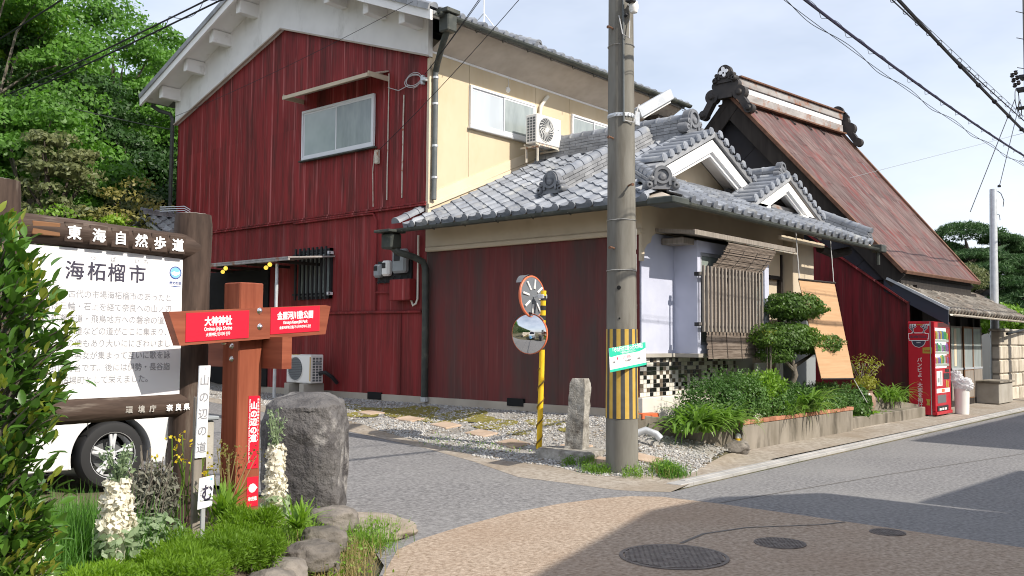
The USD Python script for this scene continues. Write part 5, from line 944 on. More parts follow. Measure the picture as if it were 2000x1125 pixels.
# white bin with a bag, concrete box, block wall
bi = T('waste_bin', 'white plastic bin with a loose clear bag beside the vending machine', 'bin', (23.5, 6.25, 0))
bi.part('bin_body', lathe([(.001, .01), (.14, .01), (.15, .05), (.17, .62), (.165, .63), (.15, .6)], 20, (23.5, 6.25, 0)), M['white_plastic'], smooth=40)
m = blob((23.5, 6.2, .72), (.2, .2, .15), 5, .6, 4, 2.6); m[0][:, 2] = np.where(m[0][:, 2] < .58, .58+.1*(m[0][:, 2]-.58), m[0][:, 2]); bi.part('bag', join([m, blob((23.38, 6.33, .88), (.1, .12, .16), 9, .7, 4, 3)]), M['bag'], smooth=True)
cbx = T('concrete_box', 'grey concrete bin box with a flat lid before the block wall', 'box', (28.3, 6.55, 0))
cbx.part('box', [cb(27.7, 29.2, 6.42, 7.0, .06, .62, .012), bx(27.9, 29.0, 6.5, 6.95, -.02, .06)], M['block_mossy']); cbx.part('lid', cb(27.64, 29.26, 6.37, 7.05, .622, .68, .01), M['concrete_dark'])
bw = T('block_wall', 'pale weathered block wall with a chain of courses beyond the doors', 'wall', (29.4, 6.75, 0))
for j in range(5):
    for i in range(16):
        x = 29.4 + .9*i + (.45 if j % 2 else 0) - .45; a, b = max(29.4, x+.008), x+.892
        if b > a+.05: bw.part('block', cb(a, b, 6.75+.012*((i*7+j*3) % 3), 7.0, .412*j+.01, .412*(j+1)-.01, .03), M['block'])
bw.part('coping', cb(29.36, 44, 6.72, 7.05, 2.06, 2.14, .02), M['block_mossy']); bw.part('mortar', bx(29.41, 44, 6.8, 6.98, 0, 2.06), M['concrete_dark'])
bw.part('pipe_rail', tube([(29.3, 6.55, 1.98), (31.5, 6.6, 2.12), (34, 6.6, 2.25)], .04, 6), M['black_metal'])
# posts and poles
lp = T('steel_pole', 'slim pale steel pole rising beyond the old tiled pent roof', 'pole', (29.75, 6.6, 0))
lp.part('shaft', cyl((29.75, 7.0, 0), (30.05, 7.0, 6.3), .135, 14, .1), M['galv'], smooth=50); lp.part('band', [cyl((29.78, 7, z), (29.78, 7, z+.05), .14, 14) for z in (1.0, 1.9)], M['alu'])
lp.part('insulator', [tube([(30.15, 6.9, 6.25), (30.3, 6.85, 6.2), (30.42, 6.8, 6.0), (30.32, 6.8, 5.8)], .012, 5), lathe([(.001, .08), (.05, .05), (.05, 0)], 8, (30.35, 6.9, 6.4)), tube([(30.05, 7, 5.6), (30.3, 6.9, 5.55), (30.35, 6.9, 5.4)], .01, 5)], M['black_metal'])
up2 = T('utility_pole', 'dark utility pole with insulators cut off by the right picture edge', 'utility pole', (30.6, 6.1, 0))
up2.part('shaft', cyl((30.62, 6.1, 0), (30.62, 6.05, 14), .2, 14, .14), M['pole_conc'], smooth=50)
up2.part('bracket', [cb(30.3, 30.7, 6.1, 6.3, 9.6, 9.7, .01), cb(30.2, 30.5, 6.1, 6.35, 9.2, 9.3, .01), cb(30.35, 30.6, 6.15, 6.4, 8.7, 8.76, .01)], M['black_metal'])
up2.part('insulator', [lathe([(.001, .14), (.06, .12), (.04, .08), (.07, .05), (.04, 0)], 8, (30.3+.08*k, 6.3+.05*k, 9.4+.18*(k % 3))) for k in range(6)], M['black_oni'])
a = np.linspace(0, 2*PI, 20); up2.part('jumper_wire', [tube(np.stack([30.3+.25*np.cos(a), 6.35+0*a, 9.0+.3*np.sin(a)], 1), .012, 4), tube(np.stack([30.4+.2*np.cos(a), 6.3+0*a, 8.7+.22*np.sin(a)], 1), .012, 4)], M['wire'])
up2.part('step_bolt', [cyl((30.6, 6.1, z), (30.2, 6.3, z), .012, 5) for z in (7.1, 8.0, 9.9, 10.8, 11.6)], M['black_metal'])
up = T('utility_pole', 'thick grey concrete utility pole with yellow striped wrap at the street corner', 'utility pole', (9.63, 6.5, .05))
PC = np.array([9.63, 6.5]); pr_ = lambda z: .203 - .0078*z
up.part('shaft', tube([(PC[0]-.004*z, PC[1], z) for z in (-.1, 1, 2, 3, 4, 5, 6, 7.5, 9)], [pr_(z) for z in (-.1, 1, 2, 3, 4, 5, 6, 7.5, 9)], 40), M['pole_conc'], smooth=50)
n = 24
for k in range(n):
    a = np.linspace(2*PI*k/n, 2*PI*(k+1)/n, 4); V = np.vstack([np.stack([PC[0]-.004*z+(pr_(z)+.006)*np.cos(a), PC[1]+(pr_(z)+.006)*np.sin(a), 0*a+z], 1) for z in (.72, 1.82)]); F = [[i, i+1, 5+i] for i in range(3)] + [[i, 5+i, 4+i] for i in range(3)]
    up.part('stripe', (V, np.array(F)), M['pole_yellow' if k % 2 else 'pole_grey'], smooth=True)
for z, m_ in ((4.5, 'galv'), (3.18, 'cord'), (2.55, 'cord'), (5.4, 'cord')):
    q = lathe([(pr_(z)+.002, -.004 if m_ == 'cord' else -.025), (pr_(z)+.012, 0), (pr_(z)+.002, .004 if m_ == 'cord' else .025)], 32, (PC[0]-.004*z, PC[1], z)); up.part('strap', q, M[m_])
def on_pole(deg, z, r=0): a = math.radians(deg); return np.array([PC[0]-.004*z+(pr_(z)+r)*math.cos(a), PC[1]+(pr_(z)+r)*math.sin(a), z])
dcam = math.degrees(math.atan2(-PC[1], -PC[0]))
up.part('conduit', tube([on_pole(dcam+10, z, .02) for z in (4.4, 5.0, 5.6, 6.0)], .014, 6), M['pipe_grey'])
for dg, z in ((-35, 4.2), (-38, 5.6), (-30, 2.82), (30, 3.6)): up.part('step_bolt', [cyl(on_pole(dcam+dg, z), on_pole(dcam+dg, z, .1)+Z3*.01, .012, 6), cyl(on_pole(dcam+dg, z, .095), on_pole(dcam+dg, z, .11), .02, 6)], M['rust'])
up.part('clamp_plate', [obox(on_pole(dcam+q, 4.5, .012), (0, 0, 1), np.array([-math.sin(math.radians(dcam+q)), math.cos(math.radians(dcam+q)), 0]), -np.array([math.cos(math.radians(dcam+q)), math.sin(math.radians(dcam+q)), 0]), .022, .014, .004) for q in (-25, -10, 5, 20, 35, 50)], M['galv'])
A = on_pole(-25, 4.5, .03)
up.part('lamp_bracket', [obox(A, X3, Y3, Z3, .05, .05, .09, .006)], M['galv'])
ad = np.array([.62, -.12, .36]); ad /= np.linalg.norm(ad); a_, b_, _ = frame(ad); up.part('street_lamp', [obox(A + ad*.42 + Z3*.05, ad, b_, np.cross(ad, b_), .36, .07, .045, .012)], M['galv']); up.part('lamp_lens', obox(A + ad*.45 + Z3*.05 - np.cross(ad, b_)*0 - Z3*.05, ad, b_, np.cross(ad, b_), .3, .055, .012, .004), M['white_plastic'])
up.part('lamp_wire', [tube([A, A+(.0, -.05, .12), A+(-.08, -.12, .15), A+(-.16, -.12, .0), A+(-.2, -.12, -.1), on_pole(dcam+10, 4.42, .02)], .008, 5), tube([on_pole(dcam-8, 5.75, .02), on_pole(dcam+5, 5.5, .06), on_pole(dcam+28, 5.45, .06), on_pole(dcam+35, 5.7, .03)], .007, 5)], M['cord'])
C_ = on_pole(dcam+38, 5.82, .1); up.part('camera_dome', [lathe([(.001, .09), (.05, .085), (.06, .03), (.06, 0), (.045, -.05), (.001, -.065)], 14, C_), cyl(on_pole(dcam+38, 5.9), C_+Z3*.06, .02, 6)], M['white_plastic'], smooth=40)
up.part('cable_bracket', [cyl(on_pole(dcam+20, 5.75), on_pole(dcam+20, 5.75, .08), .018, 6), cb(9.4, 9.5, 6.2, 6.3, 5.88, 5.95, .006)], M['black_metal'])
up.part('paper_notice', [obox(on_pole(-52, z, .004), np.array([math.sin(math.radians(52)), math.cos(math.radians(52)), 0]), Z3, np.array([math.cos(math.radians(-52)), math.sin(math.radians(-52)), 0]), .02, h_, .002) for z, h_ in ((2.95, .13), (2.65, .11))] + [lathe([(.001, .004), (.03, .002)], 14, on_pole(-50, 2.1, .004), (math.cos(math.radians(-50)), math.sin(math.radians(-50)), 0))], M['white_plastic'])
up.part('knot_hole', [lathe([(.001, .004), (.026, .003)], 14, on_pole(dcam-10, 2.33, .002), (math.cos(math.radians(dcam-10)), math.sin(math.radians(dcam-10)), 0)), lathe([(.001, .004), (.012, .003)], 10, on_pole(dcam-8, 1.95, .002), (math.cos(math.radians(dcam-8)), math.sin(math.radians(dcam-8)), 0))], M['black'])
# campaign sign tied to the pole
sg = T('campaign_sign', 'tilted green and white notice sign tied to the striped pole', 'sign', (9.45, 6.27, 1.47))
sx = np.array([.992, .05, .09]); sx /= np.linalg.norm(sx); sz_ = np.array([-.09, 0, 1.]); sz_ -= sx*(sz_@sx); sz_ /= np.linalg.norm(sz_); sn = np.cross(sx, sz_); so = np.array([9.03, 6.262, 1.3])
def sgr(u0, u1, v0, v1, d0): return prism(sbox(u0, v0, u1, v1), so + sn*d0, sx, sz_, .0015)
sg.part('panel', prism(sbox(0, 0, .86, .285), so - sn*.004, sx, sz_, .004), M['white_board'])
sg.part('green_header', prism(Polygon([(0, .285), (.86, .285), (.86, .215), (.8, .2), (.7, .185), (.2, .185), (.1, .18), (.04, .175), (0, .19)]), so + sn*.0005, sx, sz_, .001), M['green_sign']); sg.part('green_footer', sgr(0, .86, 0, .03, .0005), M['green_sign'])
sg.part('title_lettering', text('「それ行け三輪っ子大作戦」', .062, so + sx*.43 + sz_*.232 + sn*.0016, sx, sz_, bold=2, align='c', width=.78), M['white_paint'])
sg.part('subtitle_lettering', text('〜安全安心なまちづくり〜', .03, so + sx*.43 + sz_*.196 + sn*.0016, sx, sz_, bold=1, align='c'), M['white_paint'])
[sg.part('red_lettering', text(c, .035, so + sx*u + sz_*.135 + sn*.0006, sx, sz_, bold=1), M['red_print']) for c, u in (('輪', .16), ('して', .3), ('お互い', .4))]
[sg.part('brown_lettering', text(c, .026, so + sx*u + sz_*v + sn*.0006, sx, sz_, bold=1), M['dark_wood']) for c, u, v in (('主催', .06, .1), ('子ども見守り', .34, .09), ('自治会', .64, .09))]
sg.part('tie_wire', tube([so+sx*.3+sz_*.27, (PC[0], PC[1]-.2, 1.6), so+sx*.8+sz_*.28], .004, 4), M['cord'])
# traffic mirrors on a yellow and black post
mp_ = T('mirror_post', 'yellow and black striped post carrying two round traffic mirrors', 'traffic mirror', (9.9, 8.05, .1))
mp_.part('post', tube([(9.9, 8.05, .05), (9.9, 8.01, 1.2), (9.9, 7.98, 2.36)], .038, 16), M['yellow'], smooth=50)
for k in range(6): z = 1.55+.16*k-.5*(k < 0); zz = 1.55+.135*k; mp_.part('black_band', cyl((9.9, 8.01-.0259*(zz-1.2), zz), (9.9, 8.01-.0259*(zz+.065-1.2), zz+.065), .0405, 16), M['black_tape'])
a = np.linspace(0, 9*PI, 80); mp_.part('spiral_tape', tube(np.stack([9.9+.0388*np.cos(a), 8.05-.033*(a/9/PI)*1.2+.0388*np.sin(a), .15+1.15*a/(9*PI)], 1), .013, 5), M['gold_tape'])
def mirror(c, nrm, r, label, vis):
    nrm = np.asarray(nrm, float); nrm /= np.linalg.norm(nrm); c = np.asarray(c, float); rs = np.linspace(.001, r, 14); R = 2.6*r
    q = mp_.part('mirror', lathe([(t, math.sqrt(R*R-t*t)-math.sqrt(R*R-r*r)+.012) for t in rs[::-1]], 48, c, nrm), M['mirror'], label, smooth=True)
    q.part('rim', lathe([(r, .004), (r+.003, .012), (r+.009, .01), (r+.011, -.016), (r+.003, -.022), (r-.01, -.02)], 48, c, nrm), M['orange'], smooth=40)
    q.part('back_plate', lathe([(.001, -.024), (r*.5, -.028), (r, -.016)], 48, c, nrm), M['mirror_back'], smooth=40)
    a_, b_, d_ = frame(nrm)
    for k in range(8): t = k*PI/4+.2; e = a_*math.cos(t)+b_*math.sin(t); q.part('back_rib', obox(c - d_*.034 + e*r*.62, e, np.cross(d_, e), d_, r*.24, .014, .008, .003), M['white_plastic'])
    a0 = np.linspace(-.9, .9, 16) + PI/2; up_ = Z3 - d_*(Z3@d_); up_ /= np.linalg.norm(up_); s_ = np.cross(up_, d_); V = []
    for t in a0: e = s_*math.cos(t)+up_*math.sin(t); V += [c + e*(r+.026) - d_*.01, c + e*(r+.03) + d_*vis*(1-.5*abs(t-PI/2)/.9)]
    F = []
    for i in range(15): F += [[2*i, 2*i+1, 2*i+3], [2*i, 2*i+3, 2*i+2]]
    q.part('visor', (np.array(V), np.array(F)), M['mirror_back'], smooth=True)
    q.part('arm', [tube([c - d_*.03, c - d_*.09, np.array([9.9, 8.0, c[2]])], .014, 6), cb(9.85, 9.95, 7.95, 8.05, c[2]-.03, c[2]+.03, .008)], M['galv'])
mirror((9.82, 8.16, 1.765), (-.985, -.17, -.04), .272, 'lower round mirror facing left', .05)
mirror((9.88, 8.17, 2.28), (-.05, 1, -.06), .285, 'upper round mirror seen from behind', .16)
# stone way marker
sm = T('stone_marker', 'short leaning square stone marker on a rough base beside the mirror post', 'stone marker', (9.9, 7.5, .15))
m = trimesh.creation.box((.225, .24, .98)); m = m.subdivide().subdivide().subdivide().subdivide(); v = np.array(m.vertices); t = (v[:, 2]+.49)/.98
v[:, :2] *= (1.06 - .14*t)[:, None]; top_ = np.clip((t-.9)/.1, 0, 1); v[:, :2] *= (1-.25*top_**2)[:, None]; v += (fbm(v*9, 4, 5)-.5)[:, None]*.035*np.sign(v)*[1, 1, .3]; v[:, 0] += .05*t*0; v[:, 1] -= .05*t
c, s = math.cos(.25), math.sin(.25); v[:, :2] = v[:, :2] @ np.array([[c, s], [-s, c]]); sm.part('pillar', (v + [9.98, 7.46, .68], m.faces), M['stone'], smooth=40)
v, f = blob((9.88, 7.46, .1), (.36, .44, .2), 12, .3, 4, 1.6, .5); v[:, 2] = np.minimum(v[:, 2], .235+.01*fbm(v*4, 3)); sm.part('base_stone', (v, f), M['stone'], smooth=40)
# planter, steps, brick kerb
pl = T('planter', 'low stained concrete planter wall topped with bricks before the entrance', 'planter', (15, 6.6, 0))
pl.part('front_wall', cb(12.86, 17.3, 6.5, 6.62, -.05, .42, .012), M['concrete_dark']); pl.part('end_wall', [cb(12.86, 12.98, 6.62, 7.2, -.05, .42, .012), cb(17.2, 17.32, 6.62, 7.4, -.05, .42, .012)], M['concrete_dark'])
for i in range(20): x = 12.88+.222*i; pl.part('brick', cb(x, x+.212, 6.49, 6.6, .424, .485, .006), M['brick'])
pl.part('soil', bx(12.98, 17.2, 6.62, 7.7, .2, .4), M['soil'])
kb = T('low_kerb', 'low grey kerb with a loose orange brick below the mosaic wall', 'kerb', (11.8, 7, .2))
kb.part('kerb', [obox((11.8, 6.9, .36), np.array([1.0, -.78, -.2])/np.linalg.norm([1.0, -.78, -.2]), np.array([.6, .8, 0]), Z3, .75, .06, .16, .01)], M['concrete_dark'])
kb.part('loose_brick', obox((11.42, 7.27, .6), np.array([.97, -.2, 0])/.99, np.array([.2, .97, 0])/.99, Z3, .17, .07, .04, .006), M['brick_new'])
kb.part('drain_pipe', tube([(10.62, 6.95, .42), (10.72, 6.85, .47), (10.78, 6.72, .42), (10.8, 6.66, .36)], .05, 10), M['galv'], smooth=50)
yp = T('boundary_stub', 'short yellow and white marker stub at the planter corner', 'marker post', (12.55, 6.4, 0))
yp.part('stub', lathe([(.001, .33), (.03, .32), (.045, .28), (.045, -.05)], 14, (12.55, 6.42, 0)), M['white_plastic'], smooth=40)
for z in (.08, .2): yp.part('yellow_band', cyl((12.55, 6.42, z), (12.55, 6.42, z+.06), .047, 14), M['yellow'])
st = T('entrance_ramp', 'stained concrete ramp and step beside the planter', 'steps', (19.5, 6.6, 0))
st.part('step', cb(17.36, 21.85, 6.58, 7.9, -.05, .26, .012), M['concrete_dark']); st.part('ramp_kerb', [slab([(19.4, 7.15, .62), (21.9, 6.75, .3), (21.9, 6.75, -.02), (19.4, 7.15, -.02)], (0, 1, 0), -.13)], M['concrete_dark']); st.part('raised_slab', cb(17.4, 19.5, 7.25, 9, .2, .42, .01), M['concrete'])
# ================================================================ wires
def wire(name, pts, r, label, m='wire', group='overhead wires', sag=0, n=14, kind=None):
    P = np.array(pts, float)
    if len(P) == 2: t = np.linspace(0, 1, n)[:, None]; P = P[0]*(1-t)+P[1]*t; P[:, 2] -= sag*4*(t*(1-t))[:, 0]
    return top(name, tube(P, r, 5), M[m], label, 'cable', group, smooth=50)
def helix(p0, p1, sag, R, turns, n=500):
    t = np.linspace(0, 1, n); P = np.array(p0)*(1-t)[:, None]+np.array(p1)*t[:, None]; P[:, 2] -= sag*4*t*(1-t); d = np.array(p1, float)-p0; a, b, _ = frame(d); th = 2*PI*turns*t
    return P + R*(np.cos(th)[:, None]*a+np.sin(th)[:, None]*b)
c1 = T('bundled_cable', 'thick bundled cable crossing the sky right of the pole', 'cable', (16, 5, 6.2), 'overhead wires')
p0, p1 = (7, 5, 6.5), (31, 5, 6.35); c1.part('cable', tube(helix(p0, p1, .28, 0, 1, 40), .022, 6), M['wire_blue'], smooth=50); c1.part('lashing_wire', tube(helix(p0, p1, .31, .045, 26), .004, 4), M['wire'])
c2 = T('twisted_cable', 'thin twisted cable hanging just below the bundled cable at right', 'cable', (16, 5, 5.9), 'overhead wires')
p0, p1 = (7, 5, 6.3), (31, 5, 6.1)
for k in (0, PI): t = np.linspace(0, 1, 300); q = helix(p0, p1, .3, .035, 9, 300) if k else helix(p0, p1, .3, .0, 9, 300); c2.part('strand', tube(q, .006, 4), M['wire'])
c3 = T('heavy_cable', 'heaviest black cable at the upper right corner of the sky', 'cable', (13, 3, 5), 'overhead wires')
p0, p1 = (5, 3, 5.5), (31, 3.6, 4.95); c3.part('cable', [tube(helix(p0, p1, .3, 0, 1, 40), .02, 6), tube(helix((5, 3.02, 5.53), (31, 3.62, 5.0), .3, 0, 1, 40), .014, 5)], M['wire'], smooth=50); c3.part('clip', [lathe([(.02, -.03), (.03, -.03), (.03, .03), (.02, .03)], 8, q, (1, 0, 0)) for q in helix(p0, p1, .3, 0, 1, 30)[8:22]], M['wire'])
c4 = T('ringed_cable', 'thin cable with lashing rings left of the heaviest black cable', 'cable', (12, 3.5, 5.4), 'overhead wires')
p0, p1 = (5, 3.5, 5.85), (31, 3.5, 5.3); c4.part('cable', [tube(helix(p0, p1, .18, 0, 1, 40), .009, 5)], M['wire'], smooth=50); a = np.linspace(0, 2*PI, 12)
c4.part('messenger', tube(helix((5, 3.5, 5.92), (31, 3.5, 5.36), .17, 0, 1, 40), .004, 4), M['wire'])
for q in helix(p0, p1, .18, 0, 1, 60)[10:30]: c4.part('ring', tube(np.stack([q[0]+0*a, q[1]+.03*np.cos(a), q[2]+.015+.035*np.sin(a)], 1), .004, 4), M['wire'])
c5 = T('bundled_cable', 'pair of bundled black cables crossing the trees at upper left', 'cable', (9.5, 20, 8), 'overhead wires')
for dz in (0, -.14): p0, p1 = (9.5, 8, 8.7+dz), (9.5, 40, 8.3+dz); c5.part('cable', tube(helix(p0, p1, .35, 0, 1, 40), .018, 6), M['wire'], smooth=50)
c5.part('lashing_wire', tube(helix((9.5, 8, 8.63), (9.5, 40, 8.23), .35, .09, 24), .007, 4), M['wire'])
wire('green_wire', [(9.5, 25, 7.95), (11.8, 21.7, 6.98)], .012, 'thin green wire from the left cable joint to the red house', 'gutter', sag=.05)
wire('upper_left_wire', [(9.3, 8, 10.6), (9.3, 40, 9.2)], .022, 'short black wire across the top left corner', sag=.2)
wire('service_wire', [(9.6, 6.5, 7.6), (11.9, 13.78, 5.42)], .006, 'service wire slanting down to the box under the red gable window', sag=.12)
wire('service_wire', [(9.55, 6.6, 8.6), (11.9, 12.5, 6.7)], .007, 'first of two service wires down to the yellow house corner', sag=.1)
wire('service_wire', [(9.6, 6.6, 8.8), (11.95, 12.5, 6.75)], .007, 'second of two service wires down to the yellow house corner', sag=.1)
wire('eave_wire', [(11.1, 12, 7.75), (11.1, 21, 6.9)], .005, 'faint wire along the white gable eaves', sag=.1)
wire('pole_stay', [(30.35, 6.9, 6.4), (30.5, 6.3, 9.0)], .01, 'pair of slack wires between the slim pole and the utility pole')
wire('pole_stay', [(30.3, 6.4, 9.0), (28.7, 7.3, 5.5)], .012, 'straight stay wire slanting from the right utility pole')
wire('far_wire', [(31, 6.2, 8.1), (24.5, 10, 6.0)], .006, 'faint grey wire rising right behind the steep roof', 'grey_plastic')
# ================================================================ garden bed in front
BED = Polygon([(-3, 2.2), (0.8, 2.3), (1.7, 2.9), (2.9, 4.05), (3.7, 4.95), (4.35, 5.45), (4.85, 6.05), (5.1, 6.6), (4.6, 7.1), (3.6, 6.7), (-3, 6.7)])
from shapely import points as spts, distance as sdist
def bedz(x, y):
    x, y = np.asarray(x, float), np.asarray(y, float); g = spts(np.column_stack([x.ravel(), y.ravel()])); d = np.where(contains_xy(BED, x.ravel(), y.ravel()), sdist(BED.exterior, g), 0).reshape(x.shape)
    return H(x, y)*(1-sst(d/.3)) + sst(d/.3)*0 + (.42 - .24*sst((x-3.45)/.7) + .05*(fbm(np.stack([x*2.2, y*2.2, 0*x], -1), 3, 2)-.5))*sst(d/.42) + H(x, y)*sst(d/.3)*(1-sst(d/.42)) - .0
gx_ = np.arange(-3, 5.21, .07); gy_ = np.arange(2.1, 7.2, .07); A, B = np.meshgrid(gx_, gy_, indexing='ij'); inside = contains_xy(BED.buffer(.05), A.ravel(), B.ravel()).reshape(A.shape); Zb = np.maximum(bedz(A, B), H(A, B)+.006*0) + .008; ny_ = len(gy_); F = []
ii, jj = np.nonzero(inside[:-1, :-1] & inside[1:, 1:]); q = ii*ny_+jj; F = np.vstack([np.stack([q, q+ny_, q+ny_+1], 1), np.stack([q, q+ny_+1, q+1], 1)])
uq, inv = np.unique(F, return_inverse=True); F = inv.reshape(F.shape)
top('garden_bed', (np.stack([A, B, Zb], -1).reshape(-1, 3)[uq], F), M['soil'], kind='structure', smooth=True)
bz = lambda x, y: float(bedz(np.array([x]), np.array([y]))[0])
# worn concrete lip beside the rock
v, f = blob((5.25, 6.3, .0), (.5, .55, .14), 31, .3, 4, 1.5); top('concrete_lip', (v, f), M['concrete'], 'worn pale concrete lip at the foot of the big rock', 'concrete edge', smooth=40)
stones = [((3.95, 5.2, .16), (.2, .15, .13), 'rounded garden stone below the red signpost'), ((4.35, 5.62, .14), (.18, .15, .13), 'garden stone under the spiky weed right of the signpost'), ((4.85, 6.15, .14), (.22, .2, .16), 'flat topped stone against the foot of the big rock'), ((3.35, 4.72, .2), (.17, .14, .14), 'dark stone at the bottom edge among feathery green'), ((4.6, 5.75, .06), (.13, .1, .09), 'smallest stone beside the worn concrete lip'), ((3.1, 4.45, .25), (.15, .12, .12), 'low dark stone nearest the picture bottom'), ((4.15, 6.1, .25), (.34, .08, .08), 'long dark edging stone behind the spiky weed')]
for i, (c, r, lb) in enumerate(stones): top('garden_stone', blob(c, r, 40+i, .35, 4, 1.6, .8), M['rock2'], lb, 'stone', smooth=40)
v, f = blob((0, 0, 0), (.42, .36, .66), 77, .3, 5, 1.35, .62); v = v*[1, 1, 1] + .05*(fbm(v*7, 4, 3)-.5)[:, None]*[1, 1, .4]; v[:, 2] = np.where(v[:, 2] > .5, .5+(v[:, 2]-.5)*.45 + .1*(v[:, 0]), v[:, 2])
c, s = math.cos(.75), math.sin(.75); v[:, :2] = v[:, :2] @ np.array([[c, s], [-s, c]]); top('big_rock', (v + [5.14, 6.88, .58], f), M['rock'], 'large dark upright rock with pale lichen beside the signpost', 'rock', smooth=50)
# ---------------------------------------------------------------- information board of logs
ib = T('information_board', 'white trail information board framed in dark brown logs', 'information board', (2.7, 5.68, .5))
def log(p0, p1, r, n=20, seed=0, taper=True):
    p0, p1 = np.asarray(p0, float), np.asarray(p1, float); t = np.array([0, .0001, .03, .06, .2, .4, .6, .8, .94, .97, .9999, 1]); rr = np.array([.0, .75, .92, 1, 1, 1.02, 1, .99, 1, .93, .72, 0]) if taper else np.array([0, .97, 1, 1, 1, 1, 1, 1, 1, 1, .97, 0])
    v, f = tube(p0 + (p1-p0)*t[:, None], r*np.maximum(rr, .001), n, False); d = v - (p0 + (p1-p0)*np.clip(((v-p0)@(p1-p0))/((p1-p0)@(p1-p0)), 0, 1)[:, None]); return v + d*(.12*(fbm(v*5, 3, seed)-.5))[:, None], f
ib.part('post', log((3.285, 5.7, .2), (3.285, 5.7, 2.495), .122, 24, 1, False), M['log'], smooth=50); ib.part('post', log((2.045, 5.7, .2), (2.045, 5.7, 2.56), .125, 24, 2, False), M['log'], smooth=50)
for x, z in ((3.285, 2.495), (2.045, 2.56)): ib.part('post_top', lathe([(.001, .006), (.1, .004), (.114, -.008)], 24, (x, 5.7, z)), M['log_end'])
ib.part('top_log', log((1.95, 5.665, 2.305), (3.36, 5.665, 2.262), .088, 24, 3), M['log_h'], smooth=50); ib.part('bottom_log', log((1.95, 5.665, 1.21), (3.31, 5.665, 1.225), .078, 24, 4), M['log_h'], smooth=50)
ib.part('panel', bx(2.04, 3.205, 5.635, 5.66, 1.27, 2.2), M['white_board'])
yb = 5.6345
[ib.part('title_lettering', text(ch, .118, (x, yb, 2.022), *FY, bold=1, align='c'), M['ink_dark']) for ch, x in zip('海柘榴市', (2.475, 2.61, 2.735, 2.87))]
[ib.part('reading_lettering', text(ch, .034, (x, yb, 2.135), *FY, align='c'), M['ink']) for ch, x in zip('つばいち', (2.585, 2.71, 2.865, 2.925))]
body = ['このあたりは古代の市場海柘榴市のあったと', 'ころで、このころは三輪・石上を経て奈良への山ノ辺', 'の道・河内からの初瀬街道・飛鳥地方への磐余の道・', '大阪から竹ノ内街道などの道がここに集まり、', '大阪からの舟の便もあり大いににぎわいまし', 'た。春や秋の頃には若い男女が集まって互いに歌を詠', 'みかわし遊んだ歌垣は有名です。後には伊勢・長谷詣', 'が盛んになるにつれて宿場町として栄えました。']
for i, l in enumerate(body):
    z = 1.905 - .0745*i; xr = 3.11 if i != 7 else 2.99
    ib.part('text_line', text(l, .0515, (xr, yb, z), *FY, align='r', squeeze=.93), M['ink'], kind='stuff')
ib.part('emblem', [prism(Point(0, 0).buffer(.042, 20).difference(Point(0, 0).buffer(.036, 20)), (3.13, yb, 2.09), *FY, .001)], M['blue']); ib.part('emblem_disc', prism(Point(0, 0).buffer(.034, 20), (3.13, yb, 2.09), *FY, .001), M['sky_blue'])
ib.part('emblem_wave', [prism(Polygon([(-.03, -.006), (-.01, .004), (.01, -.004), (.03, .006), (.028, -.012), (0, -.026), (-.024, -.018)]), (3.13, yb-.0012, 2.095), *FY, .0008)], M['white_paint'])
ib.part('emblem_lettering', [text('歴史街道', .021, (3.13, yb, 2.015), *FY, align='c'), prism(Polygon([(-.05, 0), (0, -.006), (.05, 0), (0, -.001)]), (3.13, yb, 2.003), *FY, .001)], M['blue'])
def onlog(s, x, z, size, m, front=5.577, tilt=0): ib.part('carved_lettering', text(s, size, (x, front, z), *FY, bold=2, align='c', depth=.003), M[m])
for ch, x in zip('東海自然歩道', (2.44, 2.59, 2.725, 2.86, 2.985, 3.11)):
    zc = 2.305-(x-1.95)*.0305; ib.part('letter_tile', cb(x-.055, x+.055, 5.579, 5.6, zc-.062, zc+.06, .004), M['log_h']); onlog(ch, x, zc-.034, .085, 'white_paint')
ib.part('wood_plaque', cb(2.2, 2.36, 5.578, 5.6, 2.255, 2.335, .004), M['plaque_wood'])
for ch, x, m_ in zip('環境庁奈良県', (2.82, 2.9, 2.975, 3.09, 3.15, 3.21), ('log_end',)*3 + ('white_paint',)*3): onlog(ch, x, 1.195, .046, m_, 5.589)
# ---------------------------------------------------------------- red wooden signpost
sp = T('signpost', 'red brown wooden signpost with pointed arms and bright red plates', 'signpost', (3.52, 5.44, .5))
sp.part('post', cb(3.43, 3.612, 5.34, 5.535, .2, 2.035, .008), M['sign_wood'])
armp = Polygon([(2.885, 1.82), (4.07, 1.903), (4.115, 1.895), (4.075, 1.697), (2.965, 1.613)]); sp.part('arm', prism(armp, (0, 5.34, 0), (1, 0, 0), (0, 0, 1), .078), M['sign_wood_h'])
sp.part('rear_arm', prism(Polygon([(5.12, 1.675), (6.3, 1.66), (6.22, 1.47), (5.12, 1.47)]), (3.69, 0, 0), (0, -1, 0) if False else (0, 1, 0), (0, 0, 1), -.076) if False else bx(3.614, 3.69, 5.12, 6.25, 1.462, 1.672), M['sign_wood_h'])
tu = np.array([1, 0, .07])/math.hypot(1, .07); tv = np.array([-.05, 0, 1.0]); ya = 5.262
def plate(x, z, w, h, ls):
    sp.part('plate', prism(sbox(0, 0, w, h), (x, ya, z), tu, Z3, .004), M['red_plate'])
    for (s, size, u, v, bold, width) in ls: sp.part('lettering', text(s, size, np.array([x, ya-.0042, z]) + tu*u + Z3*v, tu, Z3, bold=bold, align='c', width=width), M['white_paint'])
plate(3.0, 1.635, .45, .18, [('大神神社', .06, .225, .1, 3, .2), ('Omiwa-jinja Shrine', .03, .225, .062, 2, .2), ('大神神社/오미와 진자', .026, .225, .028, 1, .175)])
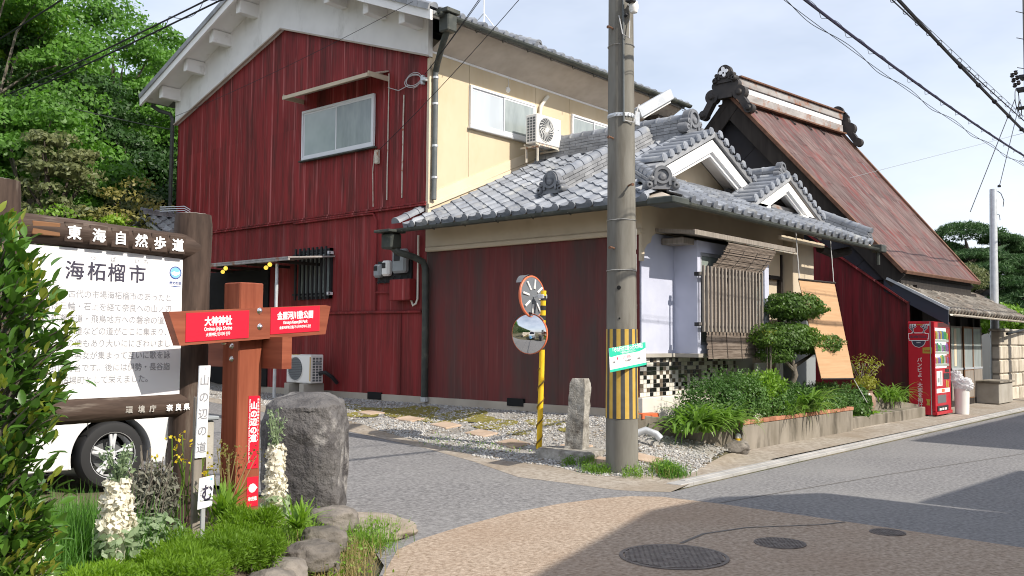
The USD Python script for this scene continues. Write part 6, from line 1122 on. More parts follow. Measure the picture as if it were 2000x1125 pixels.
plate(3.615, 1.69, .405, .178, [('金屋河川敷公園', .056, .2, .1, 2, .3), ('Kanaya Kasenjiki Park', .027, .2, .064, 2, .2), ('金屋河岸地公園/가나야하천부지 공원', .022, .2, .032, 1, .26)])
for x, z in ((3.53, 1.845), (3.535, 1.74)): sp.part('bolt', lathe([(.001, .014), (.012, .012), (.018, .002), (.021, 0)], 14, (x, 5.26, z), -Y3), M['steel'], smooth=50)
for z in (1.61, 1.525): sp.part('bolt', lathe([(.001, .014), (.012, .012), (.018, .002), (.021, 0)], 14, (3.428, 5.42, z), -X3), M['steel'], smooth=50)
sp.part('bolt', lathe([(.001, .014), (.012, .012), (.018, .002), (.021, 0)], 14, (3.3, 5.31, 1.632), -Z3), M['steel'], smooth=50)
yv = 5.3395; sp.part('plate', prism(sbox(3.512, .8, 3.596, 1.28), (0, yv, 0), (1, 0, 0), (0, 0, 1), .003), M['red_plate'])
sp.part('lettering', vtext('山の辺の道', .052, (3.553, yv-.0035, 1.215), *FY, bold=3, pitch=1.04), M['white_paint']); sp.part('lettering', vtext('奈良盆地周遊型ウォークルート', .0165, (3.586, yv-.0035, 1.255), *FY, bold=1, pitch=1.25), M['white_paint'])
rx = ((0, 0, -1), (1, 0, 0)); sp.part('lettering', text('Nara Basin Loop Walking Route  Yamanobe-no-michi', .015, (3.517, yv-.0035, 1.26), *rx, bold=1, width=.42), M['white_paint'])
sp.part('plate', prism(sbox(3.514, .552, 3.6, .745), (0, yv, 0), (1, 0, 0), (0, 0, 1), .003), M['red_plate'])
em = union_all([Point(3.555, .672).buffer(.029, 18), Polygon([(3.575, .69), (3.594, .672), (3.575, .655)])]).difference(Polygon([(3.54, .71), (3.555, .69), (3.548, .71)])); sp.part('emblem', prism(em, (0, yv-.0035, 0), (1, 0, 0), (0, 0, 1), .001), M['white_paint'])
sp.part('lettering', text('奈良県', .027, (3.557, yv-.0035, .592), *FY, bold=4, align='c', width=.07), M['white_paint'])
# narrow white stake and small sign
ws = T('name_stake', 'narrow white stake lettered downwards before the log board', 'sign', (3.1, 5.2, .5))
su = np.array([1, 0, .02]); sv = np.array([.025, 0, 1.0]); sv /= np.linalg.norm(sv); o_ = np.array([3.048, 5.19, .925])
ws.part('board', prism(sbox(0, 0, .074, .565), o_ + np.array([0, .012, 0]), su, sv, .012), M['white_board']); ws.part('stake', cb(3.05, 3.105, 5.205, 5.235, .3, 1.3, .004), M['wood_grey'])
ws.part('lettering', vtext('山の辺の道', .068, o_ + su*.037 + sv*.475 - Y3*.0008, su, sv, bold=1, pitch=1.52), M['ink']); ws.part('screw', lathe([(.001, .003), (.004, .001)], 8, o_ + su*.037 + sv*.545, -Y3), M['red_print'])
ks = T('small_sign', 'small tilted white sign with one brushed character on a grey stake', 'sign', (3.06, 5.08, .5))
su = np.array([.97, 0, .1]); su /= np.linalg.norm(su); sv = np.array([.05, 0, 1.0]); sv /= np.linalg.norm(sv); o_ = np.array([3.0, 5.07, .635]); ks.part('stake', cb(3.03, 3.058, 5.075, 5.09, .3, .8, .003), M['galv'])
ks.part('board', prism(sbox(0, 0, .098, .185), o_ + np.array([0, .004, 0]), su, sv, .004), M['white_board']); ks.part('lettering', text('む', .105, o_ + su*.058 + sv*.05 - Y3*.0006, su, sv, bold=2, align='c', squeeze=.75), M['ink_dark'])
ks.part('lettering', vtext('つばいち', .013, o_ + su*.017 + sv*.12 - Y3*.0006, su, sv, bold=1), M['ink']); ks.part('blue_mark', prism(sbox(.074, .158, .088, .174), o_ - Y3*.0006, su, sv, .001), M['sky_blue'])
bb = T('roadside_cabinet', 'grey roadside cabinet with blue lid glimpsed beside the log post', 'cabinet', (4.85, 8.1, .3)); bb.part('cabinet', cb(4.55, 4.9, 8.0, 8.3, .4, .88, .02), M['block_mossy']); bb.part('cabinet_lid', cb(4.52, 4.93, 7.97, 8.33, .882, .92, .01), M['grey_plastic']); bb.part('blue_tub', cb(4.45, 5.0, 9.0, 9.4, .45, 1.02, .06), M['sky_blue'])
# ---------------------------------------------------------------- white car behind the board
def car(name, label, pos, rot):
    t = T(name, label, 'car', pos); c, s = math.cos(rot), math.sin(rot); Rm = np.array([[c, s, 0], [-s, c, 0], [0, 0, 1]]); P = np.array(pos, float)
    def put(m): v, f = arr(m); return v @ Rm + P, f
    prof = Polygon([(-1.68, .22), (1.66, .2), (1.7, .45), (1.68, .78), (1.55, .92), (1.05, 1.02), (.55, 1.58), (.3, 1.66), (-1.25, 1.68), (-1.55, 1.6), (-1.68, 1.0), (-1.71, .5)]).buffer(.05).buffer(-.05)
    arch = union_all([Point(x, .29).buffer(.37, 24) for x in (1.16, -1.14)]); bodyp = prof.difference(arch)
    def shell(p, w, z_in): v, f = prism(p, (0, w, 0), (1, 0, 0), (0, 0, 1), 2*w); zz = np.clip((v[:, 2]-.85)/.85, 0, 1); v[:, 1] *= 1 - z_in*zz**1.3; return v, f
    b = t.part('body', put(shell(bodyp, .735, .2)), M['car_white'], smooth=25)
    t.part('wheel_well', put([bx(x-.36, x+.36, -.5, .5, .25, .72) for x in (1.16, -1.14)] + [bx(-1.5, 1.5, -.6, .6, .2, .3)]), M['black'])
    for sd in (-1, 1):
        for nm, g in (('front_window', Polygon([(.92, 1.03), (.46, 1.5), (-.05, 1.54), (-.05, 1.03)])), ('rear_window', Polygon([(-.12, 1.03), (-.12, 1.54), (-1.2, 1.54), (-1.48, 1.03)]))):
            v, f = prism(g, (0, .002, 0), (1, 0, 0), (0, 0, 1), .004); zz = np.clip((v[:, 2]-.85)/.85, 0, 1); v[:, 1] = sd*(.737*(1-.2*zz**1.3)+v[:, 1]); t.part(nm, put((v, f)), M['car_glass'])
        for x in (.93, -.1): t.part('door_seam', put(bx(x-.004, x+.004, sd*.7365-.001, sd*.7365+.001, .34, .98)), M['black'])
        t.part('door_handle', put(cb(-.02, .14, sd*.74, sd*.765, .86, .89, .006)), M['car_white']); t.part('sill_trim', put(cb(-.75, .78, sd*.735-.012, sd*.735+.012, .2, .33, .01)), M['car_white'])
        t.part('door_mirror', put(cb(.8, .92, sd*.74, sd*.92, 1.02, 1.16, .03)), M['car_white']); t.part('headlight', put(cb(1.5, 1.69, sd*.6-.11, sd*.6+.11, .64, .82, .03)), M['chrome_grey'])
        for x in (1.16, -1.14):
            w = t.part('wheel', put(lathe([(.19, -.09), (.25, -.095), (.285, -.085), (.3, -.06), (.3, .06), (.285, .085), (.25, .095), (.2, .092), (.19, .08)], 40, (x, sd*.66, .3), (0, sd, 0))), M['tyre'], smooth=40); rm = [lathe([(.2, .09), (.207, .095), (.195, .06), (.185, -.05)], 40, (x, sd*.66, .3), (0, sd, 0)), lathe([(.001, .075), (.03, .075), (.045, .06), (.05, .02)], 20, (x, sd*.66, .3), (0, sd, 0))]
            w.part('rim', put(rm), M['alloy'], smooth=40); w.part('brake_disc', put(lathe([(.001, -.02), (.14, -.02), (.14, -.04)], 24, (x, sd*.66, .3), (0, sd, 0))), M['ac_dark'])
            for k in range(5):
                for dk in (-.14, .14): a = k*2*PI/5+.3+dk; e = np.array([math.cos(a), 0, math.sin(a)]); a2 = k*2*PI/5+.3+dk*.45; w.part('spoke', put(obox(np.array([x, sd*.66, .3]) + np.array([math.cos((a+a2)/2), 0, math.sin((a+a2)/2)])*.118 + Y3*sd*.068, e, np.cross(Y3*sd, e), Y3*sd, .082, .014, .012, .004)), M['alloy'])
    t.part('windscreen', put(slab([(1.04, -.6, 1.05), (1.04, .6, 1.05), (.58, .52, 1.56), (.58, -.52, 1.56)], np.array([.5, 0, .45]), .01)), M['car_glass']); t.part('bumper', put(cb(1.6, 1.73, -.66, .66, .24, .5, .04)), M['car_white']); t.part('grille', put(cb(1.66, 1.715, -.35, .35, .58, .68, .01)), M['black_metal'])
    return t
car('parked_car', 'white parked car behind the log board with silver alloy wheel', (2.83, 8.93, .31), 0.0)
# ================================================================ plants in the bed
def ptcloud(rng, n, c, r, shell=.5):
    d = rng.normal(size=(n, 3)); d /= np.linalg.norm(d, axis=1, keepdims=True); k = rng.uniform(shell, 1, n)**.6; return np.asarray(c) + d*k[:, None]*np.asarray(r), d
rng = np.random.default_rng(100)
def mound(name, label, c, r, n, m, size, w, cat='plant', group=None, fuzz=.6):
    t = T(name, label, cat, (c[0], c[1], bz(c[0], c[1])), group); sub = [np.asarray(c) + rng.uniform(-1, 1, 3)*np.asarray(r)*[.75, .75, .35] for _ in range(40)]; P, D = [], []
    for q in sub: p, d = ptcloud(rng, n//40, q, np.asarray(r)*[.3, .3, .5]*rng.uniform(.6, 1.3), .3); P.append(p); D.append(d)
    P, D = np.vstack(P), np.vstack(D); k = P[:, 2] > bz(c[0], c[1])-.06; P, D = P[k], D[k]; nn = len(P)
    dirs = D + rng.normal(size=(nn, 3))*fuzz + [0, 0, .55]; dirs /= np.linalg.norm(dirs, axis=1, keepdims=True); s = np.cross(dirs, rng.normal(size=(nn, 3))); s /= np.linalg.norm(s, axis=1, keepdims=True); L = size*rng.uniform(.6, 1.3, nn)[:, None]
    V = np.stack([P, P + dirs*L*.5 + s*L*w, P + dirs*L, P + dirs*L*.5 - s*L*w], 1).reshape(-1, 3); i = np.arange(nn)[:, None]*4; t.part('foliage', (V, np.vstack([i+[0, 1, 2], i+[0, 2, 3]])), M[m], kind='stuff'); t.part('stems', [cyl((q[0], q[1], bz(q[0], q[1])-.03), q, .006, 4) for q in sub[:8]], M['bark'], kind='stuff')
    return t
G = 'feathery green mounds along the bed front'
for c, r, lb in [((2.42, 4.4, .47), (.34, .3, .15), 'bright feathery green mound at the bottom centre of the bed'), ((2.88, 4.68, .47), (.3, .25, .14), 'bright feathery green mound beside the small tilted sign'), ((1.95, 4.2, .48), (.36, .3, .13), 'bright feathery green mound under the white ruffled flowers'), ((1.5, 4.0, .48), (.34, .3, .14), 'bright feathery green mound at the bottom left corner'), ((3.3, 5.02, .5), (.2, .18, .17), 'darker feathery mound at the foot of the red signpost'), ((3.2, 4.75, .42), (.2, .18, .12), 'smallest feathery mound touching the dark stone')]:
    mound('feathery_plant', lb, c, r, 16000, 'lf_feather', .034, .09, group=G)
t = T('grass_tuft', 'dense dark green fine grass tuft in front of the car wheel', 'grass', (2.3, 5.2, .56))
P = np.column_stack([rng.normal(2.22, .22, 2600), rng.normal(5.2, .2, 2600), np.full(2600, .42)]); t.part('blades', blades(P, .42, rng, .006, .55, .5, 4), M['lf_grass'], kind='stuff')
t = T('grass_tuft', 'finer grass tuft left of the log post by the kale', 'grass', (1.9, 5.0, .56)); P = np.column_stack([rng.normal(1.85, .16, 1300), rng.normal(4.95, .2, 1300), np.full(1300, .42)]); t.part('blades', blades(P, .4, rng, .006, .6, .6, 4), M['lf_grass'], kind='stuff')
def ruffled(name, label, c, h, r, top_h, seed):
    r_ = np.random.default_rng(seed); t = T(name, label, 'flower', c, 'tall cream ruffled flower columns'); n = 1050; z = h*r_.uniform(0, 1, n)**1.15; a = r_.uniform(0, 2*PI, n); rr = r*(.45+.68*r_.random(n))*(1-.3*(z/h)**2)*(1+.1*np.sin(z*60+seed))*(1+.1*np.sin(2*a+z*22)); P = np.column_stack([c[0]+rr*np.cos(a)+.05*z*0, c[1]+rr*np.sin(a), c[2]+z]); nrm = np.column_stack([np.cos(a), np.sin(a), .5+0*a])
    t.part('petals', leaves(P, .034, r_, nrm, .8, .9), M['lf_cream'], kind='stuff'); z = r_.uniform(-.1, .06, 90); a = r_.uniform(0, 2*PI, 90); P = np.column_stack([c[0]+r*1.25*np.cos(a), c[1]+r*1.25*np.sin(a), c[2]+z]); t.part('lower_leaves', leaves(P, .06, r_, np.column_stack([np.cos(a), np.sin(a), .6+0*a]), .7, .6), M['lf_sage'], kind='stuff')
    st, lf = [], []
    for k in range(7):
        a = r_.uniform(0, 2*PI); q = np.array([c[0], c[1], c[2]+h*.9]); e = q + np.array([math.cos(a)*r_.uniform(.02, .13), math.sin(a)*r_.uniform(.02, .13), top_h*r_.uniform(.6, 1.05)]); st.append(tube([q, (q+e)/2+r_.normal(0, .012, 3), e], [.006, .005, .003], 5)); tt = r_.uniform(.15, 1, 34)[:, None]; lf.append(q*(1-tt)+e*tt + r_.normal(0, .016, (34, 3)))
    t.part('stems', st, M['lf_sage'], kind='stuff'); t.part('buds', leaves(np.vstack(lf), .03, r_, None, 1, .6), M['lf_sage'], kind='stuff'); t.part('core', lathe([(.001, -.25), (r*.5, -.2), (r*.7, -.02), (r*.72, h*.9), (.001, h)], 10, c), M['lf_cream'], smooth=True)
ruffled('ruffled_flower', 'cream ruffled flower column with green top before the car wheel', (2.33, 4.72, .62), .3, .08, .22, 3)
ruffled('ruffled_flower', 'tallest cream ruffled flower column between the signpost and big rock', (4.17, 5.95, .42), .44, .08, .3, 4)
ruffled('ruffled_flower', 'cream ruffled flower column half hidden under the left bush', (1.72, 4.35, .52), .34, .09, .1, 5)
t = T('grey_plant', 'dry grey purple bushy plant below the lower log', 'plant', (2.8, 5.25, .56)); P, D = ptcloud(rng, 1800, (2.84, 5.32, .7), (.17, .14, .22), .2); t.part('foliage', leaves(P, .05, rng, D, .9, .35), M['lf_grey'], kind='stuff'); t.part('stems', [tube([(2.78+rng.normal(0, .06), 5.28+rng.normal(0, .05), .52), np.array((2.78, 5.28, .85))+rng.normal(0, .1, 3)], .004, 4) for _ in range(30)], M['bark'], kind='stuff')
t = T('sage_plant', 'pale green broad leaved plant beside the dry grey plant', 'plant', (2.95, 5.15, .56)); P, D = ptcloud(rng, 700, (2.62, 5.0, .55), (.24, .2, .12), .2); t.part('foliage', leaves(P, .055, rng, D+[0, 0, 1], .7, .75), M['lf_sage'], kind='stuff')
t = T('yellow_flower', 'thin stemmed yellow flowers in front of the log post', 'flower', (3.05, 5.25, .56)); st, fl = [], []
for k in range(13): q = np.array([3.06+rng.normal(0, .09), 5.28+rng.normal(0, .08), .56]); e = q + [rng.normal(0, .06), rng.normal(0, .05), rng.uniform(.25, .5)]; st.append(tube([q, (q+e)/2+rng.normal(0, .015, 3), e], .003, 4)); fl.append(e + rng.normal(0, .018, (6, 3)))
t.part('stems', st, M['lf_weed'], kind='stuff'); t.part('flowers', leaves(np.vstack(fl), .024, rng, None, 1, .9), M['lf_yflower'], kind='stuff')
t = T('seed_head', 'dry reddish seed heads against the dark signpost face', 'plant', (3.3, 5.25, .56)); st, fl = [], []
for k in range(12): q = np.array([3.28+rng.normal(0, .04), 5.22, .56]); e = q + [rng.normal(.02, .07), rng.normal(0, .03), rng.uniform(.25, .42)]; st.append(tube([q, e], .003, 4)); fl.append(e + rng.normal(0, .03, (14, 3)))
t.part('stems', st, M['lf_dry'], kind='stuff'); t.part('seeds', leaves(np.vstack(fl), .02, rng, None, 1, .7), M['lf_brown'], kind='stuff')
t = T('spiky_weed', 'rosette of narrow green leaves right of the signpost foot', 'plant', (4.1, 5.5, .3)); t.part('leaves', blades(np.column_stack([rng.normal(4.1, .02, 46), rng.normal(5.55, .02, 46), np.full(46, .3)]), .24, rng, .03, .85, .5, 4), M['lf_weed'], kind='stuff')
t = T('spiky_weed', 'rosette of narrow leaves left of the signpost foot', 'plant', (3.25, 5.12, .56)); t.part('leaves', blades(np.column_stack([rng.normal(3.22, .03, 50), rng.normal(5.12, .03, 50), np.full(50, .56)]), .26, rng, .028, .8, .4, 4), M['lf_weed'], kind='stuff')
def weeds(label, pts, n, L, m, spread=.12, name='weed_patch'):
    t = T(name, label, 'weeds', (*pts[0], 0)); P = np.vstack([np.column_stack([rng.normal(x, spread, n), rng.normal(y, spread, n), np.zeros(n)]) for x, y in pts]); P[:, 2] = np.maximum(bedz(P[:, 0], P[:, 1]), H(P[:, 0], P[:, 1]))
    t.part('blades', blades(P, L, rng, .006, .5, .5, 3), M[m], kind='stuff'); Q = P[::2].copy(); Q[:, 2] += rng.uniform(.01, L*.8, len(Q)); t.part('leaves', leaves(Q, .035, rng, np.array([0, 0, 1.]), 1, .5), M['lf_weed'], kind='stuff')
weeds('tall weeds and dry grass over the stones at the bottom of the bed', [(4.3, 5.35), (4.55, 5.6), (4.05, 5.1)], 260, .2, 'lf_dry', .13); weeds('fresh green weeds at the tip of the garden bed by the road', [(5.0, 5.85), (5.2, 5.95), (4.85, 5.7)], 240, .2, 'lf_weed', .1); weeds('mixed weeds covering the little slope below the spiky weed', [(4.1, 5.35), (4.45, 5.75), (4.3, 5.55), (4.7, 5.95), (3.95, 5.3)], 240, .13, 'lf_weed', .1); weeds('green weeds between signpost and big rock', [(4.3, 6.0), (4.6, 6.3), (3.95, 5.75), (4.5, 5.95)], 220, .22, 'lf_weed', .14); weeds('dry weeds spreading at the lower bed edge', [(3.7, 4.85), (3.85, 5.0)], 200, .14, 'lf_dry', .1)
weeds('leafy weeds at the foot of the utility pole', [(9.5, 6.25), (9.45, 6.6), (9.35, 6.75)], 150, .16, 'lf_weed', .08); weeds('clump of mixed grass in the corner right of the pole base', [(9.95, 6.03), (9.85, 6.0), (10.05, 6.05)], 260, .2, 'lf_grass', .09); weeds('dry tips in the corner grass clump', [(9.85, 6.02)], 120, .18, 'lf_dry', .08); weeds('weeds growing round the stone marker base', [(9.5, 7.2), (9.6, 7.0)], 110, .15, 'lf_weed', .06)
weeds('sparse green weeds along the gravel edge left of the mirror post', [(9.5, 8.9), (9.55, 9.6), (9.7, 8.5)], 60, .07, 'lf_weed', .2)
# ---------------------------------------------------------------- glossy bush at the left edge
t = T('glossy_bush', 'tall glossy leaved bush filling the left picture edge', 'bush', (1.2, 3.25, .3)); B0 = np.array([1.16, 3.3]); r_ = np.random.default_rng(77); tw, LP, LD, TP, TD = [], [], [], [], []
tw.append(tube([(B0[0], B0[1], .1), (B0[0]+.02, B0[1], 1.0), (B0[0], B0[1], 1.9)], [.03, .022, .01], 6))
for k in range(430):
    z = r_.uniform(.45, 1.9); a = r_.uniform(0, 2*PI); R_ = (.215 + .04*math.sin(z*5.5+a) + .05*math.sin(2*a+z*3)) * (1 if z < 1.7 else 1-.7*(z-1.7)/.3) * (.75 if z < .7 else 1); R_ *= r_.uniform(.72, 1.12)
    q = np.array([B0[0], B0[1], z-.15]); e = np.array([B0[0]+R_*math.cos(a), B0[1]+R_*math.sin(a), z+r_.uniform(0, .14)]); tw.append(tube([q+(e-q)*.3, (q+e)/2+[0, 0, .03], e], [.005, .004, .002], 4)); m_ = 11
    tt = r_.uniform(.45, 1.0, m_)[:, None]; pp = q*(1-tt)+e*tt + r_.normal(0, .022, (m_, 3)); out = np.tile((e-q)/np.linalg.norm(e-q), (m_, 1)) + r_.normal(0, .55, (m_, 3)) + [0, 0, .15]; LP.append(pp); LD.append(out)
    if r_.random() < .55: pp = e + r_.normal(0, .018, (5, 3)); TP.append(pp); TD.append(np.tile((e-q)/np.linalg.norm(e-q), (5, 1)) + r_.normal(0, .4, (5, 3)) + [0, 0, .6])
def folded(p, d, L, w, r):
    d = d/np.linalg.norm(d); s = np.cross(d, [0, 0, 1.]) + r.normal(0, .35, 3); s -= d*(s@d); s /= np.linalg.norm(s); n = np.cross(s, d); n = n if n[2] > 0 else -n
    v = [p]; 
    for k, ww in ((.25, .8), (.55, 1), (.8, .6)): c = p + d*L*k - n*L*.16*k*k; v += [c + s*w*ww/2 + n*w*.12, c - n*w*.05, c - s*w*ww/2 + n*w*.12]
    v.append(p + d*L - n*L*.2); return np.array(v), np.array([[0, 1, 2], [0, 2, 3], [1, 4, 5], [1, 5, 2], [2, 5, 6], [2, 6, 3], [4, 7, 8], [4, 8, 5], [5, 8, 9], [5, 9, 6], [7, 10, 8], [8, 10, 9]])
LP, LD = np.vstack(LP), np.vstack(LD); TP, TD = np.vstack(TP), np.vstack(TD); lm = [folded(p, d, r_.uniform(.05, .078), r_.uniform(.022, .032), r_) for p, d in zip(LP, LD)]; tm = [folded(p, d, r_.uniform(.03, .055), r_.uniform(.012, .02), r_) for p, d in zip(TP, TD)]
o_ = np.argsort(np.linalg.norm(LP-CAM, axis=1)); t.part('twigs', tw, M['bark'], kind='stuff')
for i in o_[:300]: t.part('leaf', lm[i], M['lf_bush'], smooth=60)
t.part('leaves_beyond', join([lm[i] for i in o_[300:]]), M['lf_bush'], smooth=60, kind='stuff'); t.part('young_leaves', join(tm), M['lf_tip'], smooth=60, kind='stuff')
# ================================================================ plants before the entrance
t = T('cloud_pruned_tree', 'clipped garden tree with flat foliage pads before the entrance', 'tree', (15.6, 6.95, .4))
t.part('trunk', [tube([(15.75, 6.98, .3), (15.55, 6.97, .8), (15.8, 6.96, 1.1), (15.55, 6.95, 1.5), (15.7, 6.95, 1.95), (15.75, 6.95, 2.2)], [.075, .065, .055, .05, .04, .025], 9), tube([(15.7, 6.96, 1.2), (15.2, 6.95, 1.42), (14.7, 6.95, 1.6)], [.035, .03, .015], 6), tube([(15.75, 6.96, 1.25), (16.3, 6.95, 1.4), (16.8, 6.95, 1.55)], [.035, .03, .015], 6)], M['bark'], smooth=50)
def pad(t, c, r, n, m='lf_pad', size=.05, name='foliage_pad', rr=rng):
    d = rr.normal(size=(n, 3)); d /= np.linalg.norm(d, axis=1, keepdims=True); k = rr.uniform(.72, 1.03, n); b = 1 + .34*(fbm(d*3.2+np.asarray(c), 3, 5)-.5)*2; P = np.asarray(c) + d*(k*b)[:, None]*np.asarray(r)*np.where(d[:, 2:3] < 0, [1, 1, .85], [1, 1, 1]); t.part(name, leaves(P, size, rr, d*1.1+[0, 0, .4], .8, .55), M[m], kind='stuff')
pad(t, (15.8, 6.95, 2.3), (.86, .45, .27), 6500, size=.06); pad(t, (15.35, 6.93, 1.76), (1.05, .5, .28), 7000, size=.06); pad(t, (16.65, 6.95, 1.66), (.75, .45, .23), 4000, size=.06); pad(t, (14.9, 6.9, 1.47), (.45, .32, .18), 1300)
mound('nandina', 'leafy nandina with reddish young leaves under the lattice', (14.3, 6.8, .95), (.5, .25, .34), 3000, 'lf_weed', .06, .28); mound('nandina', 'orange tinged sprig beside the lattice corner', (14.55, 6.85, 1.75), (.14, .1, .14), 160, 'lf_tip', .07, .16)
t = T('azalea_hedge', 'clipped azalea hedge filling the planter before the entrance', 'hedge', (15, 6.9, .4))
for c, r, n in [((12.75, 6.95, .66), (.6, .45, .42), 6500), ((13.6, 6.9, .74), (.65, .42, .42), 6500), ((14.6, 6.88, .62), (.75, .4, .32), 6000), ((15.6, 6.88, .6), (.75, .4, .3), 5500), ((16.6, 6.85, .58), (.75, .4, .26), 5500), ((17.6, 6.9, .52), (.6, .4, .26), 4200), ((12.2, 6.95, .5), (.35, .35, .3), 2600)]: pad(t, c, r, n, 'lf_hedge', .045, 'foliage')
Q = []
for k in range(420): x = rng.uniform(12.3, 17.9); q = np.array([x, rng.uniform(6.6, 7.2), (1.0 if x < 14 else .84)-.12*abs(x-13.3)*(x < 12.8)-.03*max(0, x-14.5)]); e = q + [rng.normal(0, .07), rng.normal(0, .05)-.03, rng.uniform(.1, .3 if x < 14.2 else .2)]; tt = rng.uniform(0, 1, 16)[:, None]; Q.append(q*(1-tt)+e*tt+rng.normal(0, .014, (16, 3)))
t.part('sprouts', leaves(np.vstack(Q), .038, rng, None, 1, .45), M['lf_hedge'], kind='stuff')
def strap(label, c, n, L, w, spread, droop=.75, m='lf_strap'):
    t = T('strap_leaf_clump', label, 'plant', c, 'strap leaved lily clumps'); P = np.column_stack([rng.normal(c[0], spread, n), rng.normal(c[1], spread*.5, n), np.full(n, c[2])]); t.part('leaves', arching(P, L, rng, w), M[m], kind='stuff')
strap('large lily clump spilling left of the planter corner', (11.75, 6.6, .4), 190, .66, .055, .2); strap('lily clump at the planter corner, half hidden by the large clump', (12.35, 6.55, .4), 110, .6, .052, .14); strap('lily clump hanging over the bricks in the middle of the planter', (15.35, 6.55, .5), 110, .66, .055, .14, 1.1); strap('small lily clump near the bricks at the planter front', (14.55, 6.52, .48), 45, .45, .024, .08, 1.0); strap('arching green clump beside the vending machine', (20.75, 6.95, .42), 150, .6, .04, .2, .6)
t = T('white_flowers', 'tiny white flowers at the planter corner bricks', 'flower', (13.3, 6.5, .45)); P, D = ptcloud(rng, 80, (13.35, 6.5, .5), (.14, .05, .08), .1); t.part('flowers', leaves(P, .02, rng, D, .8, .9), M['lf_cream'], kind='stuff'); P, D = ptcloud(rng, 160, (13.35, 6.5, .47), (.18, .06, .08), .1); t.part('foliage', leaves(P, .025, rng, D, .8, .6), M['lf_weed'], kind='stuff')
v, f = blob((12.5, 6.45, .12), (.28, .2, .12), 55, .35, 3, 2); top('garden_stone', (v, f), M['rock2'], 'low stone half buried below the planter corner lilies', 'stone', smooth=40)
t = T('ivy', 'dark ivy trailing over the planter end', 'ivy', (18.2, 6.8, .4)); P, D = ptcloud(rng, 1500, (18.3, 6.75, .45), (.4, .22, .38), .4); t.part('foliage', leaves(P, .07, rng, D, .5, .8), M['lf_ivy'], kind='stuff')
t = T('flower_pot', 'glazed brown pot with golden foliage on the ramp step', 'pot', (19.2, 6.95, .26)); t.part('pot', lathe([(.001, 0), (.15, 0), (.2, .08), (.23, .2), (.2, .34), (.16, .4), (.18, .44), (.15, .44), (.13, .36)], 24, (19.2, 6.98, .26)), M['ceramic'], smooth=50)
P, D = ptcloud(rng, 420, (19.35, 7.0, .86), (.35, .28, .16), .2); t.part('foliage', leaves(P, .07, rng, D, .8, .45), M['lf_gold'], kind='stuff')
t = T('golden_shrub', 'thin golden leaved shrub behind the glazed pot', 'shrub', (19.6, 7.2, .4)); P, D = ptcloud(rng, 330, (19.7, 7.15, 1.2), (.65, .35, .26), .2); t.part('foliage', leaves(P, .075, rng, D+[0, 0, .6], .8, .3), M['lf_gold'], kind='stuff'); t.part('stems', [tube([(19.6, 7.2, .3), (19.6+rng.normal(0, .15), 7.2, .8), (19.7+rng.normal(0, .4), 7.15+rng.normal(0, .15), 1.25)], .008, 4) for _ in range(12)], M['bark'])
P = np.column_stack([rng.normal(18.9, .4, 260), rng.normal(6.8, .1, 260), np.full(260, .27)]); top('moss_patch', leaves(P, .05, rng, np.array([0, 0, 1.]), .5, .8), M['lf_weed'], 'green moss on the step beside the glazed pot', 'moss', kind='stuff')
# ================================================================ trees
def tree(name, label, x, y, h, cr, m, seed, n=15000, leaf=.2, cz=.58, rz=.42, group='trees on the hillside', bark='bark'):
    r = np.random.default_rng(seed); z0 = float(H(x, y)); t = T(name, label, 'tree', (x, y, z0), group); top_ = z0+h; cc = np.array([x, y, z0+h*cz]); R3 = np.array([cr, cr, h*rz]); nb = 46
    lean = r.normal(0, .3, 2); trunk = [tube([(x, y, z0-.3), (x+lean[0]*.4, y+lean[1]*.4, z0+h*.35), (x+lean[0], y+lean[1], z0+h*.8)], [.035*h**.9, .025*h**.9, .02], 8)]; P, D = [], []
    for k in range(nb):
        d = r.normal(size=3); d /= np.linalg.norm(d); d[2] = d[2]*.9+.1; q = cc + d*R3*r.uniform(.35, .86)**.7; br = cr*r.uniform(.26, .42); trunk.append(tube([(x+lean[0]*.5, y+lean[1]*.5, z0+h*r.uniform(.25, .6)), (q+cc)/2*[1, 1, 1]+[0, 0, -.2], q], [.05, .035, .015], 5)) if k % 3 == 0 else None
        dd = r.normal(size=(n//nb, 3)); dd /= np.linalg.norm(dd, axis=1, keepdims=True); dd[:, 2] = np.abs(dd[:, 2])*.9 - .25; P.append(q + dd*br*r.uniform(.55, 1.08, (len(dd), 1))*[1, 1, .72]); D.append(dd)
    t.part('trunk', trunk, M[bark], smooth=50); t.part('crown', leaves(np.vstack(P), leaf, r, np.vstack(D)*.9+[0, 0, .5], .75, .6), M[m], kind='stuff')
tl = [('tall leafy tree with its top cut off at the left picture edge', 9.3, 27.5, 10.5, 3.2, 'lf_hill'), ('yellow green tree nearest the upper left corner', 10.6, 29.8, 10.2, 2.2, 'lf_yel'), ('broad leafy tree left of the sky gap', 11.6, 31.5, 8.4, 2.7, 'lf_hill'), ('tall leafy tree in the middle of the hillside', 14.6, 30.5, 9.4, 2.9, 'lf_hill'), ('leafy tree behind the white gable eaves', 17.4, 31.2, 8.0, 2.8, 'lf_hill'), ('thin topped tree highest beside the eaves', 20.2, 36, 7.6, 2.8, 'lf_hill'), ('lower leafy tree close to the red gable', 15.6, 27.2, 6.8, 2.5, 'lf_hill'), ('dark tree low in the middle of the hillside', 13.2, 26.2, 6.0, 2.5, 'lf_dark'), ('leafy tree low at the left edge behind the bush', 9.6, 24.8, 6.2, 2.3, 'lf_hill'), ('dark tree behind the cables at left', 11.3, 27.8, 7.6, 2.6, 'lf_dark'), ('bright tree low beside the black downpipe', 16.9, 26.5, 5.0, 2.0, 'lf_yel'), ('far tree filling the gap left of the eaves', 17, 38, 5.0, 3.4, 'lf_hill'), ('far leafy tree at the top of the slope', 12.6, 38, 8.5, 4.0, 'lf_hill')]
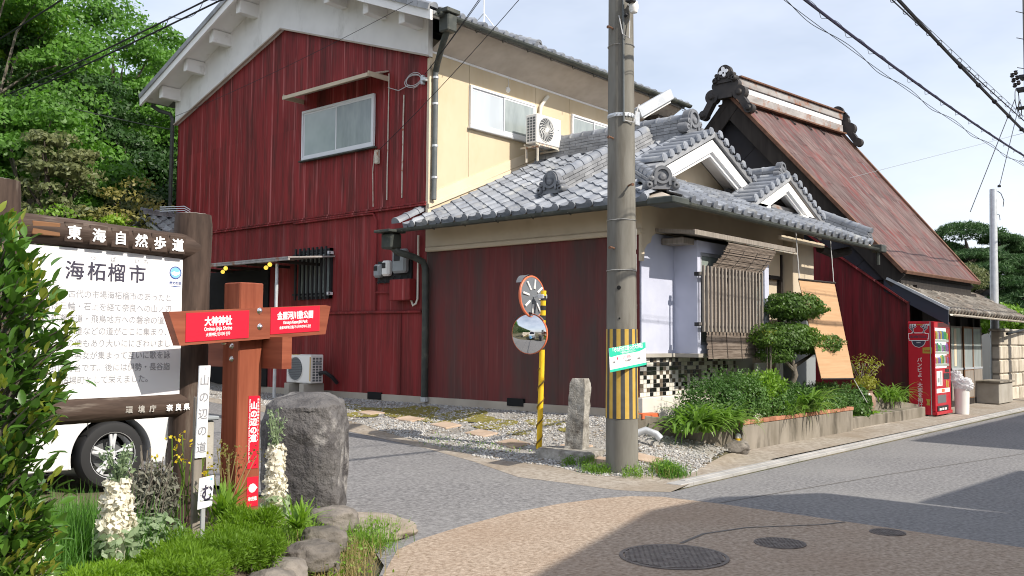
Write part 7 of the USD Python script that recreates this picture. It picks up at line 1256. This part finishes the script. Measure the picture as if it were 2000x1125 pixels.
for i, (lb, x, y, h, cr, m_) in enumerate(tl): tree('leafy_tree', lb, x, y, h, cr, m_, 300+i, 26000 if y < 34 else 13000, .145 if y < 34 else .2)
tree('grey_tree', 'dull olive sparse tree above the log board', 9.3, 22.4, 5.9, 1.2, 'lf_olive', 330, 5000, .13, .62, .4, None, 'bark_dark')
for lb, x, y, h, cr, m_, s in [('rusty tinged round shrub above the log board', 10.75, 21.6, 4.4, 1.35, 'lf_brown', 341), ('yellow green shrub left of the small tiled shed', 10.0, 21.2, 3.9, .8, 'lf_yel', 342), ('low green shrub behind the log board', 8.6, 21.3, 3.7, 1.1, 'lf_weed', 343), ('olive shrub between the rusty shrub and shed', 12.0, 23.4, 4.2, 1.0, 'lf_olive', 344)]: tree('hillside_shrub', lb, x, y, h, cr, m_, s, 5200, .1, .6, .48, 'shrubs at the hill foot')
r = np.random.default_rng(9); P = np.column_stack([r.uniform(-25, 26, 42000), r.uniform(22, 58, 42000), np.zeros(42000)]); P[:, 2] = H(P[:, 0], P[:, 1]) + r.uniform(0, 1.3, 42000)**1.5; top('undergrowth', leaves(P, .3, r, np.array([0, 0, 1.]), 1, .6), M['lf_dark'], 'dark undergrowth covering the hillside between the trees', 'undergrowth', kind='stuff')
r = np.random.default_rng(19); P = []
for k in range(46): x, y = r.uniform(-18, 34), r.uniform(40, 52); c = np.array([x, y, H(x, y)+r.uniform(-.5, 1.2)]); d = r.normal(size=(900, 3)); d /= np.linalg.norm(d, axis=1, keepdims=True); P.append(c + d*[3.2, 3.2, 3.0]*r.uniform(.6, 1, (900, 1)))
top('far_wood', leaves(np.vstack(P), .45, r, None, 1, .7), M['lf_hill'], 'far wood closing the hillside behind the leafy trees', 'wood', kind='stuff')
# garden pine beyond the roofs
t = T('pine_tree', 'large cloud pruned garden pine beyond the old tiled pent roof', 'pine', (35.8, 9.3, 0)); r = np.random.default_rng(55)
pads = [((35.81, 9.3, 5.6), (1.15, 1.2, .55)), ((36.1, 10.2, 5.05), (.8, .9, .5)), ((37.06, 8.41, 5.45), (.8, .7, .36)), ((37.9, 8.0, 5.15), (.65, .5, .3)), ((35.41, 8.87, 4.7), (1.15, 1.1, .42)), ((35.01, 8.5, 4.2), (1.0, 1.0, .4)), ((36.15, 7.9, 4.45), (1.0, .8, .42)), ((35.12, 7.92, 3.7), (.9, .9, .4)), ((35.22, 7.3, 3.3), (1.0, .9, .42)), ((34.8, 7.2, 2.75), (1.1, .9, .4)), ((36.6, 9.9, 4.5), (.8, 1.0, .5)), ((34.6, 7.9, 3.0), (.9, .8, .35)), ((39.1, 8.1, 4.3), (.7, .6, .5)), ((36.5, 7.2, 3.9), (.9, .7, .35))]
t.part('trunk', [tube([(35.9, 9.2, 0), (35.6, 9.25, 2.0), (36.0, 9.2, 3.5), (35.8, 9.3, 5.2)], [.26, .2, .15, .05], 8)] + [tube([(35.8, 9.2, max(1.5, c[2]-.9)), ((35.8+c[0])/2, (9.2+c[1])/2, c[2]-.35), (c[0], c[1], c[2]-.12)], [.09, .06, .03], 6) for c, _ in pads], M['bark_dark'], smooth=50)
for c, rr_ in pads:
    n = 3600; d = r.normal(size=(n, 3)); d /= np.linalg.norm(d, axis=1, keepdims=True); d[:, 2] = np.abs(d[:, 2])-.12; b = 1+.3*(fbm(d*2.2+np.array(c), 3, 1)-.5)*2; P = np.array(c) + d*b[:, None]*np.array(rr_)*r.uniform(.75, 1.05, (n, 1)); t.part('foliage_pad', leaves(P, .2, r, r.normal(size=(n, 3)), 1, .16), M['lf_pine'], kind='stuff')
t = T('clipped_shrub', 'rounded olive clipped shrub below the garden pine', 'shrub', (33, 8.7, 3)); t.part('stem', cyl((32.9, 8.8, 0), (32.9, 8.8, 3.6), .08, 6), M['bark_dark']); pad(t, (32.9, 8.65, 3.85), (.85, .85, .5), 4500, 'lf_olive', .07, 'foliage')
t = T('hedge_tree', 'bright green broad tree mass right of the slim steel pole', 'tree', (33.5, 6.9, 0)); t.part('stem', cyl((34.2, 6.9, 0), (34.2, 6.9, 2), .1, 6), M['bark_dark'])
for c in ((34.4, 6.6, 2.5), (35.6, 6.3, 2.4), (33.4, 7.6, 2.5), (36.8, 6.6, 2.7), (32.2, 7.7, 2.5)): pad(t, c, (.9, .8, .5), 2600, 'lf_weed', .13, 'foliage')
fh = T('far_house', 'pale grey tiled house roof glimpsed behind the garden pine', 'house', (45, 10.5, 0)); fh.part('wall', bx(42, 52, 8, 13, 0, 3.6), M['tin_wall']); fh.part('roof', [slab([(41.5, 7.5, 3.5), (52.5, 7.5, 3.5), (52.5, 10.5, 5.0), (41.5, 10.5, 5.0)], (0, 0, 1), .15), slab([(41.5, 13.5, 3.5), (41.5, 10.5, 5.0), (52.5, 10.5, 5.0), (52.5, 13.5, 3.5)], (0, 0, 1), .15)], M['tile'])
ff = T('street_house', 'row house wall closing the street beyond the block wall', 'house', (60, 8, 0)); ff.part('wall', bx(56, 70, 7.5, 14, 0, 4), M['tin_wall']); ff.part('roof', [slab([(55.5, 7, 3.9), (70.5, 7, 3.9), (70.5, 10.7, 5.6), (55.5, 10.7, 5.6)], (0, 0, 1), .15), slab([(55.5, 14.5, 3.9), (55.5, 10.7, 5.6), (70.5, 10.7, 5.6), (70.5, 14.5, 3.9)], (0, 0, 1), .15)], M['tile_old'])
# small tiled shed behind the log post
sd = T('tiled_shed', 'small dark tiled shed roof with pale gable behind the log post', 'shed', (11.2, 20.9, 1)); py, pz_ = 21.1, 4.62
sd.part('wall', prism([(py-.75, .6), (py+.75, .6), (py+.75, 4.1), (py, 4.5), (py-.75, 4.1)], (10.95, 0, 0), (0, 1, 0), (0, 0, 1), .92), M['plaster_grey'])
rs_ = Roof()
for s in (-1, 1): sd.part('roof_slab', slab([(10.8, py, pz_), (11.86, py, pz_), (11.86, py+s*1.0, pz_-.48), (10.8, py+s*1.0, pz_-.48)], (0, 0, 1), .06), M['tile_dark'])
rs_.field((10.8, py-1.0, pz_-.48), X3, (0, 1, .48), .26, .26, 4, 4, rs=3); rs_.build(sd, M['tile_dark']); ridge(sd, (10.8, py, pz_+.02), (11.86, py, pz_+.02), .2, 2, .05, .26)
sd.part('rack', [tube([(11.0, 20.6, 4.8-.05*k), (11.4, 20.2, 4.83-.05*k), (11.5, 20.1, 4.75-.05*k)], .012, 5) for k in range(3)], M['alu'])
# ================================================================ the far side of the street (behind the camera: it casts the shadows and shows in the mirrors)
nb = T('neighbour_house', 'long gabled house across the street whose shadow falls on the road', 'house', (8, -2.4, 0))
nb.part('wall', prism([(-2, 0), (-2, 3.2), (6.07, 5.4), (8.7, 6.0), (9.9, 5.9), (10.7, 5.35), (10.75, 0)], (0, -2.5, 0), (1, 0, 0), (0, 0, 1), 6.5), M['tin_wall']) if False else nb.part('wall', prism([(-2, 0), (-2, 3.2), (6.07, 5.4), (8.7, 6.0), (9.9, 5.9), (10.7, 5.35), (10.75, 0)], (0, -9, 0), (1, 0, 0), (0, 0, 1), -6.5), M['tin_wall'])
nb.part('roof', [slab([(-2.3, -2.3, 3.25), (6.07, -2.3, 5.54), (6.07, -9.2, 5.54), (-2.3, -9.2, 3.25)], (0, 0, 1), .12), slab([(6.07, -2.3, 5.54), (8.7, -2.3, 6.15), (8.7, -9.2, 6.15), (6.07, -9.2, 5.54)], (0, 0, 1), .12), slab([(8.7, -2.3, 6.15), (9.9, -2.3, 6.05), (9.9, -9.2, 6.05), (8.7, -9.2, 6.15)], (0, 0, 1), .12), slab([(9.9, -2.3, 6.05), (10.85, -2.3, 5.45), (10.85, -9.2, 5.45), (9.9, -9.2, 6.05)], (0, 0, 1), .12)], M['tile_old'])
nb.part('lean_to', [bx(10.76, 14, -8, -2.45, 0, 4.35), slab([(10.8, -2.3, 4.62), (14.3, -2.3, 4.45), (14.3, -8.5, 4.45), (10.8, -8.5, 4.62)], (0, 0, 1), .1)], M['tin_wall'])
for x in (2, 5, 8): nb.part('window', bx(x, x+1.6, -2.52, -2.46, 1.0, 2.3), M['car_glass'])
n2 = T('neighbour_house', 'second house across the street farther along', 'house', (24, -2.4, 0)); n2.part('wall', bx(17.8, 34, -9, -2.4, 0, 5.9), M['tin_wall']); n2.part('roof', [slab([(17.4, -2.1, 6.2), (34.4, -2.1, 6.2), (34.4, -5.7, 7.3), (17.4, -5.7, 7.3)], (0, 0, 1), .15), slab([(17.4, -9.3, 6.2), (17.4, -5.7, 7.3), (34.4, -5.7, 7.3), (34.4, -9.3, 6.2)], (0, 0, 1), .15)], M['tile_old'])
rw = T('retaining_wall', 'pale stone block wall at the back of the parking lot', 'wall', (-4, 13, .4))
for j in range(3):
    for i in range(16): x = -14+1.0*i+(.5 if j % 2 else 0); rw.part('block', cb(x+.01, x+.99, 13.0+.02*((i*5+j) % 3), 13.35, .35+.5*j, .84+.5*j, .03), M['block'])
t = T('wall_hedge', 'dark hedge growing on top of the retaining wall', 'hedge', (-4, 13.6, 1.8))
for k in range(9): pad(t, (-13+2*k, 14.0, 2.5), (1.4, .9, .95), 1500, 'lf_dark', .16, 'foliage')
P = np.column_stack([r.uniform(-12, 2, 5000), r.uniform(11.2, 12.9, 5000), np.zeros(5000)]); P[:, 2] = H(P[:, 0], P[:, 1]); top('grass_strip', blades(P, .3, r, .02, .5, .5, 3), M['lf_dry'], 'rough dry grass strip before the retaining wall', 'grass', kind='stuff')
